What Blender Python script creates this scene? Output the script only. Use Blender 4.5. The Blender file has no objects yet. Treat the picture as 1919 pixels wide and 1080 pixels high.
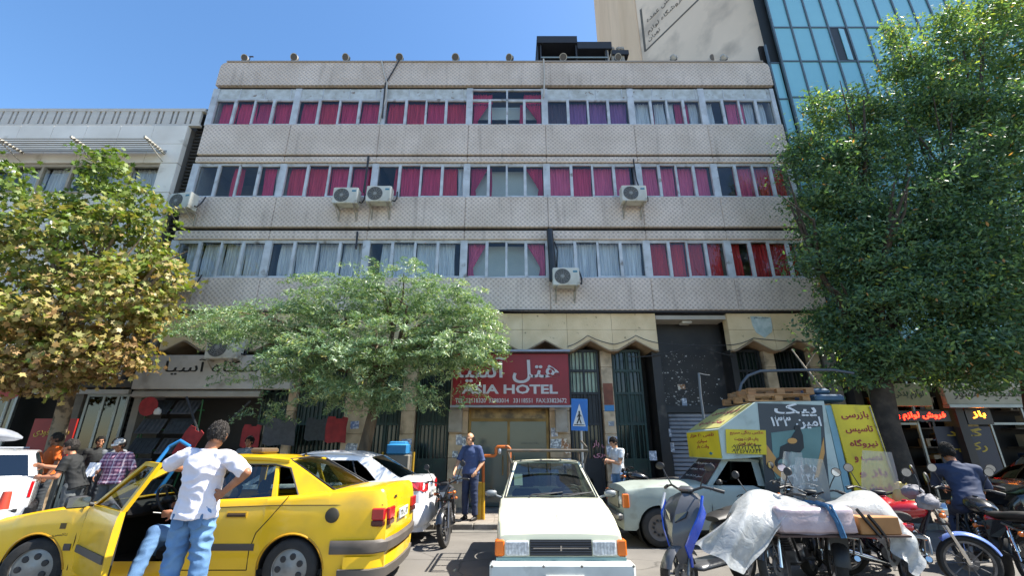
import bpy, bmesh, math, random
import numpy as np
from mathutils import Vector, Matrix, Euler, noise as mnoise
PI = math.pi
rnd = random.Random(7)
S = bpy.context.scene
C = S.collection
# ------------------------------------------------------------------ camera, sky, sun, exposure
CAM_H, F_PX, PITCH = 1.6, 847.0, math.radians(19.5)
cam = bpy.data.cameras.new('camera'); cam.sensor_width = 36.0; cam.lens = F_PX / 1919.0 * 36.0
cam.clip_start = 0.05; cam.clip_end = 3000
camo = bpy.data.objects.new('camera', cam); C.objects.link(camo)
camo.location = (0, 0, CAM_H); camo.rotation_euler = (PI / 2 + PITCH, 0, 0); S.camera = camo
SUN_DIR = Vector((0.56, 0.02, 0.83)).normalized()
sun_el = math.asin(SUN_DIR.z); sun_az = math.atan2(SUN_DIR.x, SUN_DIR.y)
W = bpy.data.worlds.new('World'); S.world = W; W.use_nodes = True
wn = W.node_tree.nodes; wl = W.node_tree.links; wn.clear()
sky = wn.new('ShaderNodeTexSky'); sky.sky_type = 'NISHITA'; sky.sun_disc = False
sky.sun_elevation = sun_el; sky.sun_rotation = sun_az
sky.air_density = 1.0; sky.dust_density = 0.5; sky.ozone_density = 0.6
bg = wn.new('ShaderNodeBackground'); bg.inputs['Strength'].default_value = 0.092
wo = wn.new('ShaderNodeOutputWorld')
hs_ = wn.new('ShaderNodeHueSaturation'); hs_.inputs['Saturation'].default_value = 1.22; wl.new(sky.outputs[0], hs_.inputs['Color']); wl.new(hs_.outputs[0], bg.inputs['Color']); wl.new(bg.outputs[0], wo.inputs['Surface'])
sl = bpy.data.lights.new('sun', 'SUN'); sl.energy = 4.3; sl.angle = math.radians(0.5); sl.color = (1.0, 0.95, 0.86)
so = bpy.data.objects.new('sun', sl); C.objects.link(so); so.location = (20, 5, 40)
so.rotation_euler = SUN_DIR.to_track_quat('Z', 'Y').to_euler()
S.view_settings.view_transform = 'Standard'; S.view_settings.look = 'None'
S.view_settings.exposure = 1.68; S.view_settings.gamma = 1.0; S.view_settings.use_curve_mapping = False
S.cycles.max_bounces = 8; S.cycles.transparent_max_bounces = 16
S.cycles.use_denoising = True

# ------------------------------------------------------------------ measuring: where a pixel of the photograph lies in the street
def ray(px, py):
    u = (px - 960) / F_PX; v = -(py - 540) / F_PX
    return Vector((u, math.cos(PITCH) - v * math.sin(PITCH), math.sin(PITCH) + v * math.cos(PITCH)))
def atY(px, py, Y):
    r = ray(px, py); return Vector((0, 0, CAM_H)) + r * (Y / r.y)
def atZ(px, py, Z):
    r = ray(px, py); return Vector((0, 0, CAM_H)) + r * ((Z - CAM_H) / r.z)

# ------------------------------------------------------------------ materials
def hexc(h):
    h = h.lstrip('#'); o = []
    for i in (0, 2, 4):
        v = int(h[i:i + 2], 16) / 255
        o.append(v / 12.92 if v <= 0.04045 else ((v + 0.055) / 1.055) ** 2.4)
    return tuple(o)
def col(c): return hexc(c) if isinstance(c, str) else c
MATS = {}
def mat(name, c, rough=0.6, metal=0.0, c2=None, scale=4.0, detail=6.0, lo=0.35, hi=0.65, bump=0.0, bscale=60.0, spec=0.5,
        coat=0.0, emit=0.0, dirt=None, dscale=1.3, dlo=0.55, dhi=0.75, stretch=None, trans=0.0, wear=0.12):
    if name in MATS: return MATS[name]
    m = bpy.data.materials.new(name); m.use_nodes = True
    n = m.node_tree.nodes; l = m.node_tree.links
    b = n['Principled BSDF']
    c = col(c)
    b.inputs['Base Color'].default_value = (*c, 1); b.inputs['Roughness'].default_value = rough
    b.inputs['Metallic'].default_value = metal; b.inputs['Specular IOR Level'].default_value = spec
    b.inputs['Coat Weight'].default_value = coat; b.inputs['Coat Roughness'].default_value = 0.06
    if trans: b.inputs['Transmission Weight'].default_value = trans
    if emit:
        b.inputs['Emission Color'].default_value = (*c, 1); b.inputs['Emission Strength'].default_value = emit
    tc = n.new('ShaderNodeTexCoord'); vec = tc.outputs['Object']
    if stretch:
        mp = n.new('ShaderNodeMapping'); mp.inputs['Scale'].default_value = stretch
        l.new(vec, mp.inputs['Vector']); vec = mp.outputs[0]
    cur = None
    if c2 is None and not emit and wear:
        c2 = tuple(max(0, x * (1 - wear * 1.5)) for x in c); lo, hi = 0.3, 0.75
    if c2 is not None:
        c2 = col(c2)
        t = n.new('ShaderNodeTexNoise'); t.inputs['Scale'].default_value = scale; t.inputs['Detail'].default_value = detail
        l.new(vec, t.inputs['Vector'])
        r = n.new('ShaderNodeMapRange'); r.inputs[1].default_value = lo; r.inputs[2].default_value = hi
        l.new(t.outputs['Fac'], r.inputs[0])
        mx = n.new('ShaderNodeMix'); mx.data_type = 'RGBA'
        mx.inputs[6].default_value = (*c, 1); mx.inputs[7].default_value = (*c2, 1)
        l.new(r.outputs[0], mx.inputs[0]); cur = mx.outputs[2]
    if dirt is not None:
        t = n.new('ShaderNodeTexNoise'); t.inputs['Scale'].default_value = dscale; t.inputs['Detail'].default_value = 8
        l.new(vec, t.inputs['Vector'])
        r = n.new('ShaderNodeMapRange'); r.inputs[1].default_value = dlo; r.inputs[2].default_value = dhi
        l.new(t.outputs['Fac'], r.inputs[0])
        mx = n.new('ShaderNodeMix'); mx.data_type = 'RGBA'
        if cur is not None: l.new(cur, mx.inputs[6])
        else: mx.inputs[6].default_value = (*c, 1)
        mx.inputs[7].default_value = (*col(dirt), 1); l.new(r.outputs[0], mx.inputs[0]); cur = mx.outputs[2]
    if cur is not None: l.new(cur, b.inputs['Base Color'])
    if bump:
        t = n.new('ShaderNodeTexNoise'); t.inputs['Scale'].default_value = bscale; t.inputs['Detail'].default_value = 5
        l.new(vec, t.inputs['Vector'])
        bp = n.new('ShaderNodeBump'); bp.inputs['Strength'].default_value = bump; bp.inputs['Distance'].default_value = 0.02
        l.new(t.outputs['Fac'], bp.inputs['Height']); l.new(bp.outputs[0], b.inputs['Normal'])
    MATS[name] = m
    return m
def glass_mat(name, tint, rough=0.02, ior=1.5, boost=0.0):
    if name in MATS: return MATS[name]
    m = bpy.data.materials.new(name); m.use_nodes = True
    n = m.node_tree.nodes; l = m.node_tree.links; n.clear()
    tr = n.new('ShaderNodeBsdfTransparent'); tr.inputs[0].default_value = (*col(tint), 1)
    gl = n.new('ShaderNodeBsdfGlossy'); gl.inputs['Roughness'].default_value = rough
    fr = n.new('ShaderNodeFresnel'); fr.inputs['IOR'].default_value = ior
    ad = n.new('ShaderNodeMath'); ad.operation = 'ADD'; ad.inputs[1].default_value = boost; ad.use_clamp = True
    l.new(fr.outputs[0], ad.inputs[0])
    ge = n.new('ShaderNodeNewGeometry'); fl_ = n.new('ShaderNodeMath'); fl_.operation = 'SUBTRACT'; fl_.inputs[0].default_value = 1.0
    l.new(ge.outputs['Backfacing'], fl_.inputs[1])
    mu = n.new('ShaderNodeMath'); mu.operation = 'MULTIPLY'; l.new(ad.outputs[0], mu.inputs[0]); l.new(fl_.outputs[0], mu.inputs[1]); ad = mu
    mx = n.new('ShaderNodeMixShader'); o = n.new('ShaderNodeOutputMaterial')
    l.new(ad.outputs[0], mx.inputs[0]); l.new(tr.outputs[0], mx.inputs[1]); l.new(gl.outputs[0], mx.inputs[2])
    l.new(mx.outputs[0], o.inputs[0]); MATS[name] = m
    return m
def tile_mat():
    """small dimpled concrete tiles of the parapets and spandrels, with soot stains"""
    m = bpy.data.materials.new('dimpled_tile'); m.use_nodes = True
    n = m.node_tree.nodes; l = m.node_tree.links; b = n['Principled BSDF']; b.inputs['Roughness'].default_value = 0.85
    b.inputs['Specular IOR Level'].default_value = 0.2
    tc = n.new('ShaderNodeTexCoord'); sp = n.new('ShaderNodeSeparateXYZ'); l.new(tc.outputs['Object'], sp.inputs[0])
    def mth(op, a, bb):
        x = n.new('ShaderNodeMath'); x.operation = op
        for i, v in enumerate((a, bb)):
            if v is None: continue
            if isinstance(v, (int, float)): x.inputs[i].default_value = v
            else: l.new(v, x.inputs[i])
        return x.outputs[0]
    k = 2 * PI / 0.15
    sx = mth('SINE', mth('MULTIPLY', sp.outputs[0], k), None); sz = mth('SINE', mth('MULTIPLY', sp.outputs[2], k), None)
    sy = mth('SINE', mth('MULTIPLY', sp.outputs[1], k), None)
    pr = mth('MULTIPLY', mth('ADD', sx, sy), sz)
    dots = n.new('ShaderNodeMapRange'); dots.inputs[1].default_value = -0.2; dots.inputs[2].default_value = 0.85
    l.new(pr, dots.inputs[0])
    nz = n.new('ShaderNodeTexNoise'); nz.inputs['Scale'].default_value = 0.9; nz.inputs['Detail'].default_value = 9
    l.new(tc.outputs['Object'], nz.inputs['Vector'])
    mp = n.new('ShaderNodeMapping'); mp.inputs['Scale'].default_value = (2.5, 1, 0.25); l.new(tc.outputs['Object'], mp.inputs[0])
    st = n.new('ShaderNodeTexNoise'); st.inputs['Scale'].default_value = 1.6; st.inputs['Detail'].default_value = 8; l.new(mp.outputs[0], st.inputs['Vector'])
    fine = n.new('ShaderNodeTexNoise'); fine.inputs['Scale'].default_value = 22; fine.inputs['Detail'].default_value = 4
    l.new(tc.outputs['Object'], fine.inputs['Vector'])
    def mix(f, a, bb):
        x = n.new('ShaderNodeMix'); x.data_type = 'RGBA'
        if isinstance(f, float): x.inputs[0].default_value = f
        else: l.new(f, x.inputs[0])
        for i, v in ((6, a), (7, bb)):
            if isinstance(v, tuple): x.inputs[i].default_value = (*v, 1)
            else: l.new(v, x.inputs[i])
        return x.outputs[2]
    def rng(s, a, bb, c0=0.0, c1=1.0):
        x = n.new('ShaderNodeMapRange'); x.inputs[1].default_value = a; x.inputs[2].default_value = bb
        x.inputs[3].default_value = c0; x.inputs[4].default_value = c1; l.new(s, x.inputs[0]); return x.outputs[0]
    c0 = mix(rng(nz.outputs['Fac'], 0.35, 0.65), hexc('#e2d3c5'), hexc('#cbbcad'))
    c1 = mix(rng(fine.outputs['Fac'], 0.4, 0.7, 0, 0.5), c0, hexc('#a89c94'))
    c2 = mix(mth('MULTIPLY', dots.outputs[0], rng(fine.outputs['Fac'], 0.3, 0.68, 0.75, 0.12)), c1, hexc('#6d635b'))
    c3 = mix(rng(st.outputs['Fac'], 0.56, 0.82, 0, 0.55), c2, hexc('#655c55'))
    l.new(c3, b.inputs['Base Color'])
    bp = n.new('ShaderNodeBump'); bp.inputs['Strength'].default_value = 0.6; bp.inputs['Distance'].default_value = 0.015; bp.invert = True
    l.new(dots.outputs[0], bp.inputs['Height']); l.new(bp.outputs[0], b.inputs['Normal'])
    MATS['tile'] = m
    return m
def leaf_mat(name, cols, transl=0.35, rough=0.5, gloss=0.4):
    """leaf colours vary leaf by leaf (attribute 'leaf' in 0..1)"""
    m = bpy.data.materials.new(name); m.use_nodes = True
    n = m.node_tree.nodes; l = m.node_tree.links; b = n['Principled BSDF']
    at = n.new('ShaderNodeAttribute'); at.attribute_name = 'leaf'
    rp = n.new('ShaderNodeValToRGB'); l.new(at.outputs['Fac'], rp.inputs[0])
    e = rp.color_ramp.elements
    while len(e) < len(cols): e.new(0.5)
    for i, (p, c) in enumerate(cols): e[i].position = p; e[i].color = (*col(c), 1)
    l.new(rp.outputs[0], b.inputs['Base Color']); b.inputs['Roughness'].default_value = rough; b.inputs['Specular IOR Level'].default_value = gloss
    t = n.new('ShaderNodeBsdfTranslucent')
    mu = n.new('ShaderNodeMix'); mu.data_type = 'RGBA'; mu.blend_type = 'MULTIPLY'; mu.inputs[0].default_value = 1
    l.new(rp.outputs[0], mu.inputs[6]); mu.inputs[7].default_value = (1.5, 1.6, 0.7, 1); l.new(mu.outputs[2], t.inputs[0])
    mx = n.new('ShaderNodeMixShader'); mx.inputs[0].default_value = transl
    l.new(b.outputs[0], mx.inputs[1]); l.new(t.outputs[0], mx.inputs[2]); l.new(mx.outputs[0], n['Material Output'].inputs[0])
    MATS[name] = m
    return m

# ------------------------------------------------------------------ mesh builder
def V(*a): return Vector(a)
class M:
    def __init__(s): s.v = []; s.f = []
    def add(s, vs, fs):
        o = len(s.v); s.v.extend([tuple(p) for p in vs]); s.f.extend([tuple(i + o for i in f) for f in fs]); return s
    def box(s, a, b, bev=0.0):
        x0, y0, z0 = [min(p, q) for p, q in zip(a, b)]; x1, y1, z1 = [max(p, q) for p, q in zip(a, b)]
        k = min(bev, (x1 - x0) * .45, (y1 - y0) * .45, (z1 - z0) * .45)
        if k <= 0:
            vs = [(x0, y0, z0), (x1, y0, z0), (x1, y1, z0), (x0, y1, z0), (x0, y0, z1), (x1, y0, z1), (x1, y1, z1), (x0, y1, z1)]
            return s.add(vs, [(0, 3, 2, 1), (4, 5, 6, 7), (0, 1, 5, 4), (1, 2, 6, 5), (2, 3, 7, 6), (3, 0, 4, 7)])
        rings = []
        for z, ins in ((z0, k), (z0 + k, 0), (z1 - k, 0), (z1, k)):
            X0, X1, Y0, Y1 = x0 + ins, x1 - ins, y0 + ins, y1 - ins
            rings.append([(X0 + k, Y0, z), (X1 - k, Y0, z), (X1, Y0 + k, z), (X1, Y1 - k, z), (X1 - k, Y1, z), (X0 + k, Y1, z), (X0, Y1 - k, z), (X0, Y0 + k, z)])
        return s.loft(rings, True, True)
    def obox(s, mtx, a, b, bev=0.0):
        t = M(); t.box(a, b, bev); return s.add([mtx @ Vector(p) for p in t.v], t.f)
    def loft(s, rings, cap0=False, cap1=False, closed=True):
        n = len(rings[0]); vs = [p for r in rings for p in r]; fs = []
        for i in range(len(rings) - 1):
            for j in range(n if closed else n - 1):
                k = (j + 1) % n; fs.append((i * n + j, i * n + k, (i + 1) * n + k, (i + 1) * n + j))
        if cap0: fs.append(tuple(range(n))[::-1])
        if cap1: fs.append(tuple((len(rings) - 1) * n + j for j in range(n)))
        return s.add(vs, fs)
    def cyl(s, p0, p1, r0, r1=None, n=10, cap=True):
        p0 = Vector(p0); p1 = Vector(p1); r1 = r0 if r1 is None else r1
        q = (p1 - p0).to_track_quat('Z', 'Y')
        rr = [[p + q @ Vector((r * math.cos(2 * PI * i / n), r * math.sin(2 * PI * i / n), 0)) for i in range(n)] for p, r in ((p0, r0), (p1, r1))]
        return s.loft(rr, cap, cap)
    def tube(s, pts, r, n=6, cap=True):
        pts = [Vector(p) for p in pts]; rs = r if isinstance(r, (list, tuple)) else [r] * len(pts); rings = []
        up = None
        for i, p in enumerate(pts):
            a = pts[max(i - 1, 0)]; b = pts[min(i + 1, len(pts) - 1)]; d = (b - a).normalized()
            if up is None: up = V(0, 0, 1) if abs(d.z) < 0.9 else V(1, 0, 0)
            x = up.cross(d)
            if x.length < 1e-4: x = V(1, 0, 0).cross(d)
            x.normalize(); y = d.cross(x); up = y
            rings.append([p + (x * math.cos(2 * PI * j / n) + y * math.sin(2 * PI * j / n)) * rs[i] for j in range(n)])
        return s.loft(rings, cap, cap)
    def lathe(s, prof, o, axis, n=24, arc=None):
        """prof: (radius, along) pairs"""
        o = Vector(o); q = Vector(axis).to_track_quat('Z', 'Y')
        rings = [[o + q @ Vector((r * math.cos(2 * PI * j / n), r * math.sin(2 * PI * j / n), h)) for j in range(n)] for r, h in prof]
        return s.loft(rings)
    def ell(s, c, r, n=12, k=8, q=None):
        c = Vector(c); rings = []
        for i in range(k + 1):
            t = PI * (0.02 + 0.96 * i / k); rg = []
            for j in range(n):
                p = Vector((r[0] * math.sin(t) * math.cos(2 * PI * j / n), r[1] * math.sin(t) * math.sin(2 * PI * j / n), -r[2] * math.cos(t)))
                rg.append(c + (q @ p if q is not None else p))
            rings.append(rg)
        return s.loft(rings, True, True)
    def cap(s, p0, r0, p1, r1, n=12, flat0=False, flat1=False):
        p0 = Vector(p0); p1 = Vector(p1); d = p1 - p0
        if d.length < 1e-5: d = V(0, 0, 1e-4)
        q = d.to_track_quat('Z', 'Y'); d.normalize(); rings = []
        st = [(p0, r0, a) for a in ((-0.0,) if flat0 else (-1.45, -1.0, -0.5, 0))] + [(p1, r1, a) for a in ((0.0,) if flat1 else (0, 0.5, 1.0, 1.45))]
        for p, r, a in st:
            rings.append([p + d * (r * math.sin(a)) + q @ Vector((r * math.cos(a) * math.cos(2 * PI * j / n), r * math.cos(a) * math.sin(2 * PI * j / n), 0)) for j in range(n)])
        return s.loft(rings, True, True)
    def poly(s, pts, th):
        """polygon extruded by vector th"""
        n = len(pts); th = Vector(th); a = [Vector(p) for p in pts]; b = [p + th for p in a]
        return s.add(a + b, [tuple(range(n))[::-1], tuple(range(n, 2 * n))] + [(i, (i + 1) % n, (i + 1) % n + n, i + n) for i in range(n)])
    def quad(s, a, b, c, d): return s.add([a, b, c, d], [(0, 1, 2, 3)])
    def grid(s, f, nu, nv):
        vs = [f(i / nu, j / nv) for j in range(nv + 1) for i in range(nu + 1)]
        fs = [(j * (nu + 1) + i, j * (nu + 1) + i + 1, (j + 1) * (nu + 1) + i + 1, (j + 1) * (nu + 1) + i) for j in range(nv) for i in range(nu)]
        return s.add(vs, fs)
ORIG = {}
TMP = bpy.data.scenes.new('workbench')      # scratch scene so that each evaluation touches one object only
def evaluated(o):
    TMP.collection.objects.link(o)
    with bpy.context.temp_override(scene=TMP, view_layer=TMP.view_layers[0]):
        dg = bpy.context.evaluated_depsgraph_get()
        return bpy.data.meshes.new_from_object(o.evaluated_get(dg), depsgraph=dg)
def mesh_of(name, m, shift=None):
    me = bpy.data.meshes.new(name)
    vs = m.v if shift is None else [(p[0] - shift[0], p[1] - shift[1], p[2] - shift[2]) for p in m.v]
    me.from_pydata(vs, [], m.f); me.update(); return me
def fix_normals(me):
    bm = bmesh.new(); bm.from_mesh(me); bmesh.ops.recalc_face_normals(bm, faces=bm.faces); bm.to_mesh(me); bm.free()
def obj(name, m, material, parent=None, smooth=None, fix=True):
    o0 = ORIG.get(parent.name) if parent is not None else None
    me = mesh_of(name, m, o0) if isinstance(m, M) else m
    if fix and isinstance(m, M): fix_normals(me)
    if material is not None and not me.materials: me.materials.append(material)
    if smooth is not None:
        me.polygons.foreach_set('use_smooth', [True] * len(me.polygons))
        if smooth < 179: me.set_sharp_from_angle(angle=math.radians(smooth))
    o = bpy.data.objects.new(name, me); C.objects.link(o)
    if parent is not None:
        o.parent = parent
        if o0 is not None: ORIG[o.name] = o0
    return o
def tag(o, label, cat, group=None):
    o['label'] = label; o['category'] = cat
    if group: o['group'] = group
    return o
def struct(o, label=None):
    o['kind'] = 'structure'
    if label: o['label'] = label
    return o
def thing(name, label, cat, loc=(0, 0, 0), rz=0.0, group=None, world=False):
    """an Empty at the base of a thing; with world=True its parts are given in street coordinates"""
    o = bpy.data.objects.new(name, None); C.objects.link(o); o.empty_display_size = 0.2
    o.location = loc; o.rotation_euler = (0, 0, rz)
    if world: ORIG[o.name] = tuple(loc)
    return tag(o, label, cat, group)
def copy_tree(o, parent=None):
    c = o.copy(); C.objects.link(c)
    if parent is not None: c.parent = parent
    for ch in list(o.children): copy_tree(ch, c)
    return c
def remesh(m, vox, sm=3, disp=0.0, dscale=0.12, seed=0):
    """overlapping closed pieces fused into one continuous surface"""
    me = mesh_of('tmp', m); fix_normals(me)
    t = bpy.data.objects.new('tmp', me)
    r = t.modifiers.new('r', 'REMESH'); r.mode = 'VOXEL'; r.voxel_size = vox; r.use_smooth_shade = True
    s = t.modifiers.new('s', 'SMOOTH'); s.iterations = sm; s.factor = 0.5
    out = evaluated(t)
    bpy.data.objects.remove(t); bpy.data.meshes.remove(me)
    out.materials.clear()
    if disp:
        n = len(out.vertices); co = np.empty(n * 3); no = np.empty(n * 3); out.vertices.foreach_get('co', co); out.vertices.foreach_get('normal', no)
        co = co.reshape(-1, 3); no = no.reshape(-1, 3); a = np.empty(n); ns = mnoise.noise
        for i, (x, y, z) in enumerate(co.tolist()):
            a[i] = abs(ns((x / dscale + seed, y / dscale, z / (dscale * 0.6))))
        co += no * ((1 - 2.6 * a) * disp)[:, None]
        out.vertices.foreach_set('co', co.ravel()); out.update()
    out.polygons.foreach_set('use_smooth', [True] * len(out.polygons))
    return out

# ------------------------------------------------------------------ writing (Persian letters joined by hand)
FA = {'ا': 'FE8D FE8E', 'آ': 'FE81 FE82', 'ب': 'FE8F FE90 FE91 FE92', 'پ': 'FB56 FB57 FB58 FB59', 'ت': 'FE95 FE96 FE97 FE98',
      'ج': 'FE9D FE9E FE9F FEA0', 'چ': 'FB7A FB7B FB7C FB7D', 'ح': 'FEA1 FEA2 FEA3 FEA4', 'خ': 'FEA5 FEA6 FEA7 FEA8', 'د': 'FEA9 FEAA',
      'ر': 'FEAD FEAE', 'ز': 'FEAF FEB0', 'س': 'FEB1 FEB2 FEB3 FEB4', 'ش': 'FEB5 FEB6 FEB7 FEB8', 'ص': 'FEB9 FEBA FEBB FEBC',
      'ع': 'FEC9 FECA FECB FECC', 'ف': 'FED1 FED2 FED3 FED4', 'ق': 'FED5 FED6 FED7 FED8', 'ک': 'FB8E FB8F FB90 FB91', 'گ': 'FB92 FB93 FB94 FB95',
      'ل': 'FEDD FEDE FEDF FEE0', 'م': 'FEE1 FEE2 FEE3 FEE4', 'ن': 'FEE5 FEE6 FEE7 FEE8', 'ه': 'FEE9 FEEA FEEB FEEC', 'و': 'FEED FEEE',
      'ی': 'FBFC FBFD FBFE FBFF', 'ط': 'FEC1 FEC2 FEC3 FEC4'}
def fa(s):
    out = []
    if not any(ch in FA for ch in s): return s
    for w in s.split(' '):
        if not any(ch in FA for ch in w): out.append(w); continue
        g = []
        for i, ch in enumerate(w):
            if ch not in FA: g.append(ch); continue
            fm = FA[ch].split()
            pj = i > 0 and w[i - 1] in FA and len(FA[w[i - 1]].split()) == 4
            nj = len(fm) == 4 and i + 1 < len(w) and w[i + 1] in FA
            k = (3 if pj else 2) if nj else (1 if pj else 0)
            g.append(chr(int(fm[k], 16)))
        out.append(''.join(g[::-1]))
    return ' '.join(out[::-1])
def lettering(s, material, parent, c, w, h=None, bold=0.012, depth=0.006, mtx=None, name='lettering', rot=0.0):
    """a line of writing w metres wide (h high), centred at c, facing the street (-Y) unless mtx turns it"""
    cu = bpy.data.curves.new(name, 'FONT'); cu.body = fa(s); cu.extrude = 0.02; cu.offset = bold; cu.align_x = 'CENTER'; cu.resolution_u = 2
    t = bpy.data.objects.new(name, cu); me = evaluated(t)
    bpy.data.objects.remove(t); bpy.data.curves.remove(cu)
    a = np.zeros(len(me.vertices) * 3); me.vertices.foreach_get('co', a); a = a.reshape(-1, 3)
    lo, hi = a.min(0), a.max(0); sx = w / (hi[0] - lo[0]); sy = sx if h is None else h / (hi[1] - lo[1])
    a[:, 0] = (a[:, 0] - (lo[0] + hi[0]) / 2) * sx; a[:, 1] = (a[:, 1] - (lo[1] + hi[1]) / 2) * sy; a[:, 2] *= depth / 0.02
    cr, sr = math.cos(rot), math.sin(rot)
    xs = a[:, 0] * cr - a[:, 1] * sr; zs = a[:, 0] * sr + a[:, 1] * cr
    b = np.stack([xs, -a[:, 2], zs], 1)
    if mtx is not None: b = b @ np.array(mtx.to_3x3()).T
    c = Vector(c) - Vector(ORIG.get(parent.name, (0, 0, 0)))
    b += np.array(c); me.vertices.foreach_set('co', b.ravel()); me.update(); me.materials.clear(); me.materials.append(material)
    return obj(name, me, material, parent)
# ================================================================== SETTING
asphalt = mat('asphalt', '#615e5a', 0.9, c2='#74706b', scale=0.7, detail=10, bump=0.35, bscale=140, dirt='#474440', dscale=0.35, dlo=0.5, dhi=0.7, spec=0.25)
paving = mat('paving', '#8d857b', 0.85, c2='#756d64', scale=3, bump=0.3, bscale=70, dirt='#55504a', dscale=0.8, spec=0.2)
kerbm = mat('kerb_stone', '#8b857c', 0.85, c2='#6a655d', scale=5, bump=0.3)
def add_cracks(m):
    n = m.node_tree.nodes; l = m.node_tree.links; b = n['Principled BSDF']; src = b.inputs['Base Color'].links[0].from_socket
    tc = n.new('ShaderNodeTexCoord'); nz = n.new('ShaderNodeTexNoise'); nz.inputs['Scale'].default_value = 1.3; nz.inputs['Detail'].default_value = 6; l.new(tc.outputs['Object'], nz.inputs['Vector'])
    ad = n.new('ShaderNodeMix'); ad.data_type = 'VECTOR'; ad.inputs[0].default_value = .35; l.new(tc.outputs['Object'], ad.inputs[4]); l.new(nz.outputs['Color'], ad.inputs[5])
    vo = n.new('ShaderNodeTexVoronoi'); vo.feature = 'DISTANCE_TO_EDGE'; vo.inputs['Scale'].default_value = .9; l.new(ad.outputs[1], vo.inputs['Vector'])
    r = n.new('ShaderNodeMapRange'); r.inputs[1].default_value = .0; r.inputs[2].default_value = .012; r.inputs[3].default_value = .55; r.inputs[4].default_value = 0; l.new(vo.outputs['Distance'], r.inputs[0])
    mx = n.new('ShaderNodeMix'); mx.data_type = 'RGBA'; l.new(r.outputs[0], mx.inputs[0]); l.new(src, mx.inputs[6]); mx.inputs[7].default_value = (.03, .028, .026, 1)
    s2 = n.new('ShaderNodeTexNoise'); s2.inputs['Scale'].default_value = 2.2; s2.inputs['Detail'].default_value = 3; l.new(tc.outputs['Object'], s2.inputs['Vector'])
    r2 = n.new('ShaderNodeMapRange'); r2.inputs[1].default_value = .66; r2.inputs[2].default_value = .74; r2.inputs[4].default_value = .7; l.new(s2.outputs['Fac'], r2.inputs[0])
    m2 = n.new('ShaderNodeMix'); m2.data_type = 'RGBA'; l.new(r2.outputs[0], m2.inputs[0]); l.new(mx.outputs[2], m2.inputs[6]); m2.inputs[7].default_value = (.045, .042, .04, 1); l.new(m2.outputs[2], b.inputs['Base Color'])
add_cracks(asphalt)
g = M(); g.grid(lambda u, v: (-600 + 1200 * u, -600 + 1200 * v, 0), 2, 2)
struct(obj('road', g, asphalt))
p = M(); p.box((-60, 10.62, -0.2), (60, 13.9, 0.1)); pave = struct(obj('pavement', p, paving))
km = M(); km.box((-0.395, -0.09, -0.1), (0.395, 0.09, 0.115), 0.015); kme = mesh_of('kerb_stone', km); fix_normals(kme); kme.materials.append(kerbm)
for i in range(40):
    k = obj('kerb_stone', kme, None, pave); k.location = (-15.6 + 0.8 * i, 10.52, 0.0)
tm = M(); tm.box((-0.197, -0.197, 0.09), (0.197, 0.197, 0.108), 0.006); tme = mesh_of('paving_tile', tm); fix_normals(tme); tme.materials.append(paving)
for i in range(-14, 13):
    for j in range(3):
        k = obj('paving_tile', tme, None, pave); k.location = (0.2 + 0.4 * i, 10.83 + 0.4 * j, rnd.uniform(-0.003, 0.003)); k.rotation_euler = (0, 0, rnd.choice((0, PI / 2, PI)))
gm = M(); gm.box((-60, 10.12, -0.1), (60, 10.42, 0.006))
struct(obj('gutter', gm, mat('gutter', '#6b6863', 0.8, c2='#4c4a47', scale=2.5, bump=0.2)))

# ================================================================== HOTEL
YH = 12.8; XL, XR = -10.6, 9.35
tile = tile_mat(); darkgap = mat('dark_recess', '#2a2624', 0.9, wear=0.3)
whitep = mat('white_window_paint', '#c3c8cc', 0.5, c2='#a9adb0', scale=3, dirt='#77716b', dscale=4, dlo=0.62, dhi=0.75)
roomm = mat('room_plaster', '#8f8b83', 0.9); roomd = mat('room_dark', '#4e4b49', 0.9)
concrete = mat('old_concrete', '#8c847c', 0.9, c2='#6f6861', scale=2.0, bump=0.2, bscale=40)
redc = [mat('red_curtain_%d' % i, c, 0.75, c2=d, scale=2.0, stretch=(14, 1, 0.6), lo=0.3, hi=0.7) for i, (c, d) in enumerate((('#e4446f', '#b32450'), ('#e2465f', '#b02540'), ('#d6426c', '#a62a58')))]
scarl = mat('scarlet_curtain', '#dd3438', 0.75, c2='#a02126', scale=2.0, stretch=(14, 1, 0.6), lo=0.3, hi=0.7)
sky_redc = mat('pink_curtain', '#ea6a90', 0.75, c2='#c24672', scale=2.0, stretch=(14, 1, 0.6), lo=0.3, hi=0.7)  # red curtain, the pink of the sky's reflection painted into its colour
purpc = mat('mauve_curtain', '#9c659c', 0.75, c2='#86558e', scale=2.0, stretch=(10, 1, 0.5), lo=0.3, hi=0.7)
whitec = mat('white_net_curtain', '#e6e8ea', 0.8, c2='#b0b3bb', scale=2.2, stretch=(16, 1, 0.5), lo=0.35, hi=0.7)
greyc = mat('grey_net_curtain', '#e2e1e0', 0.8, c2='#a5a6ac', scale=2.2, stretch=(16, 1, 0.5), lo=0.35, hi=0.7)
glass = glass_mat('window_glass', '#f3f6f6', 0.015, 1.45, 0.03)
hotel = thing('hotel_building', 'four storey grey tiled hotel with red curtained window bands and stone ground floor', 'hotel', (0, YH, 0), world=True)
w = M()
def prism_xy(m, pts, z0, z1): return m.poly([(x, y, z0) for x, y in pts], (0, 0, z1 - z0))
foot = [(XL + .05, 14.6), (XR - .05, 14.6), (6.3, 17.0), (XL + .05, 17.0)]
prism_xy(w, foot, 0, 14.5)
for z in (5.42, 8.1, 10.84, 13.78):          # storey slabs
    w.box((XL + .02, 13.0, z - .02), (XR - .02, 14.6, z + .14))
for x in (XL, XR - .2): w.box((x, 13.0, 0), (x + .2, 14.6, 14.5))
obj('wall', w, roomm, hotel)
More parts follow.
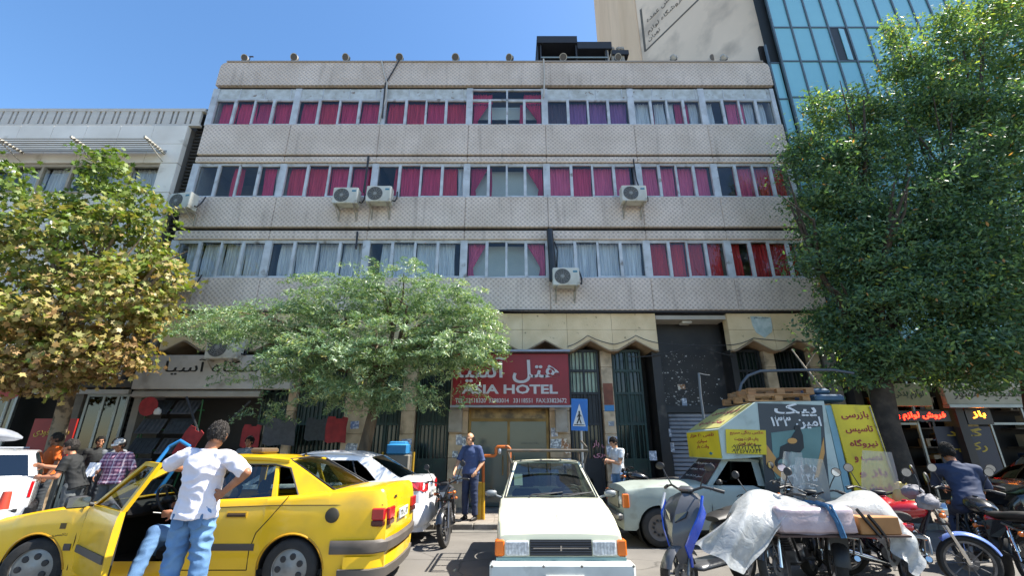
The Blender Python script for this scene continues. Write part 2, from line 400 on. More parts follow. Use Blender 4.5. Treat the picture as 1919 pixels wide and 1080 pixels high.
w = M(); w.box((XL - .02, 12.98, 14.2), (XR + .02, 14.6, 14.5)); obj('roof', w, concrete, hotel)
# dark set-backs between bands
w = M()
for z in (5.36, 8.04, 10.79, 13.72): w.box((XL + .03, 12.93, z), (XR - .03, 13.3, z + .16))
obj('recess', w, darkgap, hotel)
def band(name, z0, z1, y0, y1, round_top=0.0):
    m = M(); n = 6
    if round_top:
        pts = [(XL, z0)] + [(XL + round_top * (1 - math.sin(a)), z1 - round_top * (1 - math.cos(a)) - 0) for a in ()]
        r = round_top
        prof = [(XL, z0), (XR, z0)] + [(XR - r + r * math.cos(a), z1 - r + r * math.sin(a)) for a in np.linspace(0, PI / 2, n)] + [(XL + r - r * math.sin(a), z1 - r + r * math.cos(a)) for a in np.linspace(0, PI / 2, n)]
        m.poly([(x, y0, z) for x, z in prof], (0, y1 - y0, 0))
    else: m.box((XL, y0, z0), (XR, y1, z1), 0.025)
    return obj(name, m, tile, hotel)
band('parapet', 13.84, 14.88, 12.80, 13.02, 0.22)
SP = [(5.44, 6.475), (8.19, 9.28), (10.9, 12.145)]
SEAMS = [XL, -7.62, -4.55, -1.5, 1.15, 4.2, 6.73, XR]
for nm, rows, y0 in (('spandrel', SP, 12.80), ('lintel_band', ((7.76, 8.06), (10.6, 10.82)), 12.81)):
    for z0, z1 in rows:
        for a, b in zip(SEAMS[:-1], SEAMS[1:]):
            m = M(); m.box((a + (.004 if a > XL else 0), y0 + rnd.uniform(-.001, .002), z0 + rnd.uniform(-.003, .003)), (b - (.004 if b < XR else 0), 12.97, z1), .02); obj(nm, m, tile, hotel)
w = M(); w.box((XL + .2, 12.76, 14.885), (XR - .2, 13.05, 14.93)); obj('coping', w, mat('coping', '#a59c93', 0.85), hotel)
BAYS = [-10.56, -7.62, -4.55, -1.5, 1.15, 4.2, 6.73, 9.31]
def curtain_mesh(x0, x1, z0, z1, tied=0, seed=0):
    m = M(); r = random.Random(seed); ph = r.uniform(0, 6); k = max(4, int((x1 - x0) / 0.085)); nu = k * 4; nv = 6
    def f(u, v):
        t = 1 - v
        if tied:
            s = abs(v - 0.72) / 0.72 if v < 0.72 else (v - 0.72) / 0.28 * 0.25
            wd = 0.22 + 0.78 * min(1, s) ** 1.1 if v < .72 else 0.22 + s * .9
            uu = u * wd if tied < 0 else 1 - (1 - u) * wd
        else: uu = u
        y = 13.13 + 0.028 * math.sin(2 * PI * k * u + ph) * (0.6 + 0.4 * t) + 0.012 * math.sin(3.1 * u * k + 4 * v + ph)
        return (x0 + (x1 - x0) * uu + 0.012 * math.sin(5 * v + k * u + ph), y, z0 + (z1 - z0) * t)
    m.grid(f, nu, nv); return m
def window(bx0, bx1, z0, z1, codes, fl, transom=0.0):
    """codes: one per pane - list of (curtain material, from, to) in pane fractions; or ('t-'|'t+') tied"""
    m = M(); Y0, Y1 = 12.885, 12.965; n = len(codes); cw = 0.11
    m.box((bx0 - cw, Y0 - .02, z0), (bx0 + cw, Y1, z1 + transom)); m.box((bx0 + cw, Y0, z0), (bx1 - cw, Y1, z0 + .05)); m.box((bx0 + cw, Y0, z1 - .055), (bx1 - cw, Y1, z1))
    if bx1 > 9: m.box((bx1 - cw, Y0 - .02, z0), (bx1 + .03, Y1, z1 + transom))
    xs = [bx0 + cw + (bx1 - bx0 - 2 * cw) * i / n for i in range(n + 1)]
    for i in range(1, n):
        ww = 0.045 if i % 2 else 0.032
        m.box((xs[i] - ww, Y0 - (.012 if i % 2 else -.006), z0 + .05), (xs[i] + ww, Y1 - .004, z1 - .055))
    for i in range(n):    # sash frames
        if i % 2 == 0 or i == n - 1:
            a, b = xs[i] + (.045 if i else 0), xs[i + 1] - (.045 if i < n - 1 else 0)
            for s in ((a, z0 + .05, b, z0 + .085), (a, z1 - .09, b, z1 - .055)): m.box((s[0], Y0 + .012, s[1]), (s[2], Y1 - .012, s[3]))
    win = obj('window', m, whitep, hotel)
    for i, cd in enumerate(codes):
        q = M(); q.box((xs[i] + .02, 12.935, z0 + .05), (xs[i + 1] - .02, 12.941, z1 - .055)); po = obj('pane', q, glass, win)
        if cd is None: continue
        for mt, a, b in cd:
            tied = 0
            if a == 't-': tied = -1; a, b = 0.0, b
            elif a == 't+': tied = 1; a, b = 0.0, b
            wd = xs[i + 1] - xs[i]
            obj('curtain', curtain_mesh(xs[i] + .015 + wd * a, xs[i + 1] - .015 - wd * (1 - b), z0 + .03, z1 - .03, tied, i * 7 + int(bx0 * 10)), mt, win, smooth=180, fix=False)
    if transom:     # flaking boxed panels above the lights
        q = M(); q.box((bx0 + cw, 12.9, z1), (bx1 - cw, 12.95, z1 + transom)); obj('transom_panel', q, mat('flaking_paint', '#c0c6c6', 0.7, c2='#a7aaa6', scale=5, dirt='#7a6a5c', dscale=6, dlo=0.64, dhi=0.72), win)
        for k in range(3):
            q = M(); x = bx0 + cw + (bx1 - bx0 - 2 * cw) * (k + .5) / 3 + .3; q.box((x - .012, 12.885, z1), (x + .012, 12.9, z1 + transom)); obj('transom_joint', q, whitep, win)
    return win
def F(mt, a=0.0, b=1.0): return [(mt, a, b)]
R0, R1, R2 = redc; P_, U_, Wc, Gc, Sc = sky_redc, purpc, whitec, greyc, scarl
fl3 = [[F(R0), F(R0), F(R2), F(R0)], [F(R0), F(R1), F(R0), F(R0)], [F(R1), F(R1), F(R0), F(R1)], [[(R0, 't-', 1)], [(R0, 0, .12)], [(R0, .72, 1)], [(R0, 't+', 1)]],
       [F(mat('taupe_curtain', '#5d4a55', 0.8)), F(U_), F(U_), F(U_)], [F(Wc), [(R2, .1, .3), (Wc, .3, 1)], [(Wc, 0, .55), (R2, .55, 1)], [(R2, 0, .45), (Wc, .45, 1)]],
       [F(Wc, 0, .6), [(P_, .35, 1)], [(P_, 0, .45), (Wc, .45, 1)], F(Wc, .1, .75)]]
fl2 = [[None, [(R1, .5, 1)], [(R1, 0, .1)], [(R0, .1, .7), (Wc, .7, 1)]], [F(R1), F(R1), F(R0), F(R0)], [[(R1, .65, 1)], F(R0), F(R0), [(R1, 0, .7), (Wc, .7, 1)]],
       [[(R2, 't-', 1)], [(R2, 0, .2)], None, [(R0, 't+', 1)]], [F(P_), F(R0), F(P_), F(P_, 0, .85)], [F(P_), F(P_), F(P_), F(P_)], [None, F(P_), [(P_, 0, .4), (Sc, .4, 1)], F(Sc)]]
fl1 = [[F(Gc, .25, 1), F(Gc), F(Gc), F(Gc)], [F(Gc, .2, 1), F(Gc), F(Gc), F(Gc)], [F(Wc, .4, 1), F(Wc), F(Wc), F(Wc, 0, .75)], [[(P_, 't-', 1)], None, None, [(P_, 't+', 1)]],
       [F(Wc), F(Wc), F(Wc), F(Wc)], [F(Sc), F(Sc), F(Sc), F(Sc, .1, 1)], [F(Sc, .05, .7), F(Sc), F(Sc), [(Sc, 0, .6), (Gc, .6, .8)]]]
for i in range(7):
    x0, x1 = BAYS[i], BAYS[i + 1]
    if i == 3:     # taller middle light on the top floor
        wv = window(x0, x1, 12.145, 13.28, fl3[i], 3); q = M(); q.box((x0 + .11, 12.885, 13.68), (x1 - .11, 12.965, 13.74)); q.box((x0 + (x1 - x0) / 2 - .03, 12.885, 13.16), (x0 + (x1 - x0) / 2 + .03, 12.96, 13.68))
        q.box((x0 - .11, 12.865, 13.28), (x0 + .11, 12.965, 13.76)); obj('frame', q, whitep, wv)
        for a, b in ((0, .5), (.5, 1)):
            q = M(); q.box((x0 + .14 + (x1 - x0 - .28) * a, 12.935, 13.28), (x0 + .14 + (x1 - x0 - .28) * b, 12.941, 13.68)); obj('pane', q, glass, wv)
        for a, b in ((0.02, .3), (.72, .98)): obj('curtain', curtain_mesh(x0 + (x1 - x0) * a, x0 + (x1 - x0) * b, 13.27, 13.7, 0, 3), R0, wv, smooth=180, fix=False)
    else: window(x0, x1, 12.145, 13.3, fl3[i], 3, 0.44)
    window(x0, x1, 9.28, 10.58, fl2[i], 2)
    window(x0, x1, 6.475, 7.755, fl1[i], 1)
# room back walls, ceilings and a few things inside
for k, (z0, z1) in enumerate(((5.56, 8.08), (8.24, 10.82), (10.98, 13.76))):
    for i, x in enumerate(BAYS[1:-1]):
        q = M(); q.box((x - .06, 13.25, z0), (x + .06, 14.6, z1)); obj('partition', q, roomm if (i + k) % 2 else roomd, hotel)
for k, (z0, z1) in enumerate(((6.62, 7.74), (9.3, 10.56), (12.75, 13.3))):
    q = M(); q.box((-1.36, 13.32, z0), (1.02, 13.34, z1)); obj('room_blind', q, mat('room_blind', '#c9cec8', 0.8, c2='#b7bdb8', scale=.8), hotel)
# ---------------- ground floor
trav = mat('travertine', '#e4cda6', 0.8, c2='#d0b88f', scale=1.6, detail=9, bump=0.35, bscale=30, dirt='#7d6a52', dscale=7, dlo=0.66, dhi=0.74, spec=0.25)
pierm = mat('stone_pier', '#cbb698', 0.85, c2='#a8957b', scale=3, detail=9, bump=0.4, bscale=26, dirt='#5e5244', dscale=2.4, spec=0.2)
blackst = mat('black_stone', '#2b2825', 0.55, c2='#1d1b1a', scale=2, dirt='#4a443e', dscale=3, dlo=0.6, dhi=0.72)
greeng = mat('green_gate_paint', '#1f3a32', 0.5, c2='#182c28', scale=3, dirt='#3e3a30', dscale=4, dlo=0.6, dhi=0.7)
blackg = mat('black_gate_paint', '#23272b', 0.5, c2='#191c1f', scale=3)
PER = 1.31
def wave(x, ph): # scalloped lower edge: flat feet, pointed arches
    t = ((x - ph) / PER) % 1.0
    return max(0.0, min(1.0, (0.5 - abs(t - 0.5)) / 0.5 * 1.25 - 0.22)) * 0.3
def valance(xa, xb, ph, depth=0.3):
    n = round((xb - xa) / PER); st = (xb - xa) / n
    for i in range(n):
        a, b = xa + st * i + .004, xa + st * (i + 1) - .004
        jit = rnd.uniform(-.004, .004)
        m = M(); m.box((a, 12.9 + jit, 4.87), (b, 12.9 + depth, 5.36)); obj('stone_panel', m, trav, hotel)
        xs = np.linspace(a, b, 17)
        m = M(); low = [(x, 12.9 - jit, 4.27 + wave(x, ph)) for x in xs]
        m.poly([(a, 12.9 - jit, 4.862)] + low + [(b, 12.9 - jit, 4.862)], (0, depth, 0))
        obj('stone_panel', m, trav, hotel)
        m = M(); m.loft([[(x, y, 4.25 + wave(x, ph) + (0 if k in (0, 3) else 0)) for x in xs] + [(x, y, 4.25 + wave(x, ph) - .03) for x in xs[::-1]] for k, y in enumerate((12.86, 13.9))], True, True)
        obj('scalloped_soffit', m, mat('soffit_stone', '#a58f74', 0.85, c2='#8a765f', scale=3), hotel)
valance(-10.2, 4.24, 4.24 - PER * 0); valance(6.35, 8.97, 6.35)
# frontage wall behind, piers, gates
def PX(px, Y=13.2, py=780):
    return atY(px, py, Y).x
w = M()
w.box((XL, 13.9, 0.1), (4.25, 14.55, 5.36)); w.box((6.35, 13.9, 0.1), (XR, 14.55, 5.36)); obj('inner_wall', w, mat('inner_wall', '#3a3733', 0.9), hotel)
piers = [(536, 550), (645, 692), (752, 778), (843, 878), (1030, 1068), (1132, 1154), (1452, 1472), (1540, 1560)]
pobj = []
for a, b in piers:
    m = M(); a, b = PX(a), PX(b); zt = 4.3
    z = 0.1; k = 0
    while z < zt - .01:
        h = min(0.62, zt - z); m.box((a + (k % 2) * .003, 13.18 + (k % 3) * .003, z + .004), (b - (k % 2) * .003, 13.92, z + h - .004), .006); z += h; k += 1
    pobj.append(obj('pier', m, pierm, hotel))
w = M(); w.box((4.24, 13.55, 0.1), (6.4, 13.75, 5.36)); obj('black_wall', w, blackst, hotel)
w = M(); w.box((4.05, 13.0, 0.1), (4.3, 13.75, 4.25)); w.box((6.33, 13.0, 0.1), (6.5, 13.75, 4.3)); obj('black_wall_return', w, blackst, hotel)
w = M(); w.box((4.26, 12.95, 5.2), (6.34, 13.55, 5.32)); obj('porch_soffit', w, mat('porch_soffit', '#b5b0a6', 0.7), hotel)
lampo = M(); lampo.box((5.1, 13.1, 5.13), (5.4, 13.4, 5.2), .02); obj('porch_light', lampo, mat('lamp_plastic', '#cfcfc8', 0.4), hotel)
# roller shutter
m = M(); x0, x1 = 4.5, 6.2
for k in range(22): m.box((x0, 13.5 + (k % 2) * .004, 0.12 + k * .11), (x1, 13.54, 0.12 + k * .11 + .1), .02)
obj('roller_shutter', m, mat('shutter_grey', '#8b8f98', 0.5, c2='#7a7e87', scale=2, dirt='#5c5f66', dscale=2), hotel)
m = M(); m.box((x0 - .08, 13.47, 0.1), (x0 - .01, 13.55, 2.55)); m.box((x1 + .01, 13.47, 0.1), (x1 + .08, 13.55, 2.55)); m.box((x0 - .08, 13.44, 2.551), (x1 + .08, 13.55, 2.75)); obj('shutter_box', m, blackg, hotel)
frost = mat('frosted_pane', '#b9c9b0', 0.4, c2='#8fa58a', scale=2)
def gate(pa, pb, mt, lights=True, top=4.35, panel=True):
    a, b = PX(pa) + .01, PX(pb) - .01; Y = 13.32
    m = M()
    for x in (a, (a + b) / 2 - .03, b - .06): m.box((x, Y, 0.1), (x + .06, Y + .06, top))
    for z in (0.12, 1.25, 2.2, 3.05, 3.7, top - .06): m.box((a + .06, Y + .004, z), (b - .06, Y + .05, z + .07))
    gt = obj('gate', m, mt, hotel)
    n = max(4, int((b - a) / .11)); m = M()
    for i in range(1, n):
        x = a + (b - a) * i / n; m.box((x - .012, Y + .015, 1.32), (x + .012, Y + .04, top - .06))
    obj('bars', m, mt, gt)
    if panel:
        m = M(); m.box((a + .06, Y + .055, 2.27), (b - .06, Y + .07, 3.05)); obj('sheet_panel', m, mt, gt)
        m = M(); m.box((a + .06, Y + .02, 0.19), (b - .06, Y + .035, 1.25))
        m.lathe([(0, -.02), (.12, -.02), (.12, 0), (0, 0)], ((a + b) / 2, Y + .02, 0.72), (0, -1, 0), 8)
        obj('sheet_panel', m, mt, gt)
    for k, (z0, z1) in enumerate(((3.12, 3.7), (3.77, top - .06), (1.32, 2.2))):
        m = M(); m.box((a + .06, Y + .07, z0), (b - .06, Y + .078, z1))
        obj('pane', m, frost if (lights and k < 2) else mat('dark_pane', '#1a2624', 0.15, spec=0.6), gt)
    return gt
gate(480, 534, greeng, False); gate(552, 643, greeng, False); gate(694, 750, greeng, False); gate(780, 841, greeng, False)
gate(1070, 1130, blackg, True); gate(1156, 1214, greeng, False); gate(1388, 1450, blackg, False); gate(1474, 1538, blackg, False)
# entrance
xa, xb = -1.22, 1.03
m = M(); m.box((xa, 13.25, 0.1), (xa + .07, 13.35, 2.72)); m.box((xb - .07, 13.25, 0.1), (xb, 13.35, 2.72)); m.box((xa + .07, 13.252, 2.64), (xb - .07, 13.348, 2.718))
m.box((xa + .07, 13.252, 2.3), (xb - .07, 13.35, 2.38)); m.box((-.13, 13.26, 0.1), (-.06, 13.34, 2.3))
gold = mat('gold_frame', '#8a7040', 0.45, 0.6, c2='#6b5530', scale=3)
ent = obj('entrance_frame', m, gold, hotel)
tealg = mat('entrance_glass', '#4d5a55', 0.12, c2='#434f4b', scale=1, spec=0.6)
for a, b in ((xa + .07, -.13), (-.06, xb - .07)):
    m = M(); m.box((a, 13.28, 0.12), (b, 13.3, 2.3)); d = obj('door', m, tealg, ent)
    m = M(); m.cyl((b - .12 if b < 0 else a + .12, 13.24, .9), (b - .12 if b < 0 else a + .12, 13.24, 1.4), .015); obj('handle', m, gold, ent)
m = M(); m.box((xa + .07, 13.285, 2.38), (xb - .07, 13.3, 2.64)); obj('transom_light', m, mat('amber_light', '#a98c50', 0.3, c2='#54431f', scale=5), ent)
etch = mat('etched_print', '#2f3a37', 0.5)
lettering('ASIA HOTEL', etch, ent, (0.5, 13.279, 1.72), .5, .06, 0, .002)
for x0, x1 in ((PX(843), PX(868)), (PX(1040), PX(1062))):
    m = M(); m.box((x0, 13.02, 2.0), (x1, 13.17, 2.62), .015); obj('meter_box', m, mat('meter_box', '#a8a296', 0.6, c2='#8d877b', scale=3), hotel)
# notices pasted on the piers
paper = [mat('notice_%d' % i, c, 0.8, c2=d, scale=14, lo=.45, hi=.5) for i, (c, d) in enumerate((('#d5d8dd', '#98a0ad'), ('#c9d0de', '#7f8fb5'), ('#d8cfbd', '#9a6f4d'), ('#cfd4d6', '#848b90')))]
for (pa, pb), n in zip(piers[1:6], (9, 8, 8, 12, 7)):
    a, b = PX(pa), PX(pb)
    for k in range(n):
        ww, hh = rnd.uniform(.14, .3), rnd.uniform(.12, .26); ww = min(ww, (b - a) * .8)
        x = rnd.uniform(a + ww / 2, b - ww / 2); z = rnd.uniform(0.7, 2.3); m = M()
        mt = Matrix.Translation((x, 13.17 - .001 * k, z)) @ Matrix.Rotation(rnd.uniform(-.08, .08), 4, 'Y'); m.obox(mt, (-ww / 2, 0, -hh / 2), (ww / 2, .0007, hh / 2))
        obj('notice', m, paper[rnd.randrange(4)], hotel)
for x, z, ww, hh in ((4.72, 2.0, .3, .22), (4.75, 1.62, .32, .26), (4.7, 2.25, .2, .16), (5.35, 3.3, .22, .14), (4.15, 1.4, .2, .24), (5.38, 2.86, .14, .22)):
    m = M(); yy = 13.462 if z < 2.5 and x > 4.4 else 13.545
    if x < 4.4: yy = 12.995
    m.box((x - .35 - ww / 2, yy - .004, z - hh / 2), (x - .35 + ww / 2, yy, z + hh / 2)); obj('notice', m, paper[0 if hh > .2 else 2], hotel)
m = M()
for k in range(230):
    x = rnd.gauss(4.95, .28) if k % 3 else rnd.uniform(4.35, 6.2); z = rnd.uniform(2.75, 4.35) if k % 4 else rnd.uniform(2.75, 3.2)
    s = rnd.choice((.004, .006, .008, .012, .025))
    if x < 4.32 or x > 6.28: continue
    m.box((x - s, 13.546, z - s * .7), (x + s, 13.5485, z + s * .7))
fl = obj('paper_flecks', m, mat('paper_fleck', '#b5b2aa', 0.8), hotel); fl['kind'] = 'stuff'
for s, x, z, ww, hh, r_ in (('حمل بار', 2.55, 1.7, .62, .2, .05), ('فوری', 2.5, 1.42, .5, .17, -.03)):
    lettering(s, mat('pink_spray', '#c98a98', 0.8), hotel, (x, 13.31, z), ww, hh, .02, .003)
m = M(); m.box((PX(1134), 13.165, 2.75), (PX(1152), 13.178, 3.35)); obj('plaque', m, mat('brown_plaque', '#8a4f35', 0.6, c2='#6e3d29', scale=5), hotel)
m = M(); m.box((PX(1134), 13.165, 2.58), (PX(1152), 13.178, 2.74)); obj('plaque', m, mat('blue_plaque', '#3b7fb5', 0.5), hotel)
m = M(); pts = [(7.05, 5.28), (7.65, 5.24), (7.64, 4.95), (7.6, 4.8), (7.36, 4.62), (7.14, 4.78), (7.07, 5.0)]
m.poly([(x, 12.885, z) for x, z in pts], (0, .006, 0)); tp = obj('torn_poster', m, mat('torn_poster', '#c6cfc9', 0.8, c2='#a3b3ae', scale=7), hotel)
lettering('سازمان نظام', mat('ink', '#1c1c1c', 0.7), hotel, (7.36, 12.882, 5.22), .42, .07, .0, .002)
# pipes and cables on the facade
pipe_d = mat('dark_pipe', '#2c2a2a', 0.5); pipe_w = mat('white_pipe', '#bdb7ac', 0.5)
m = M(); m.tube([(-4.75, 12.74, 14.9), (-4.6, 12.74, 14.3), (-4.46, 12.76, 13.9), (-4.46, 12.8, 13.2), (-4.6, 12.82, 12.2)], .03); obj('drain_pipe', m, pipe_w, hotel, 60)
m = M(); m.tube([(-4.1, 12.74, 14.95), (-4.3, 12.75, 14.4), (-4.52, 12.76, 13.85), (-4.5, 12.8, 12.4)], .025); obj('cable', m, pipe_d, hotel, 60)
m = M(); m.tube([(1.15, 12.76, 15.0), (1.17, 12.76, 14.2), (1.12, 12.8, 13.3)], .03); obj('drain_pipe', m, pipe_w, hotel, 60)
m = M(); m.tube([(-4.8, 12.78, 10.8), (-4.78, 12.74, 10.4), (-4.8, 12.76, 9.4)], .035); m.tube([(4.05, 12.78, 10.7), (4.07, 12.76, 9.9), (4.2, 12.78, 9.3)], .022); m.tube([(-4.85, 12.78, 8.0), (-4.82, 12.76, 7.4)], .03)
obj('drain_pipe', m, pipe_d, hotel, 60)
def cable(pts, r=.011, sag=0.0, parent=hotel):
    out = []
    for a, b in zip(pts[:-1], pts[1:]):
        for i in range(8):
            t = i / 8; p = Vector(a).lerp(Vector(b), t); p.z -= sag * 4 * t * (1 - t); out.append(p)
    out.append(Vector(pts[-1])); m = M(); m.tube(out, r, 5); return obj('cable', m, pipe_d, parent)
cable([(1.6, 12.83, 4.35), (2.2, 12.83, 4.68), (2.95, 12.83, 4.42), (3.6, 12.83, 4.68), (4.3, 12.83, 4.45), (6.3, 12.83, 4.4), (7, 12.83, 4.6), (9, 12.83, 4.5)], .012, .04)
cable([(3.3, 12.95, 4.1), (4.3, 12.95, 4.15), (5.3, 12.95, 4.45), (6.4, 12.95, 4.1)], .014, .04)
cable([(4.4, 13.4, 1.75), (6.1, 13.4, 2.0)], .012, .05)
cable([(-10.3, 12.78, 5.42), (-5, 12.78, 5.4), (0, 12.78, 5.44), (9.2, 12.78, 5.42)], .018, .03)
cable([(-1.0, 12.77, 5.43), (4, 12.77, 5.39), (9.2, 12.77, 5.44)], .014, .04)
# ---------------- ribbed side of the hotel in the gap to the left building
m = M()
for k in range(90): m.box((-11.14, 13.15, 1.0 + k * .135), (-10.62, 13.25, 1.0 + k * .135 + .085), .02)
o = obj('ribbed_gap_wall', m, mat('ribbed_gap', '#3d3a36', 0.85), hotel); o['kind'] = 'stuff'
m = M(); m.box((9.37, 13.1, 0), (9.72, 13.2, 16)); obj('dark_gap_wall', m, darkgap, hotel)
# ================================================================== things on the roof
shed = thing('rooftop_shed', 'dark open rooftop shed with pipes on the hotel roof', 'shed', (2.8, 13.9, 14.5), world=True)
dk = mat('shed_dark', '#2f3136', 0.7); gm_ = mat('shed_grey', '#8a9694', 0.6)
m = M()
for x in (1.12, 2.55, 3.75): m.box((x, 13.9, 14.5), (x + .06, 13.96, 17.0))
m.box((1.05, 15.5, 14.5), (4.6, 15.56, 17.0)); obj('frame', m, dk, shed)
m = M(); m.box((1.0, 13.8, 16.95), (2.62, 15.6, 17.3)); obj('roof', m, dk, shed)
m = M(); m.box((2.63, 13.85, 16.7), (4.0, 15.6, 17.05)); m.box((4.0, 13.85, 16.4), (4.66, 15.6, 16.62)); obj('roof', m, dk, shed)
m = M(); m.box((1.15, 13.86, 14.5), (4.5, 13.9, 14.98)); m.box((1.15, 13.84, 16.2), (3.8, 13.88, 16.26)); obj('rail_panel', m, gm_, shed)
for x in (3.82, 4.05, 4.3, 4.44):
    m = M(); m.cyl((x, 14.0, 14.5), (x, 14.0, 16.75), .075, n=12); m.cyl((x, 14.0, 16.75), (x, 14.0, 16.85), .1, n=12); obj('vent_pipe', m, mat('vent_pipe', '#a59d90', 0.6), shed, 40)
m = M(); m.ell((3.0, 14.4, 15.3), (.12, .1, .3)); obj('hanging_tarpaulin', m, mat('rust_cloth', '#8d5a3c', 0.8), shed, 180)
m = M(); m.box((1.02, 13.95, 14.5), (1.06, 15.5, 16.95)); obj('side_wall', m, dk, shed)
flm = mat('floodlight_body', '#c2bcae', 0.5, c2='#9b9486', scale=8); fll = mat('floodlight_lens', '#4c4a46', 0.2, spec=0.7)
first = None; flpos = [460, 553, 650, 750, 855, 957, 1056, 1157, 1263, 1357]
FLAB = ['beige floodlight at the left end of the hotel parapet', 'second beige floodlight from the left on the hotel parapet', 'beige floodlight left of the white drain pipe on the parapet', 'beige floodlight just right of the drain pipe on the parapet',
        'beige floodlight above the middle window of the hotel parapet', 'floodlight on the parapet just left of the rooftop shed', 'floodlight in front of the left half of the rooftop shed', 'floodlight in front of the vent pipes of the rooftop shed',
        'left of two dark rimmed floodlights below the beige tower wall', 'floodlight at the right end of the hotel parapet']
for i, px in enumerate(flpos):
    X = atY(px, 112, 12.9).x
    if first is None:
        t = thing('floodlight', FLAB[0], 'floodlight', (X, 12.9, 14.93), 0.3, 'floodlights along the hotel parapet')
        m = M(); m.tube([(0, 0, 0), (0, 0, .12)], .025, 8); m.box((-.1, -.015, .1), (.1, .015, .125)); m.box((-.115, -.015, .1), (-.1, .015, .26)); m.box((.1, -.015, .1), (.115, .015, .26)); obj('bracket', m, mat('lamp_bracket', '#55524d', 0.5), t)
        m = M(); m.lathe([(0, .12), (.07, .1), (.1, .02), (.125, -.06), (.13, -.09), (.11, -.09)], (0, 0, .25), (.2, .9, .55), 14); obj('housing', m, flm, t, 50)
        m = M(); m.lathe([(0, -.085), (.11, -.085), (.11, -.075), (0, -.075)], (0, 0, .25), (.2, .9, .55), 14); obj('lens', m, fll, t)
        first = t
    else:
        t = copy_tree(first); t.location.x = X; t.scale = (1.1, 1.1, 1.1); t['label'] = FLAB[i]; t.rotation_euler.z = rnd.uniform(-.6, .6)
    if i >= 8: t.rotation_euler.z = 2.4
m = M(); m.tube([(-9.7, 12.95, 14.9), (-9.72, 12.95, 15.3)], .012); m.box((-9.75, 12.93, 15.3), (-9.6, 12.97, 15.33)); tag(obj('antenna', m, pipe_d), 'thin dark aerial at the left end of the hotel roof', 'aerial')
# ================================================================== AIR CONDITIONERS
acw = mat('ac_casing', '#c9c8bd', 0.45, c2='#b4b2a5', scale=3, dirt='#8d8474', dscale=4, dlo=.62, dhi=.75); acd = mat('ac_grille', '#3d3f40', 0.5)
def make_ac(loc, label, rz=0.0):
    t = thing('air_conditioner', label, 'air conditioner', loc, rz, 'air conditioner units on the hotel front')
    m = M(); m.box((-.39, -.16, 0), (.39, .16, .56), .02); obj('casing', m, acw, t)
    m = M(); m.lathe([(.235, 0), (.235, -.012), (.22, -.012)], (-.11, -.16, .28), (0, 1, 0), 28); m.lathe([(0, -.003), (.222, -.003)], (-.11, -.16, .28), (0, 1, 0), 28)
    fan = obj('fan_grille', m, acd, t)
    m = M()
    for r in (.06, .1, .14, .18, .215): m.lathe([(r, -.01), (r + .006, -.014), (r + .012, -.01)], (-.11, -.16, .28), (0, 1, 0), 24)
    for k in range(12): m.box((-.11 - .003, -.174, .28 - .003), (-.11 + .003, -.170, .28 + .003)); a = k * PI / 6; m.cyl((-.11 + .05 * math.cos(a), -.172, .28 + .05 * math.sin(a)), (-.11 + .22 * math.cos(a + .3), -.172, .28 + .22 * math.sin(a + .3)), .004, n=4)
    m.lathe([(0, -.018), (.05, -.016), (.055, -.004)], (-.11, -.16, .28), (0, 1, 0), 16); obj('guard', m, mat('ac_guard', '#8a8b86', 0.5), fan)
    m = M(); m.box((.2, -.166, .4), (.33, -.16, .46)); obj('badge', m, mat('ac_badge', '#4b7f93', 0.5), t)
    m = M()
    for x in (-.28, .28): m.box((x - .02, -.2, -.04), (x + .02, .3, -.003)); m.cyl((x, -.17, -.03), (x, .29, -.34), .014, n=6); m.box((x - .02, .27, -.4), (x + .02, .3, -.04))
    obj('bracket', m, mat('ac_bracket', '#9d978a', 0.6), t)
    m = M(); m.tube([(.39, .05, .15), (.47, .06, .12), (.5, .15, .3), (.46, .28, .6)], .022, 6); obj('hose', m, pipe_d, t, 60)
    return t
ac0 = make_ac((atY(650, 382, 12.55).x, 12.5, atY(650, 382, 12.4).z), 'white air conditioner left of the pair under the second storey window band')
for px, py, lab, dz in ((709, 380, 'white air conditioner right of the pair under the second storey window band', .02), (1190, 378, 'white air conditioner alone below the sky-tinted red curtains of the second storey', 0),
                    (1062, 536, 'white air conditioner beside the black flue on the first floor front', 0)):
    c = copy_tree(ac0); q = atY(px, py, 12.4); c.location = (q.x, 12.5, q.z + dz); c['label'] = lab
c = copy_tree(ac0); q = atY(345, 392, 12.4); c.location = (q.x - .15, 12.5, q.z); c.rotation_euler.z = -.18; c.scale = (1, 1, 1.0); c['label'] = 'air conditioner at the left corner of the hotel by the ribbed gap'
c = copy_tree(ac0); q = atY(325, 545, 12.4); c.location = (q.x, 12.5, q.z); c.rotation_euler.z = -.18; c['label'] = 'air conditioner half hidden by the plane tree at the hotel corner'
c = copy_tree(ac0); q = atY(410, 672, 12.3); c.location = (q.x, 12.5, q.z); c.scale = (1.15, 1, 1.15); c['label'] = 'air conditioner above the white shop sign behind the ash leaves'
for b in (c,): pass
# black flue standing by the first floor window
q = atY(1034, 500, 12.6); m = M(); m.tube([(q.x + .05, 12.62, 6.3), (q.x + .02, 12.62, 7.1), (q.x - .02, 12.62, 7.98)], [.13, .11, .1], 10); m.tube([(q.x + .16, 12.66, 6.6), (q.x + .2, 12.66, 7.3), (q.x + .12, 12.66, 7.6)], .025, 6)
tag(obj('flue', m, mat('flue_black', '#26272a', 0.4, c2='#17181a', scale=4), None, 50), 'black padded flue pipe leaning beside the first floor window', 'flue')

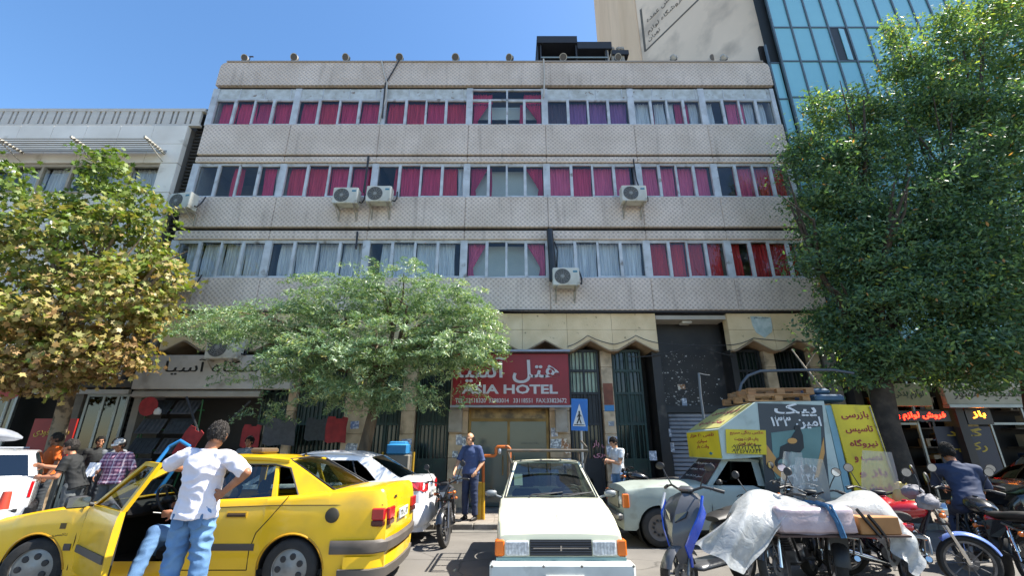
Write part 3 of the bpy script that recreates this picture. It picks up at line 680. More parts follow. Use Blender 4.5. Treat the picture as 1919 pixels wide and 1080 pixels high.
# ================================================================== LEFT BUILDING
lb = thing('office_building', 'pale stone office building with long awning and slotted parapet beside the hotel', 'building', (-17, YH, 0), world=True)
stone = mat('pale_stone', '#e2ddd3', 0.75, c2='#d0cabf', scale=0.8, dirt='#b3ada1', dscale=2, dlo=.6, dhi=.75)
LX1 = -11.15; LX0 = -30
m = M(); m.box((LX0, 13.0, 10.56), (LX1 - .02, 16, 12.1)); m.box((LX0, 13.0, 3.4), (LX1 - .02, 13.4, 9.44)); m.box((-11.72, 13.0, 9.44), (LX1 - .02, 16, 10.56)); m.box((LX0, 14.9, 0), (LX1, 16, 10.56)); m.box((LX0, 13.0, 12.1), (LX1 - .1, 13.1, 12.14))
obj('wall', m, mat('lb_core', '#6f6b65', 0.9), lb)
for (z0, z1, xr) in ((10.57, 12.08, LX1), (3.42, 9.43, LX1), (9.44, 10.56, LX1)):
    nz = max(1, round((z1 - z0) / .76)); hz = (z1 - z0) / nz; xx = LX1
    lim = -11.72 if z0 == 9.44 else -23
    while xx > lim + .01:
        wd = min(1.15, xx - lim)
        for k in range(nz):
            q = M(); j = rnd.uniform(0, .004); q.box((xx - wd + .004, 12.95 - .15 + j, z0 + hz * k + .004), (xx - .004, 13.0, z0 + hz * (k + 1) - .004), .006); obj('stone_slab', q, stone, lb)
        xx -= wd
# windows
WX = [-11.72 - .98 * k for k in range(12)]
wf = M(); wf.box((WX[-1], 12.88, 9.44), (WX[0], 12.98, 9.5)); wf.box((WX[-1], 12.88, 10.46), (WX[0], 12.98, 10.56))
for x in WX: wf.box((x - .04, 12.87, 9.5), (x + .04, 12.98, 10.46))
wf.box((WX[-1], 12.74, 9.4), (WX[0], 12.87, 9.44))
lwin = obj('window', wf, mat('beige_frame', '#a59c8c', 0.6), lb)
for i in range(len(WX) - 1):
    q = M(); q.box((WX[i + 1] + .04, 12.93, 9.5), (WX[i] - .04, 12.936, 10.46)); obj('pane', q, glass, lwin)
    if i % 3 != 2:
        x0, x1 = WX[i + 1], WX[i]; obj('curtain', curtain_mesh(x0 + .05, x1 - .05, 9.48, 10.5, 0, i), greyc, lwin, 180, False)
m = M(); m.box((LX0, 13.6, 9.4), (LX1 - .3, 13.7, 10.56)); obj('room_wall', m, roomd, lb)
# awning of long slats on brackets
aw = obj('awning', (lambda q: (q.box((-30, 12.79, 11.0), (-11.62, 12.83, 11.06)), q)[1])(M()), mat('awning_edge', '#a8a49c', 0.6), lb)
for k in range(7):
    q = M(); y = 12.72 - k * .12; q.obox(Matrix.Translation((-20.8, y, 10.95 - k * .008)) @ Matrix.Rotation(.5, 4, 'X'), (-9.2, -.055, -.006), (9.2, .055, .006)); obj('slat', q, mat('awning_slat', '#7d7871', 0.6), aw)
for x in (-11.66, -14.0, -16.4, -18.8, -21.2):
    q = M(); q.obox(Matrix.Translation((x, 12.4, 10.93)), (-.03, -.5, -.04), (.03, .4, .03)); q.cyl((x, 12.8, 10.62), (x, 11.95, 10.9), .018, n=6); obj('bracket', q, mat('awning_bracket', '#b0aca2', 0.6), aw)
# slotted parapet set back on the roof edge
m = M(); m.box((LX0, 12.84, 12.1), (LX1 + .35, 12.96, 12.18)); m.box((LX0, 12.84, 12.72), (LX1 + .4, 13.0, 12.84)); obj('parapet_rail', m, mat('parapet_stone', '#c6c1b8', 0.75), lb)
m = M(); m.box((LX0, 13.3, 12.1), (LX1 + .35, 13.34, 12.72)); obj('parapet_back', m, mat('parapet_back', '#77736e', 0.9), lb)
bm0 = M(); bm0.box((-.05, -.05, 0), (.05, .05, .54)); bme = mesh_of('baluster', bm0); fix_normals(bme); bme.materials.append(MATS['parapet_stone'])
for k in range(95):
    x = LX1 + .25 - .17 * k - (.0 if k % 3 else .05)
    o = obj('baluster', bme, None, lb); o.location = (x + 17, .1, 12.18)
    if k % 3 == 0: o.scale = (1.9, 1, 1)
# street level
m = M(); m.box((LX0, 13.6, .1), (-10.62, 13.7, 3.4)); obj('shop_back', m, mat('shop_dark', '#24221f', 0.8), lb)
m = M(); m.box((LX0, 12.9, 3.2), (-10.62, 13.4, 3.42)); obj('fascia', m, mat('fascia_dark', '#4a4842', 0.7), lb)
m = M(); m.box((-13.4, 12.86, 3.02), (-10.7, 12.95, 3.14)); obj('fascia_strip', m, mat('fascia_strip', '#b3b3ac', 0.6), lb)
alu = mat('aluminium', '#8d9290', 0.4, 0.6)
for xs in ((-11.9, -11.45, -11.05, -10.78), (-14.6, -13.9)):
    q = M()
    for x in xs: q.box((x, 12.95, .1), (x + .07, 13.02, 2.95))
    q.box((xs[0], 12.951, 2.951), (xs[-1] + .07, 13.02, 3.02)); q.box((xs[0] + .07, 12.955, .1), (xs[-1], 13.0, .35))
    dr = obj('shop_door', q, alu, lb)
    for a, b in zip(xs[:-1], xs[1:]):
        g_ = M(); g_.box((a + .07, 12.975, .35), (b, 12.98, 2.95)); obj('pane', g_, glass_mat('shop_glass', '#7d8885', .03, 1.5, .04), dr)
for x in (-12.25, -15.2, -18):
    q = M(); q.box((x, 12.9, .1), (x + .3, 13.3, 3.2)); obj('column', q, mat('shop_column', '#57534b', 0.7, c2='#6d675c', scale=3), lb)

# ================================================================== GLASS TOWER (right) with plaster side wall
gt_ = thing('glass_tower', 'tall office tower of teal glass panes in dark mullions with plain plaster side wall', 'tower', (15, YH, 0), world=True)
plaster = mat('beige_plaster', '#f0d9bf', 0.9, c2='#e0cbb3', scale=0.35, detail=10, dirt='#a39484', dscale=0.6, dlo=.5, dhi=.75, bump=.2, bscale=3)
plast2 = mat('sun_tinted_plaster', '#e8c9a6', 0.9, c2='#dabb98', scale=1.2, stretch=(1, 1, .2), bump=.2, bscale=3)  # narrow face: warmth of the sun painted into the plaster colour
m = M(); m.poly([(9.86, 17.4, 0), (6.5, 17.4, 0), (6.5, 26, 0), (26, 26, 0), (26, 15.4, 0), (9.86, 15.4, 0)], (0, 0, 3.6)); m.poly([(9.86, 13.0, 3.61), (6.5, 17.4, 3.61), (6.5, 26, 3.61), (26, 26, 3.61), (26, 13.0, 3.61)], (0, 0, 36)); obj('wall', m, plaster, gt_)
m = M(); m.poly([(6.44, 17.41, 13), (6.2, 19.5, 13), (6.45, 26, 13), (6.49, 26, 13), (6.49, 17.41, 13)], (0, 0, 23)); obj('sun_tinted_wall', m, plast2, gt_)
# painted notice on the plaster wall
wd = V(9.86 - 6.5, 13.0 - 17.4, 0).normalized(); nrm = V(-wd.y, wd.x, 0) * -1
if nrm.y > 0: nrm = -nrm
def wpt(s, z, off=.01): return V(6.5, 17.4, 0) + wd * s + nrm * off + V(0, 0, z)
paint = mat('painted_ink', '#6b655b', 0.85); m = M()
def bar_on_wall(s0, z0, s1, z1, t):
    a, b = wpt(s0, z0), wpt(s1, z1); d = (b - a).normalized(); n2 = d.cross(nrm).normalized() * t
    m.add([a - n2, b - n2, b + n2, a + n2, a - n2 - nrm * .008, b - n2 - nrm * .008, b + n2 - nrm * .008, a + n2 - nrm * .008], [(0, 1, 2, 3), (4, 7, 6, 5), (0, 4, 5, 1), (1, 5, 6, 2), (2, 6, 7, 3), (3, 7, 4, 0)])
bar_on_wall(.2, 20.2, .25, 23.0, .06); bar_on_wall(.2, 20.2, 4.3, 20.9, .05)
fr_ = obj('painted_frame', m, paint, gt_)
rm = Matrix(((wd.x, -nrm.x, 0), (wd.y, -nrm.y, 0), (0, 0, 1))).to_4x4()
for s_, sx, z, ww, hh, ro in (('فروشگاه لوازم', 1.5, 21.35, 2.1, .42, .17), ('تهران', .8, 20.75, .7, .3, .17), ('مرکز پخش عمده', 1.7, 22.1, 2.4, .45, .17)):
    lettering(s_, paint, gt_, wpt(sx, z, .012), ww, hh, .0, .004, rm, rot=ro)
for s_, z in ((.45, 16.6), (3.3, 17.2)):
    m = M(); q = wpt(s_, z, .02); m.ell(q, (.12, .03, .18)); obj('patch', m, mat('plaster_patch', '#7b7166', 0.9), gt_)
teal = mat('teal_glass', '#86bfc9', 0.08, c2='#79b3bf', scale=.4, spec=.6, coat=.2)
darkin = mat('open_window_dark', '#2c3338', 0.6)
mull = mat('dark_mullion', '#56666e', 0.5, .2)
cx = [9.86, 10.55] + [11.25 + .69 * k for k in range(16)]
rz_ = [4.3, 5.05] + [6.7 + 1.65 * k for k in range(10)]
pmc = {}
def pane_mesh(wd_, ht):
    k = (round(wd_, 3), round(ht, 3))
    if k not in pmc:
        q = M(); q.box((.025, 0, .03), (wd_ - .025, .03, ht - .03)); pmc[k] = mesh_of('pane', q); fix_normals(pmc[k]); pmc[k].materials.append(teal)
    return pmc[k]
opened = {(2, 9), (4, 9), (3, 7), (6, 7), (8, 9)}
for i in range(len(cx) - 1):
    for j in range(len(rz_) - 1):
        o = obj('pane', pane_mesh(cx[i + 1] - cx[i], rz_[j + 1] - rz_[j]), None, gt_); o.location = (cx[i] - 15, 12.82 - YH, rz_[j])
        if (i, j) in opened:
            o.rotation_euler = (.16, 0, 0) if False else (0, 0, 0); o.location.y += .12
            q = M(); q.box((cx[i] + .05, 12.8, rz_[j] + .05), (cx[i + 1] - .05, 12.86, rz_[j + 1] - .05)); obj('dark_opening', q, darkin, gt_)  # dark sheet standing for the unlit room in the open window
            q = M(); q.obox(Matrix.Translation((cx[i + 1] - .04, 12.82, rz_[j] + .06)) @ Matrix.Rotation(.12, 4, 'Z'), (-.3, -.01, 0), (0, .01, 1.5)); obj('tilted_sash', q, teal, gt_)
        else:
            o.rotation_euler = (rnd.uniform(-.004, .004), 0, rnd.uniform(-.006, .006))
vm = M(); vm.box((-.03, -.03, 0), (.03, .05, rz_[-1] - rz_[0])); vme = mesh_of('mullion', vm); fix_normals(vme); vme.materials.append(mull)
for x in cx: o = obj('mullion', vme, None, gt_); o.location = (x - 15, 12.81 - YH, rz_[0])
hm = M(); hm.box((0, -.02, -.03), (cx[-1] - cx[0], .05, .03)); hme = mesh_of('transom', hm); fix_normals(hme); hme.materials.append(mull)
for z in rz_: o = obj('transom', hme, None, gt_); o.location = (cx[0] - 15, 12.812 - YH, z)
# narrow return strip of glass on the left
for j in range(7):
    q = M(); z0, z1 = rz_[j], min(rz_[j + 1], 15.8); q.box((9.5, 12.9, z0 + .03), (9.81, 12.94, z1 - .03)); obj('side_pane', q, teal, gt_)
    q = M(); q.box((9.46, 12.88, z1 - .03), (9.83, 12.95, z1 + .03)); obj('transom', q, mull, gt_)
q = M(); q.box((9.44, 12.88, 4.3), (9.5, 12.96, 15.83)); obj('mullion', q, mull, gt_)
m = M(); m.box((9.5, 12.97, 4.3), (26, 13.0, 22)); obj('core_wall', m, mat('tower_core', '#22282b', 0.8), gt_)
m = M(); m.box((9.4, 12.7, 3.75), (26, 13.0, 4.3)); obj('fascia', m, mat('tower_fascia', '#2b2a28', 0.7), gt_)
# shops under the tower
m = M(); m.box((9.4, 15.2, .1), (26, 15.3, 3.75)); m.box((9.4, 13.0, 3.4), (26, 15.2, 3.5)); obj('shop_back', m, mat('shop_back', '#1d1b1a', 0.8), gt_)
for x in (9.45, 12.1, 15.2, 18.3):
    q = M(); q.box((x, 12.75, .1), (x + .22, 13.2, 3.75)); obj('shop_column', q, mat('shop_col_dark', '#2d2b29', 0.6), gt_)
shelfm = mat('shop_shelf', '#5b5248', 0.7); goods = [mat('goods_%d' % i, c, .5) for i, c in enumerate(('#8d7f66', '#6f2a22', '#2f3f57', '#b0a892', '#454545', '#9a7d2e'))]
for bay in (9.8, 12.5, 15.6):
    q = M()
    for k in range(5): q.box((bay, 14.6, .5 + k * .55), (bay + 2.2, 15.1, .53 + k * .55))
    sh = obj('shelf', q, shelfm, gt_)
    for gi in range(6):
        q = M()
        for k in range(5):
            for e in range(3):
                x = bay + rnd.uniform(.05, 2.0); h = rnd.uniform(.12, .4); q.box((x, 14.65, .535 + k * .55), (x + rnd.uniform(.1, .25), 14.95, .535 + k * .55 + h))
        o = obj('goods', q, goods[gi], sh); o['kind'] = 'stuff'
for x in (10.2, 13.2):
    q = M(); q.box((x, 13.02, .1), (x + .05, 13.08, 3.4)); q.box((x + 1.0, 13.02, .1), (x + 1.05, 13.08, 3.4)); q.box((x + .05, 13.03, 2.2), (x + 1.0, 13.07, 2.26)); obj('shop_window_frame', q, alu, gt_)
lamp_e = mat('warm_bulb', '#ffc66b', .5, emit=14)
for p_ in ((10.6, 14.2, 2.35), (11.0, 14.3, 2.3)):
    m = M(); m.ell(p_, (.05, .05, .07)); obj('bulb', m, lamp_e, gt_, 180)

# ================================================================== SIGNS
hs = thing('hotel_sign', 'wine red hotel sign with grey lettering in two scripts over the entrance', 'sign', (0, 12.5, 2.7), world=True)
signred = mat('sign_red', '#8c1420', 0.4, c2='#7d1019', scale=1.5); letg = mat('sign_letter_grey', '#c4c2c2', 0.5)
m = M(); m.box((-1.62, 12.48, 2.68), (1.56, 12.75, 4.08), .015); obj('sign_box', m, signred, hs)
m = M(); m.box((-1.7, 12.3, 4.1), (1.6, 12.78, 4.16)); m.box((-1.66, 12.46, 2.62), (1.6, 12.5, 2.68)); obj('sign_frame', m, mat('sign_frame', '#8c8f98', .4, .5), hs)
lettering('هتل آسیا', letg, hs, (-.1, 12.475, 3.62), 2.8, .72, .012, .02)
lettering('ASIA HOTEL', letg, hs, (-.06, 12.475, 3.1), 2.6, .25, .03, .015)
lettering('TEL: 33118320  33983014   33118551  FAX:33823672', letg, hs, (-.03, 12.475, 2.8), 3.0, .12, .012, .008)
ws = thing('shop_sign', 'long off-white shop sign with black Persian lettering above the floor mat shop', 'sign', (-8.8, 12.6, 3.1), world=True)
m = M(); m.box((-10.45, 12.6, 3.12), (-6.1, 12.85, 4.06), .01); obj('sign_box', m, mat('sign_offwhite', '#b9b5ad', .6, c2='#a9a49b', scale=1.5, dirt='#8b857a', dscale=2), ws)
lettering('فروشگاه آسیا', mat('sign_black', '#161616', .5), ws, (-7.9, 12.595, 3.72), 3.5, .46, .004, .006)
m = M(); m.cyl((-10.4, 12.72, 3.0), (-6.9, 12.72, 3.0), .1, n=14); m.box((-10.42, 12.6, 2.92), (-6.9, 12.64, 2.98)); obj('shutter_roll', m, mat('shutter_roll', '#a39c90', .6), ws, 40)
y1 = thing('shop_sign', 'yellowish shop sign with dark green Persian lettering right of the painted van body', 'sign', (10.6, 12.5, 2.6), world=True)
m = M(); m.box((9.75, 12.5, 2.66), (11.32, 12.65, 3.26), .01); obj('sign_box', m, mat('sign_olive', '#8e8a62', .6, c2='#7b7856', scale=2), y1)
lettering('لوازم یدکی ۰۲۹۳', mat('sign_green_ink', '#2d3f2c', .6), y1, (10.52, 12.495, 2.96), 1.25, .26, .0, .004)
y2 = thing('shop_sign', 'long cream shop sign under the leaves at the right edge of the street', 'sign', (12.9, 12.5, 2.6), world=True)
m = M(); m.box((11.72, 12.5, 2.7), (14.05, 12.65, 3.3), .01); obj('sign_box', m, mat('sign_cream', '#a39d88', .6, c2='#8f8a75', scale=2), y2)
m = M(); m.box((11.72, 12.46, 2.62), (14.1, 12.66, 2.695)); obj('sign_frame', m, alu, y2)
lettering('تعمیرات موتور', mat('sign_brown_ink', '#4b3f31', .6), y2, (12.9, 12.495, 2.98), 1.9, .3, .0, .004)
led = thing('led_sign', 'glowing red dot matrix sign in the shop window under the yellowish sign', 'led sign', (11.0, 12.85, 2.3), world=True)
m = M(); m.box((10.05, 12.85, 2.28), (12.0, 12.92, 2.56)); obj('sign_case', m, mat('led_case', '#140807', .4), led)
lettering('فروش لوازم یدکی', mat('led_red', '#ff2412', .5, emit=5), led, (11.0, 12.84, 2.42), 1.75, .22, .01, .006)
led2 = thing('led_sign', 'small orange and red glowing sign in the darker shop window at right', 'led sign', (12.9, 12.85, 2.3), world=True)
m = M(); m.box((12.45, 12.85, 2.2), (13.15, 12.92, 2.62)); obj('sign_case', m, MATS['led_case'], led2)
lettering('باز', mat('led_orange', '#ff8a1e', .5, emit=5), led2, (12.8, 12.84, 2.46), .36, .2, .01, .006)
win_y = mat('window_lettering_yellow', '#a08c2a', .6)
wl_ = thing('window_poster', 'navy window poster with yellow Persian words in the shop at right', 'poster', (12.3, 12.98, 1), world=True)
m = M(); m.box((11.55, 12.96, .9), (13.1, 12.985, 2.15)); obj('poster_sheet', m, mat('poster_navy', '#1a1f33', .5), wl_)
for s_, z in (('گارد', 1.98), ('رکاب', 1.62), ('۷', 1.2)): lettering(s_, win_y, wl_, (12.35, 12.955, z), 1.0 if len(s_) > 2 else .2, .27, .02, .004)
# red board and round sign at far left
rb = thing('sign_board', 'red board with yellow Persian lettering behind the men at left', 'sign', (-10.7, 11.6, .1), world=True)
q0 = atY(98, 805, 11.6); m = M(); m.box((q0.x - .5, 11.6, 1.3), (q0.x + .55, 11.64, 2.28)); obj('board', m, mat('board_red', '#a3231d', .5, c2='#8c1b17', scale=2), rb)
lettering('سمند فودی', mat('board_yellow', '#c4a23a', .5), rb, (q0.x + .02, 11.595, 1.95), .85, .2, .01, .004)
m = M(); m.tube([(q0.x - .45, 11.66, .1), (q0.x - .45, 11.66, 2.2)], .02); m.tube([(q0.x + .5, 11.66, .1), (q0.x + .5, 11.66, 2.2)], .02); obj('post', m, alu, rb)
rs = thing('road_sign', 'round red road sign on a grey pole under the left tree', 'road sign', (-11.5, 10.9, .1), world=True)
q0 = atY(19, 735, 10.9); m = M(); m.cyl((q0.x, 10.95, .1), (q0.x, 10.95, 3.2), .04, n=10); obj('pole', m, alu, rs, 40)
m = M(); m.lathe([(0, 0), (.3, 0), (.3, .015), (0, .015)], (q0.x, 10.9, q0.z + .12), (0, 1, 0), 32); obj('disc', m, mat('disc_red', '#a8201e', .45), rs)
m = M(); m.box((q0.x - .2, 10.892, q0.z + .07), (q0.x + .2, 10.899, q0.z + .17)); obj('white_bar', m, mat('sign_white', '#cfd2d2', .5), rs)
# pedestrian crossing sign
q0 = atY(1086, 778, 11.0); cs = thing('crossing_sign', 'blue pedestrian crossing sign with white triangle on a thin post', 'road sign', (q0.x, 11.0, .1), world=True)
m = M(); m.cyl((q0.x + .03, 11.02, .1), (q0.x + .03, 11.02, 2.6), .028, n=10); obj('post', m, mat('sign_post', '#9b9ea0', .4, .5), cs, 40)
mt = Matrix.Translation((q0.x, 10.98, q0.z)) @ Matrix.Rotation(.05, 4, 'Y') @ Matrix.Rotation(-.25, 4, 'Z')
m = M(); m.obox(mt, (-.19, -.012, -.36), (.19, .0, .36), .004); obj('plate', m, mat('sign_blue', '#1566b4', .4), cs)
m = M(); m.poly([mt @ V(-.15, -.016, -.26), mt @ V(.15, -.016, -.26), mt @ V(0, -.016, .25)], mt.to_3x3() @ V(0, .003, 0)); obj('triangle', m, MATS['sign_white'], cs)
m = M()
def lim(a, b, r): m.cyl(mt @ V(a[0], -.019, a[1]), mt @ V(b[0], -.019, b[1]), r, n=6)
m.ell(mt @ V(0, -.019, .06), (.022, .006, .026), 8, 6); lim((0, .03), (0, -.07), .02); lim((0, -.07), (-.05, -.2), .014); lim((0, -.07), (.045, -.2), .014); lim((0, .02), (-.05, -.06), .01); lim((0, .02), (.05, -.04), .01); lim((-.12, -.23), (.12, -.23), .01)
obj('walking_figure', m, mat('sign_ink', '#16181a', .5), cs)
# street lamp at left
sl_ = thing('street_lamp', 'grey street lamp arm reaching in from the left above the tree', 'street lamp', (-8.0, 11.9, 0.1), world=True)
a0, a1, a2 = atY(-60, 250, 11.7), atY(30, 328, 11.7), atY(92, 392, 11.9)
pole = M(); b_ = a2 + V(.35, .05, -.9); pole.tube([(b_.x + .1, 11.9, 0.1), (b_.x + .1, 11.9, a2.z - 1.6), b_, a2, a1], [.08, .07, .05, .04, .035], 10); obj('pole', pole, mat('lamp_pole', '#8b8e8c', .5, .4), sl_, 60)
m = M(); d = (a0 - a1).normalized(); m.tube([a1, a1 + d * .12, a1 + d * .35, a1 + d * .7, a1 + d * .82], [.045, .09, .13, .1, .03], 12); obj('lamp_head', m, mat('lamp_head', '#c6c6be', .4), sl_, 60)
# yellow gas riser by the bald man
gp = thing('gas_pipe', 'orange and yellow gas riser standing on the pavement beside the motorcycle', 'gas pipe', (-.7, 11.1, .1), world=True)
def gpt(x, y): q = atY(x, y, 11.1); return q
m = M(); m.tube([gpt(906, 976), gpt(906, 905)], .04, 10); m.box((gpt(893, 900).x, 11.05, .1), (gpt(904, 900).x, 11.2, gpt(893, 905).z)); obj('lower_casing', m, mat('gas_yellow', '#c79a1c', .5, c2='#a87d12', scale=5), gp, 40)
m = M(); m.tube([gpt(906, 905), gpt(906, 858), gpt(909, 855), gpt(927, 855), gpt(930, 852), gpt(930, 841), gpt(933, 838), gpt(953, 838), gpt(956, 841), gpt(956, 860)], .035, 10); obj('upper_pipe', m, mat('gas_orange', '#c2641e', .5, c2='#a04c12', scale=5), gp, 60)
m = M(); q = gpt(937, 846); m.ell(q, (.05, .05, .07)); obj('valve', m, mat('gas_valve', '#b9bcc0', .4, .5), gp, 180)
# ================================================================== TREES
def make_leaves(name, material, pts, nrm, size, shape, leafv, parent, rs):
    """one crown: every leaf its own small face; pts, nrm: arrays, shape: outline of one leaf in its own plane"""
    n = len(pts); k = len(shape); sh = np.array(shape)
    a = rs.normal(size=(n, 3)); t = np.cross(nrm, a); t /= np.linalg.norm(t, axis=1)[:, None]; b = np.cross(nrm, t)
    bend = rs.uniform(-.25, .25, n)
    co = pts[:, None, :] + size[:, None, None] * (sh[None, :, 0, None] * t[:, None, :] + sh[None, :, 1, None] * b[:, None, :] + (np.abs(sh[None, :, 0, None]) * bend[:, None, None]) * nrm[:, None, :])
    co = co - np.array(ORIG[parent.name])
    me = bpy.data.meshes.new(name); me.vertices.add(n * k); me.vertices.foreach_set('co', co.astype(np.float32).ravel())
    me.loops.add(n * k); me.loops.foreach_set('vertex_index', np.arange(n * k, dtype=np.int32))
    me.polygons.add(n); me.polygons.foreach_set('loop_start', np.arange(0, n * k, k, dtype=np.int32))
    at = me.attributes.new('leaf', 'FLOAT', 'FACE'); at.data.foreach_set('value', leafv.astype(np.float32))
    me.update(calc_edges=True)
    return obj(name, me, material, parent)
STAR = [(math.sin(a) * r, math.cos(a) * r - .1) for a, r in ((0, .62), (.38, .3), (.95, .56), (1.35, .28), (1.9, .42), (2.6, .22), (PI, .28), (-2.6, .22), (-1.9, .42), (-1.35, .28), (-.95, .56), (-.38, .3))]
OVAL = [(0, -.5), (.16, -.2), (.18, .1), (0, .5), (-.18, .1), (-.16, -.2)]
LANCE = [(0, -.5), (.1, -.15), (.1, .15), (0, .55), (-.1, .15), (-.1, -.15)]
def lobes_to_leaves(lobes, per_twig, spread, rs, up=0.6, hollow=0.45, spray=0.0):
    P_, N_, Tn = [], [], []
    for c, r, nt in lobes:
        c = np.array(c); r = np.array(r); d = rs.normal(size=(nt, 3)); d /= np.linalg.norm(d, axis=1)[:, None]
        rad = hollow + (1.08 - hollow) * rs.uniform(0, 1, nt) ** .6
        rad *= 1 + .16 * np.sin(d[:, 0] * 5 + c[0]) * np.sin(d[:, 2] * 6 + c[1] * 3)
        tw = c + d * rad[:, None] * r
        for p, dd in zip(tw, d):
            k = rs.poisson(per_twig) + 3; off = rs.normal(size=(k, 3)) * spread * np.array((1, 1, .45))
            if spray:
                h = np.array((dd[0], dd[1], 0)) + rs.normal(size=3) * np.array((.35, .35, .1)); h /= np.linalg.norm(h) + 1e-6; tt = rs.uniform(0, 1, k); off = off * (.35 - .2 * tt)[:, None] + tt[:, None] * h * spray; off[:, 2] += .06 - .3 * spray * tt ** 2
            # twigs droop outwards: leaves lie in flattened sprays
            P_.append(p + off - np.array((0, 0, .0 if spray else .28)) * np.linalg.norm(off[:, :2], axis=1)[:, None])
            nn = rs.normal(size=(k, 3)) * .55 + np.array((0, 0, up)) + dd * .45
            N_.append(nn / np.linalg.norm(nn, axis=1)[:, None]); Tn.append(np.full(k, rs.uniform()))
    return np.concatenate(P_), np.concatenate(N_), np.concatenate(Tn)
def limbs(m, base, forks, r0, rs, depth=2):
    for tip in forks:
        b = Vector(base); t = Vector(tip); mid = b.lerp(t, .5) + V(rs.uniform(-.25, .25), rs.uniform(-.25, .25), rs.uniform(.1, .35))
        m.tube([b, b.lerp(mid, .5) + V(0, 0, .06), mid, mid.lerp(t, .5), t], [r0, r0 * .85, r0 * .65, r0 * .45, r0 * .2], 7)
        if depth > 1:
            sub = [t + V(rs.uniform(-.7, .7), rs.uniform(-.7, .7), rs.uniform(-.2, .7)) for _ in range(3)]
            limbs(m, mid, sub, r0 * .5, rs, depth - 1)
bark_p = mat('plane_bark', '#8d7a62', .85, c2='#57493a', scale=5, lo=.45, hi=.55, bump=.3, bscale=20)
bark_a = mat('ash_bark', '#6b5a47', .9, c2='#463a2e', scale=8, bump=.5, bscale=25, stretch=(1, 1, .3))
bark_d = mat('dark_bark', '#4a4037', .9, c2='#352e27', scale=6, bump=.4)
# left: plane tree turning brown
lf1 = leaf_mat('plane_leaves', [(0, '#526a2c'), (.3, '#71803a'), (.5, '#858046'), (.68, '#a3935f'), (.85, '#8f6f48'), (1, '#5e4a2e')], .25, .5, .35)
rs = np.random.RandomState(3)
tr = thing('plane_tree', 'broad plane tree with large leaves browning below and green on top before the office building', 'tree', (-10.6, 11.0, .1), world=True)
m = M(); m.tube([(-10.55, 11.0, .1), (-10.5, 11.0, 1.5), (-10.55, 10.95, 3.0), (-10.6, 10.8, 4.2)], [.2, .16, .15, .13], 12); trunk = obj('trunk', m, bark_p, tr, 60)
m = M(); limbs(m, (-10.55, 10.9, 3.2), [(-9.0, 10.6, 4.4), (-12.3, 10.3, 4.6), (-10.2, 10.3, 7.2), (-8.6, 10.6, 6.0), (-11.6, 10.2, 6.4), (-9.6, 9.6, 4.3)], .1, rs); obj('limb', m, bark_p, trunk, 60)
def E_(px, py, Y): q = atY(px, py, Y); return (q.x, q.y, q.z)
L1 = [(E_(175, 365, 10.6), (.85, .8, 1.3), 60), (E_(268, 400, 10.7), (.55, .7, 1.0), 34), (E_(150, 455, 10.4), (1.7, 1.2, 1.1), 110), (E_(30, 480, 10.2), (1.5, 1.2, 1.2), 95), (E_(5, 360, 10.4), (.7, .8, .9), 24),
      (E_(250, 540, 10.4), (1.15, 1.1, .9), 75), (E_(120, 590, 10.2), (1.6, 1.3, .9), 120), (E_(10, 620, 10.0), (1.5, 1.2, 1.0), 100), (E_(195, 655, 10.2), (.8, 1.0, .6), 52), (E_(95, 690, 10.0), (1.1, 1.0, .5), 70), (E_(290, 490, 10.9), (.45, .5, .55), 20), (E_(285, 590, 10.6), (.4, .5, .45), 16), (E_(-150, 560, 10.2), (1.6, 1.4, 1.8), 110)]
P1, N1, T1 = lobes_to_leaves(L1, 18, .17, rs, .4)
zz = (P1[:, 2] - 3) / 6.2
lv = np.clip(.74 - .68 * zz + rs.normal(size=len(P1)) * .17 + (T1 - .5) * .3, 0, 1)
make_leaves('crown', lf1, P1, N1, rs.uniform(.11, .2, len(P1)), STAR, lv, tr, rs)
# middle: ash with pale feathery sprays
lf2 = leaf_mat('ash_leaves', [(0, '#4d6b47'), (.45, '#6f8763'), (.85, '#a3b393'), (1, '#a8a05c')], .28, .42, .5)
rs = np.random.RandomState(5)
tr = thing('ash_tree', 'low spreading ash tree with silvery feathery leaves before the hotel entrance', 'tree', (-3.6, 10.75, .1), world=True)
b0 = atZ(680, 878, .1); b0 = V(-3.55, 10.8, .1)
m = M(); m.tube([b0, atY(690, 815, 10.8), atY(704, 760, 10.8), atY(716, 700, 10.7), atY(700, 650, 10.6)], [.16, .13, .12, .1, .08], 10); trunk = obj('trunk', m, bark_a, tr, 60)
f0 = atY(714, 715, 10.7); m = M(); limbs(m, f0, [E_(600, 610, 10.3), E_(800, 600, 10.4), E_(720, 545, 10.6), E_(480, 620, 10.2), E_(860, 640, 10.0), E_(660, 650, 9.2), E_(560, 700, 10.2)], .08, rs); obj('limb', m, bark_a, trunk, 60)
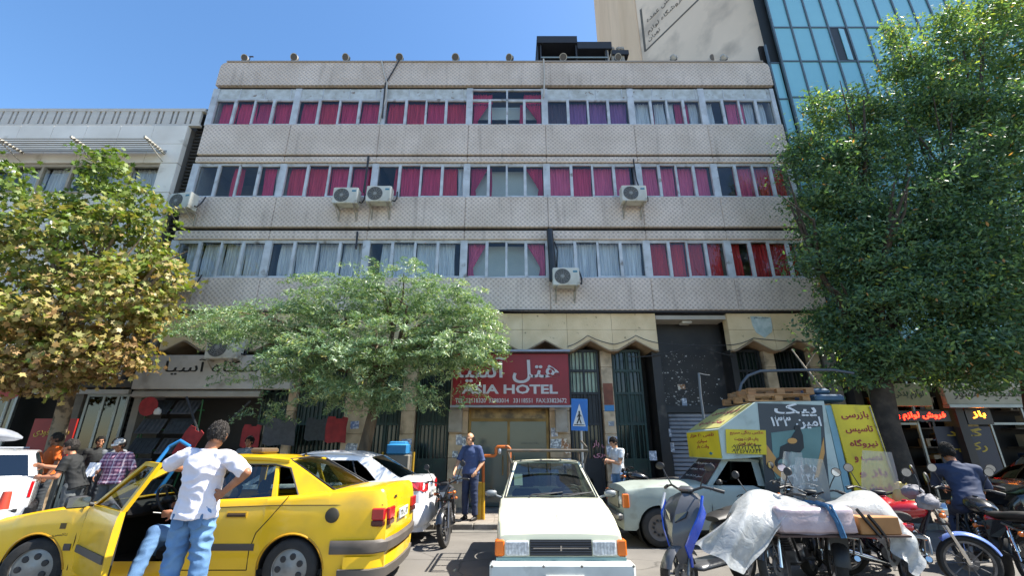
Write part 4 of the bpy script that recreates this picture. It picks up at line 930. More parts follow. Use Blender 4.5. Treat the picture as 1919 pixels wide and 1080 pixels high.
L2 = [(E_(735, 545, 10.6), (1.15, 1.1, .75), 110), (E_(830, 580, 10.4), (.95, 1.0, .75), 100), (E_(640, 570, 10.5), (1.1, 1.1, .7), 100), (E_(540, 610, 10.3), (1.0, 1.1, .6), 100), (E_(440, 612, 10.4), (.85, .8, .42), 56), (E_(372, 630, 10.6), (.5, .6, .28), 22),
      (E_(850, 660, 10.1), (1.0, 1.0, .6), 110), (E_(740, 650, 9.9), (1.3, 1.2, .7), 120), (E_(630, 680, 9.9), (1.2, 1.2, .6), 110), (E_(556, 690, 10.4), (.75, .8, .5), 55), (E_(640, 740, 10.2), (.8, .9, .35), 50), (E_(760, 745, 10.3), (.6, .8, .4), 40),
      (E_(470, 705, 10.8), (.3, .4, .35), 10), (E_(885, 650, 10.1), (.38, .5, .45), 22), (E_(880, 600, 10.3), (.5, .6, .45), 34), (E_(500, 765, 10.9), (.4, .4, .3), 9), (E_(875, 745, 10.3), (.12, .2, .35), 5)]
P2, N2, T2 = lobes_to_leaves([(c_, tuple(.86 * x for x in r_), int(n_ * 1.1)) for c_, r_, n_ in L2], 54, .26, rs, .8, .3, .6)
lv = np.clip(rs.normal(size=len(P2)) * .2 + .4 + (T2 - .5) * .5, 0, .97); lv[rs.uniform(size=len(P2)) < .006] = 1
make_leaves('crown', lf2, P2, N2, rs.uniform(.07, .13, len(P2)), LANCE, lv, tr, rs)
# right: tall dense trees
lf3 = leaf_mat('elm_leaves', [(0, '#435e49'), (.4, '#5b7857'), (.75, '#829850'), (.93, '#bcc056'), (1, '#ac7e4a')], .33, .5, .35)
rs = np.random.RandomState(9)
tr = thing('elm_tree', 'tall dense green tree covering the corner between the hotel and the glass tower', 'tree', (8.6, 10.7, .1), world=True)
m = M(); m.tube([(8.6, 10.75, .1), (8.5, 10.7, 2.0), (8.6, 10.6, 3.8), (8.9, 10.5, 5.5)], [.3, .25, .22, .18], 12); trunk = obj('trunk', m, bark_d, tr, 60)
m = M(); limbs(m, (8.6, 10.6, 3.4), [(7.2, 10.3, 7.5), (9.5, 9.8, 10.5), (11, 9.8, 8.5), (7.6, 10.0, 5.0), (9.0, 9.2, 7.5), (10.4, 9.6, 5.5)], .1, rs); obj('limb', m, bark_d, trunk, 60)
L3 = [(E_(1530, 470, 10.3), (.5, .7, .6), 40), (E_(1640, 480, 10.0), (.7, .8, .7), 55), (E_(1640, 205, 10.2), (.45, .5, .5), 22), (E_(1560, 360, 10.2), (.6, .7, .6), 45), (E_(1530, 190, 10.7), (.22, .3, .5), 12), (E_(1560, 225, 10.6), (.45, .6, .6), 28), (E_(1612, 190, 10.6), (.25, .35, .6), 14), (E_(1505, 265, 10.7), (.4, .5, .5), 22), (E_(1480, 300, 10.8), (.3, .4, .4), 14), (E_(1540, 300, 10.5), (.7, .8, .7), 50), (E_(1610, 300, 10.4), (.7, .8, .9), 60),
      (E_(1520, 400, 10.6), (.5, .7, .8), 34), (E_(1600, 420, 10.2), (.9, 1.0, .9), 75), (E_(1680, 250, 10.2), (.6, .7, 1.0), 50), (E_(1690, 120, 10.2), (.45, .6, .7), 32), (E_(1675, 60, 10.3), (.25, .3, .5), 12), (E_(1740, 180, 10.0), (.7, .8, 1.0), 60),
      (E_(1690, 380, 10.0), (1.0, 1.1, 1.0), 95), (E_(1570, 520, 10.4), (.5, .7, .5), 30), (E_(1640, 560, 10.1), (.9, 1.0, .7), 80), (E_(1740, 500, 9.9), (1.1, 1.1, 1.0), 110), (E_(1530, 590, 10.7), (.4, .5, .25), 16), (E_(1580, 625, 10.6), (.6, .7, .35), 34), (E_(1670, 665, 10.2), (1.0, 1.0, .45), 75), (E_(1605, 695, 10.7), (.7, .7, .3), 32)]
P3, N3, T3 = lobes_to_leaves(L3, 52, .2, rs, .5, .2)
lv = np.clip(rs.normal(size=len(P3)) * .18 + .3 + (T3 - .5) * .35 + .22 * np.clip((P3[:, 2] - 8) / 5, 0, 1), 0, .97); lv[rs.uniform(size=len(P3)) < .01] = 1  # yellower with height: sun leaves, plus the sunlit top painted into leaf colour
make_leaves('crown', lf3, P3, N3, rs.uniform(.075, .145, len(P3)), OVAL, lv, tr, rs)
rs = np.random.RandomState(12)
tr = thing('elm_tree', 'tallest green tree with yellow-green sunlit top before the glass tower shops', 'tree', (12.2, 10.7, .1), world=True)
m = M(); m.tube([(12.2, 10.75, .1), (12.1, 10.7, 2.5), (12.3, 10.5, 4.5), (12.2, 10.2, 7)], [.3, .25, .22, .18], 12); trunk = obj('trunk', m, bark_d, tr, 60)
m = M(); limbs(m, (12.2, 10.6, 3.8), [(10.8, 10.0, 9.5), (12.5, 9.6, 12), (14, 9.8, 9), (11, 9.6, 6.0), (12.6, 9, 8)], .1, rs); obj('limb', m, bark_d, trunk, 60)
L4 = [(E_(1770, 40, 10.0), (.4, .5, .8), 28), (E_(1800, 110, 10.0), (.7, .8, 1.0), 60), (E_(1850, 10, 10.0), (.5, .6, .9), 36), (E_(1890, 90, 9.8), (.8, .9, 1.2), 75), (E_(1930, 10, 9.8), (.9, .9, 1.3), 70), (E_(1760, 200, 10.0), (.7, .8, .8), 60), (E_(1850, 220, 9.8), (.9, 1.0, 1.0), 85), (E_(1930, 230, 9.6), (1.0, 1.0, 1.1), 85),
      (E_(1790, 320, 9.8), (1.0, 1.1, 1.0), 95), (E_(1890, 360, 9.6), (1.2, 1.2, 1.2), 115), (E_(1800, 440, 9.7), (1.1, 1.1, .9), 100), (E_(1900, 500, 9.5), (1.3, 1.2, 1.1), 120), (E_(1790, 560, 9.8), (1.1, 1.1, .8), 95), (E_(1880, 610, 9.7), (1.2, 1.2, .8), 110), (E_(1760, 650, 10.1), (1.0, 1.0, .5), 70), (E_(1860, 680, 10.0), (1.1, 1.2, .5), 85), (E_(2050, 300, 9.8), (1.6, 1.4, 3.2), 170)]
P4, N4, T4 = lobes_to_leaves(L4, 52, .21, rs, .5, .2)
lv = np.clip(rs.normal(size=len(P4)) * .18 + .3 + (T4 - .5) * .35 + .25 * np.clip((P4[:, 2] - 8) / 5, 0, 1), 0, .97); lv[rs.uniform(size=len(P4)) < .012] = 1  # same rise with height: sunlit crown top put into colour beside real yellowing
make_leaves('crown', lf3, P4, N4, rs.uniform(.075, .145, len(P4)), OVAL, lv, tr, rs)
# bare pale twig in front of the right-hand bays
m = M(); m.tube([atY(1484, 655, 11.6), atY(1510, 690, 11.5), atY(1541, 728, 11.4)], [.015, .022, .03], 6); m.tube([atY(1510, 690, 11.5), atY(1530, 660, 11.5)], .01, 5); obj('twig', m, mat('pale_twig', '#a49a8c', .8), trunk)
# ================================================================== VEHICLES
tyre_m = mat('tyre_rubber', '#1d1c1b', .8, c2='#2b2927', scale=9, bump=.2); rim_m = mat('rim_grey', '#8c8d8c', .4, .5, c2='#6f706f', scale=6); black_pl = mat('black_plastic', '#26262a', .55, c2='#1b1b1d', scale=4)
chrome = mat('chrome', '#c8c8c8', .15, 1.0, wear=.1); steel = mat('worn_steel', '#8d8c8a', .35, .8, c2='#5f5c58', scale=8)
red_l = mat('tail_lens_red', '#b3141a', .2, spec=.7, coat=.5); amber_l = mat('amber_lens', '#d86a12', .2, spec=.7, coat=.5); white_l = mat('clear_lens', '#d5d8d8', .12, c2='#a5a9ab', scale=30, spec=.8, coat=.6)
car_glass = glass_mat('car_glass', '#aab5b2', .02, 1.5, .06); seat_m = mat('seat_cloth', '#3a3836', .9, c2='#2d2b2a', scale=8); dark_in = mat('car_interior', '#1b1a1a', .9)
plate_w = mat('plate_white', '#cfcfc8', .5); plate_b = mat('plate_blue', '#17418c', .5); inkm = mat('plate_ink', '#15151a', .5)
class Shell:
    """car body as a grid of columns (along x, forward) and rows (round the section)"""
    WF = ([0, .28, .55, .8, 1.0], [.93, .985, 1.0, .992, .965])
    FR = [0, .1, .22, .36, .5, .64, .76, .86, .94]
    def __init__(s, top, hw, sill, arches, crown=.03, nx=84):
        s.top, s.hw, s.sill, s.arches, s.crown = np.array(top), np.array(hw), sill, arches, crown
        x0, x1 = top[0][0], top[-1][0]; xs = list(np.linspace(x0, x1, nx))
        for c, r in arches: xs += [c - r, c + r, c - r + .004, c + r - .004]
        xs += [p[0] for p in top]; s.xs = sorted(set(round(x, 4) for x in xs if x0 - 1e-6 <= x <= x1 + 1e-6))
    def zt(s, x): return float(np.interp(x, s.top[:, 0], s.top[:, 1]))
    def w(s, x): return float(np.interp(x, s.hw[:, 0], s.hw[:, 1]))
    def zb(s, x):
        z = s.sill
        for c, r in s.arches:
            if abs(x - c) < r: z = max(z, .3 + math.sqrt(r * r - (x - c) ** 2))
        return min(z, s.zt(x) - .06)
    def y(s, x, z):
        t = (z - s.sill) / max(.05, s.zt(x) - s.sill); return s.w(x) * float(np.interp(t, *s.WF))
    def ring(s, x):
        zb, zt = s.zb(x), s.zt(x); w = s.w(x); side = []
        for f in s.FR: z = zb + (zt - zb) * f; side.append((s.y(x, z), z))
        ye = s.y(x, zt); side += [(ye - .012, zt - .012 + .004), (ye - .045, zt + .006), (ye * .6, zt + s.crown * .7), (ye * .25, zt + s.crown)]
        return [(x, y, z) for y, z in side] + [(x, -y, z) for y, z in side[::-1]]
    def body(s, skip=None):
        m = M(); rings = [s.ring(x) for x in s.xs]; n = len(rings[0]); m.v = [p for r in rings for p in r]
        for i in range(len(rings) - 1):
            for j in range(n - 1):
                q = (i * n + j, i * n + j + 1, (i + 1) * n + j + 1, (i + 1) * n + j)
                c = [sum(m.v[k][a] for k in q) / 4 for a in range(3)]
                if skip and skip(*c): continue
                m.f.append(q)
        m.f.append(tuple(range(n))); o = (len(rings) - 1) * n; m.f.append(tuple(range(o, o + n))[::-1])
        return m
    def line(s, pts, r=.006, side=1, off=.001):
        m = M(); m.tube([(x, side * (s.y(x, z) + off), z) for x, z in pts], r, 5); return m
    def strip(s, x0, x1, z0, z1, side=1, off=.012, n=14):
        m = M(); a = []; b = []
        rings = []
        for i in range(n + 1):
            x = x0 + (x1 - x0) * i / n; rings.append([(x, side * (s.y(x, z) + o), z) for z, o in ((z0, -.01), (z0, off * .6), ((z0 + z1) / 2, off), (z1, off * .6), (z1, -.01))])
        return m.loft(rings, True, True)
def wheel(parent, x, y, r, w=.19, side=1, style='steel', steer=0.0, rim_mat=None):
    mt = Matrix.Translation((x, y, r)) @ Matrix.Rotation(steer, 4, 'Z')
    t = M(); rr = r * .66
    t.lathe([(rr, -w / 2), (r * .9, -w / 2), (r * .975, -w / 2 + .02), (r, -w / 2 + .05), (r, w / 2 - .05), (r * .975, w / 2 - .02), (r * .9, w / 2), (rr, w / 2), (rr * .97, w / 4), (rr * .97, -w / 4), (rr, -w / 2)], (0, 0, 0), (0, 1, 0), 36)
    t.v = [mt @ Vector(p) for p in t.v]; wo = obj('wheel', t, tyre_m, parent, 50)
    d = M(); s = side
    if style == 'steel':
        d.lathe([(0, .05 * s), (rr * .3, .055 * s), (rr * .4, .045 * s), (rr * .75, .06 * s), (rr * .9, .075 * s), (rr, .08 * s), (rr, 0), (0, 0)], (0, 0, 0), (0, 1, 0), 28)
    else:
        d.lathe([(0, .085 * s), (rr * .2, .09 * s), (rr * .3, .08 * s), (rr * .62, .088 * s), (rr * .95, .07 * s), (rr, .075 * s), (rr, 0), (0, 0)], (0, 0, 0), (0, 1, 0), 28)
    d.v = [mt @ Vector(p) for p in d.v]; ro = obj('rim', d, rim_mat or rim_m, wo, 40)
    h = M(); k = 7 if style == 'cover' else 10
    for i in range(k):
        a = 2 * PI * i / k; q = rr * (.62 if style == 'cover' else .55); sz = rr * (.17 if style == 'cover' else .09)
        h.lathe([(0, .093 * s), (sz * .8, .093 * s), (sz, .088 * s), (sz, .05 * s)], (q * math.cos(a), 0, q * math.sin(a)), (0, 1, 0), 10)
    h.v = [mt @ Vector(p) for p in h.v]; hh = obj('rim_holes', h, black_pl, wo); hh['kind'] = 'stuff'
    return wo
def wells(parent, sh):
    m = M()
    for c, r in sh.arches:
        for s in (1, -1):
            w = sh.w(c)
            m.lathe([(r * .99, .28), (r * .99, 0), (0, 0)], (c, s * (w - .3), .3), (0, s, 0), 24)
    o = obj('wheel_wells', m, dark_in, parent, None, fix=False); o['kind'] = 'stuff'
def side_poly(sh, pts, zb, zr, yb, yr, side, th=.045):
    def y(z): return yb + (yr - yb) * (z - zb) / (zr - zb)
    m = M(); n = len(pts); o = [(x, side * y(z), z) for x, z in pts]; i_ = [(x, side * (y(z) - th), z) for x, z in pts]
    return m.add(o + i_, [tuple(range(n)), tuple(range(n, 2 * n))[::-1]] + [(k, (k + 1) % n, (k + 1) % n + n, k + n) for k in range(n)])
def roof_panel(xs_z, yr, crown=.04, th=.03):
    m = M(); rings = []
    for x, z in xs_z:
        r = [(x, yr * t, z + crown * (1 - t * t)) for t in np.linspace(-1, 1, 11)] + [(x, yr * t, z + crown * (1 - t * t) - th) for t in np.linspace(1, -1, 11)]
        rings.append(r)
    return m.loft(rings, True, True)
def glass_patch(b0, b1, t1, t0, bulge):
    """b0,b1 lower corners, t0,t1 upper corners; bulge vector at the middle"""
    m = M(); b0, b1, t0, t1 = map(Vector, (b0, b1, t0, t1)); bulge = Vector(bulge)
    return m.grid(lambda u, v: b0.lerp(b1, u).lerp(t0.lerp(t1, u), v) + bulge * (4 * u * (1 - u)) * (.6 + .4 * 4 * v * (1 - v)), 12, 4)
def seat(parent, x, y, z=.32, back=1.02, w=.5):
    m = M(); m.box((x - .05, y - w / 2, z), (x + .5, y + w / 2, z + .18), .05); m.obox(Matrix.Translation((x, y, z + .14)) @ Matrix.Rotation(-.25, 4, 'Y'), (-.08, -w / 2, 0), (.06, w / 2, back - z - .18), .05)
    o = obj('seat', m, seat_m, parent, 40)
    if w < 1: m = M(); m.obox(Matrix.Translation((x - .16, y, back - .03)) @ Matrix.Rotation(-.2, 4, 'Y'), (-.04, -.13, 0), (.04, .13, .18), .035); obj('headrest', m, seat_m, o, 40)
    return o
def plate(parent, p, w, h, txt, nrm_rot, name='number_plate'):
    mt = Matrix.Translation(p) @ Matrix.Rotation(nrm_rot, 4, 'Z')
    m = M(); m.obox(mt, (-w / 2, -.008, -h / 2), (w / 2, .004, h / 2), .003); o = obj(name, m, plate_w, parent)
    m = M(); m.obox(mt, (-w / 2 + .004, -.0095, -h / 2 + .004), (-w / 2 + .035, -.008, h / 2 - .004)); obj('blue_band', m, plate_b, o)
    c = mt @ V(.02, -.0085, 0); o0 = Vector(ORIG.get(parent.name, (0, 0, 0)))
    lettering(txt, inkm, o, c, w * .78, h * .62, .01, .002, mt)
    return o
# ---------------------------------------------------------------- the yellow taxi
yel = mat('taxi_yellow', '#e9b90e', .3, c2='#dcae0c', scale=1.2, coat=.5, dirt='#c39c25', dscale=2.2, dlo=.5, dhi=.75)
taxi = thing('taxi', 'yellow taxi saloon with its front door open and a man seated inside', 'taxi', (-2.51, 6.70, 0), PI)
A_ = [(0, .37), (2.92, .37)]
tsh = Shell([(-1.03, .98), (-1.0, 1.10), (-.95, 1.135), (-.3, 1.10), (0, 1.065), (.6, 1.03), (1.4, 1.0), (2.25, .985), (2.5, .965), (3.0, .9), (3.5, .81), (3.72, .74), (3.76, .62)],
            [(-1.03, .76), (-.9, .83), (-.4, .875), (.3, .89), (1.5, .895), (2.6, .885), (3.2, .85), (3.6, .78), (3.76, .68)], .22, A_, .025)
DX0, DX1 = 1.33, 2.42
def tskip(x, y, z):
    if DX0 < x < DX1 and y > .6 and z > .36: return True
    if -.02 < x < 2.2 and z > .95 and abs(y) < .8 and z > tsh.zt(x) - .02: return True
    return False
obj('body', tsh.body(tskip), yel, taxi, 40); wells(taxi, tsh)
ZB, ZR, YB, YR = 1.0, 1.46, .80, .6
tp = dict(sh=tsh, zb=ZB, zr=ZR, yb=YB, yr=YR)
for s in (1, -1):
    sd = M()
    polys = [[(-.36, 1.10), (.04, 1.06), (-.06 + .32, 1.36), (.40, 1.455), (.30, 1.46)],        # rear pillar, lower part
             [(.40, 1.455), (.26, 1.36), (.5, 1.395), (.7, 1.40), (1.5, 1.40), (1.63, 1.39), (1.62, 1.465), (.9, 1.49)],       # roof rail
             [(1.26, 1.0), (1.34, 1.0), (1.24, 1.40), (1.16, 1.40)],       # centre pillar
             [(2.32, .985), (2.44, .975), (1.68, 1.46), (1.58, 1.42)],       # windscreen pillar
             [(.3, 1.045), (.36, 1.04), (.44, 1.39), (.40, 1.385)]]
    for p_ in polys: sd.add(*(lambda q: (q.v, q.f))(side_poly(tsh, p_, ZB, ZR, YB, YR, s)))
    obj('side_frame', sd, yel, taxi)
    for p_ in ([(.37, 1.045), (1.25, 1.005), (1.16, 1.39), (.45, 1.39)], [(.06, 1.06), (.3, 1.045), (.4, 1.38), (.28, 1.35)]) + (() if s == 1 else ([(1.35, 1.0), (2.3, .99), (1.6, 1.40), (1.25, 1.40)],)):
        g_ = M(); yy = [YB + (YR - YB) * (z - ZB) / (ZR - ZB) - .02 for _, z in p_]
        g_.add([(x, s * y, z) for (x, z), y in zip(p_, yy)], [(0, 1, 2, 3)]); obj('side_window', g_, car_glass, taxi)
    # dark rubber round the rear side window
    ln = M(); cyc = [(.04, 1.055), (1.27, 1.0), (1.17, 1.405), (.45, 1.40), (.24, 1.36), (.04, 1.055)]
    ln.tube([(x, s * (YB + (YR - YB) * (z - ZB) / (ZR - ZB) + .003), z) for x, z in cyc], .011, 5); obj('window_seal', ln, black_pl, taxi, 60)
    for xa_, xb_, nm in ((-.62, -.62, 0),):
        pass
    obj('rub_strip', tsh.strip(.42, 1.3, .5, .57, s), mat('rub_strip', '#4a433e', .6), taxi, 50)
    obj('rub_strip', tsh.strip(2.5, 2.78 - .2, .5, .57, s), MATS['rub_strip'], taxi, 50)
    mat('bumper_grey', '#57504a', .6, c2='#474039', scale=4)
    seam = M()
    for pts in ([(1.3, 1.0), (1.31, .6), (1.3, .3)], [(.12, 1.06), (.2, .95), (.3, .82), (.42, .68), (.47, .5), (.48, .3)], [(.48, .3), (1.3, .3)], [(-.98, .96), (-.4, .965), (.2, .965), (1.3, .93)], [(2.5, .96), (2.47, .6), (2.5, .3)]):
        q = tsh.line(pts if len(pts) > 2 else [pts[0], pts[1]], .0055, s); seam.add(q.v, q.f)
    o = obj('panel_gaps', seam, mat('panel_gap', '#3b2f10', .9), taxi); o['kind'] = 'stuff'
    m = tsh.strip(.56, .8, .83, .9, s, .006, 4); h_ = obj('door_handle', m, mat('handle_rim', '#c89a14', .5), taxi)
    m = tsh.strip(.575, .785, .845, .885, s, .014, 4); obj('handle_recess', m, mat('handle_brown', '#3b2a14', .6), h_)
m = M(); m.lathe([(0, .012), (.07, .012), (.08, .004), (.082, -.03)], (-.42, tsh.y(-.42, .86) + .004, .86), (.04, 1, .14), 20); obj('fuel_cap', m, mat('fuel_cap', '#2f2a1e', .5), taxi, 40)
obj('roof', roof_panel([(.28, 1.455), (.6, 1.485), (1.0, 1.495), (1.4, 1.485), (1.68, 1.455)], .625, .03), yel, taxi, 60)
obj('windscreen', glass_patch((2.4, -.74, .985), (2.4, .74, .985), (1.66, .58, 1.46), (1.66, -.58, 1.46), (.07, 0, .02)), car_glass, taxi, 180)
rw = obj('rear_window', glass_patch((-.34, -.66, 1.115), (-.34, .66, 1.115), (.3, .55, 1.455), (.3, -.55, 1.455), (-.06, 0, .02)), car_glass, taxi, 180)
m = M(); m.tube([(-.345, -.67, 1.112), (-.4, 0, 1.13), (-.345, .67, 1.112), (.3, .56, 1.46), (.26, 0, 1.485), (.3, -.56, 1.46), (-.345, -.67, 1.112)], .014, 5); obj('window_rubber', m, black_pl, rw, 60)
m = M(); m.box((-.33, -.62, 1.0), (.1, .62, 1.03)); m.box((2.05, -.7, .8), (2.38, .7, .97), .04); m.box((-.5, -.8, .24), (2.7, .8, .3)); m.box((2.5, -.8, .3), (2.54, .8, .9)); m.box((-.36, -.75, .3), (-.32, .75, 1.02)); obj('cabin_trim', m, dark_in, taxi, 40)
seat(taxi, 1.22, .38); seat(taxi, 1.22, -.38); seat(taxi, .22, 0, .32, 1.02, 1.3)
m = M(); mtw = Matrix.Translation((1.86, .38, .98)) @ Matrix.Rotation(-1.1, 4, 'Y')
ring = [mtw @ V(.185 * math.cos(a), .185 * math.sin(a), 0) for a in np.linspace(0, 2 * PI, 25)]; m.tube(ring, .017, 8); m.cyl(mtw @ V(0, 0, 0), mtw @ V(0, 0, -.2), .03); m.cyl(mtw @ V(-.17, 0, 0), mtw @ V(.17, 0, 0), .014, n=6); m.ell(mtw @ V(0, 0, 0), (.07, .07, .05)); obj('steering_wheel', m, black_pl, taxi, 60)
for x, st in ((0, 0), (2.92, .25)):
    for s in (1, -1): wheel(taxi, x, s * .77, .31, .19, s, 'cover', st if x else 0)
for c, r in A_:
    for s in (1, -1):
        m = M(); m.tube([(c + r * math.cos(a), s * (tsh.y(c + r * math.cos(a), .3 + r * math.sin(a)) - .004), .3 + r * math.sin(a)) for a in np.linspace(0.02, PI - .02, 20)], .014, 6); obj('arch_lip', m, mat('arch_lip', '#b98708', .5), taxi, 60)
# rear end
m = M(); rgs = []
for z, o_ in ((.46, 0), (.475, .03), (.57, .04), (.6, .0)):
    rgs.append([(-.44, .885 + o_ * .3, z), (-.7, .88 + o_ * .4, z), (-.93, .845 + o_ * .6, z), (-1.03 - o_, .74, z), (-1.07 - o_, .4, z), (-1.08 - o_, 0, z), (-1.07 - o_, -.4, z), (-1.03 - o_, -.74, z), (-.93, -.845 - o_ * .6, z), (-.7, -.88 - o_ * .4, z), (-.44, -.885 - o_ * .3, z)])
m.loft(rgs, False, False, False); obj('rear_bumper', m, MATS['bumper_grey'], taxi, 40)
m = M(); rgs = []
for z, e in ((.18, -.02), (.2, .02), (.3, .03), (.31, 0)): rgs.append([(-.55, .86 + e, z), (-.9, .83 + e, z), (-1.02 - e, .72, z), (-1.06 - e, .4, z), (-1.07 - e, 0, z), (-1.06 - e, -.4, z), (-1.02 - e, -.72, z), (-.9, -.83 - e, z), (-.55, -.86 - e, z)])
m.loft(rgs, False, False, False); obj('rear_skirt', m, mat('skirt_grey', '#4f4a45', .7), taxi, 40)
m = M(); rgs = []
for z in (.31, .43): rgs.append([(-.6, .865, z), (-.9, .835, z), (-1.02, .73, z), (-1.07, .4, z), (-1.08, 0, z), (-1.07, -.4, z), (-1.02, -.73, z), (-.9, -.835, z), (-.6, -.865, z)])
m.loft(rgs, False, False, False); obj('lower_bumper', m, yel, taxi, 40)
for s in (1, -1):
    for x0, x1, y0, y1, z0, z1, mt_ in ((-1.07, -1.0, .52, .755, .8, .93, red_l), (-1.07, -1.0, .52, .755, .735, .8, mat('smoked_lens', '#4d1712', .2, coat=.5)), (-1.02, -.87, .745, .845, .8, .93, red_l), (-1.02, -.87, .745, .845, .735, .8, MATS['smoked_lens'])):
        m = M(); m.box((x0, s * y0, z0), (x1, s * y1, z1), .012); obj('tail_light', m, mt_, taxi)
plate(taxi, (-1.055, 0, .8), .5, .12, '۱۳ ت ۲۴۵', -PI / 2)
lettering('405', inkm, taxi, (-1.038, .42, 1.02), .14, .035, .01, .003, Matrix.Rotation(-PI / 2, 4, 'Z'))
lettering('تاکسی', mat('fender_ink', '#5b4a20', .6), taxi, (2.66, tsh.y(2.66, .68) + .003, .66), .17, .04, .0, .002, Matrix.Rotation(PI, 4, 'Z'))
m = M(); m.box((2.62, tsh.y(2.64, .75), .72), (2.69, tsh.y(2.64, .75) + .004, .78)); obj('emblem', m, MATS['fender_ink'], taxi)
m = M(); m.box((.82, -.18, 1.53), (1.0, .26, 1.6), .02); obj('roof_sign', m, mat('roof_sign_brown', '#5a4a38', .5), taxi)
m = M(); m.tube([(.36, .1, 1.49), (.3, .1, 1.53)], .012, 6); m.box((.33, .08, 1.485), (.42, .12, 1.5)); obj('aerial_base', m, black_pl, taxi)
m = M(); m.box((3.72, -.66, .3), (3.82, .66, .56), .04); obj('front_bumper', m, MATS['bumper_grey'], taxi)
m = M(); m.box((3.68, -.66, .6), (3.765, -.4, .72), .01); m2 = M(); m2.box((3.68, .4, .6), (3.765, .66, .72), .01); obj('headlight', m, white_l, taxi); obj('headlight', m2, white_l, taxi)
# the open front door, hinged at its front edge
AD = math.radians(37); hinge = V(2.43, .885, 0)
fx = V(-math.cos(AD), math.sin(AD), 0); ny = V(math.sin(AD), math.cos(AD), 0)     # along the leaf to its free edge; outward
def dp(l, z, o=0.0): return hinge + fx * l + ny * o + V(0, 0, z)
def dprism(m, pts, o0, o1):
    a = [dp(l, z, o0 - max(0, z - .95) * .42) for l, z in pts]; b = [dp(l, z, o1 - max(0, z - .95) * .42) for l, z in pts]; n = len(pts)
    return m.add(a + b, [tuple(range(n))[::-1], tuple(range(n, 2 * n))] + [(i, (i + 1) % n, (i + 1) % n + n, i + n) for i in range(n)])
m = M(); rings = []
for l in np.linspace(0.01, 1.1, 8):
    rings.append([dp(l, z, o) for z, o in ((.3, -.055), (.3, -.015), (.42, -.002), (.6, .006), (.8, .0), (.92, -.012), (.975, -.03), (.975, -.075), (.6, -.06))])
m.loft(rings, True, True)
fr = M(); dprism(fr, [(1.02, .97), (1.1, .97), (1.2, 1.44), (1.12, 1.42)], -.075, -.03); dprism(fr, [(1.12, 1.40), (1.2, 1.44), (.8, 1.45), (.76, 1.41)], -.075, -.03); dprism(fr, [(.1, .97), (.02, .97), (.74, 1.45), (.82, 1.45), (.78, 1.41)], -.075, -.03)
m.add(fr.v, fr.f); dr = obj('door', m, yel, taxi, 40)
m = M(); dprism(m, [(.06, .34), (1.06, .34), (1.06, .94), (.06, .94)], -.085, -.062); obj('door_trim', m, mat('door_trim', '#2c2926', .8), dr)
m = M(); dprism(m, [(.1, .98), (1.02, .98), (1.12, 1.40), (.77, 1.41)], -.055, -.05); obj('door_window', m, car_glass, dr)
m = M(); dprism(m, [(.05, .5), (1.08, .5), (1.08, .57), (.05, .57)], .0, .02); obj('rub_strip', m, MATS['rub_strip'], dr)
m = M(); c_ = dp(.12, 1.02, .12); rmx = Matrix(((fx.x, ny.x, 0), (fx.y, ny.y, 0), (0, 0, 1))).to_4x4()
m.obox(Matrix.Translation(c_) @ rmx, (-.05, -.1, -.065), (.05, .12, .065), .03); m.cyl(dp(.1, .98, -.02), dp(.11, 1.0, .06), .025); mi = obj('wing_mirror', m, mat('mirror_black', '#2b2b2d', .5), dr, 50)
m = M(); m.obox(Matrix.Translation(c_) @ rmx, (.051, -.085, -.05), (.054, .105, .05)); obj('mirror_glass', m, mat('mirror_silver', '#8d9396', .08, .9), mi)
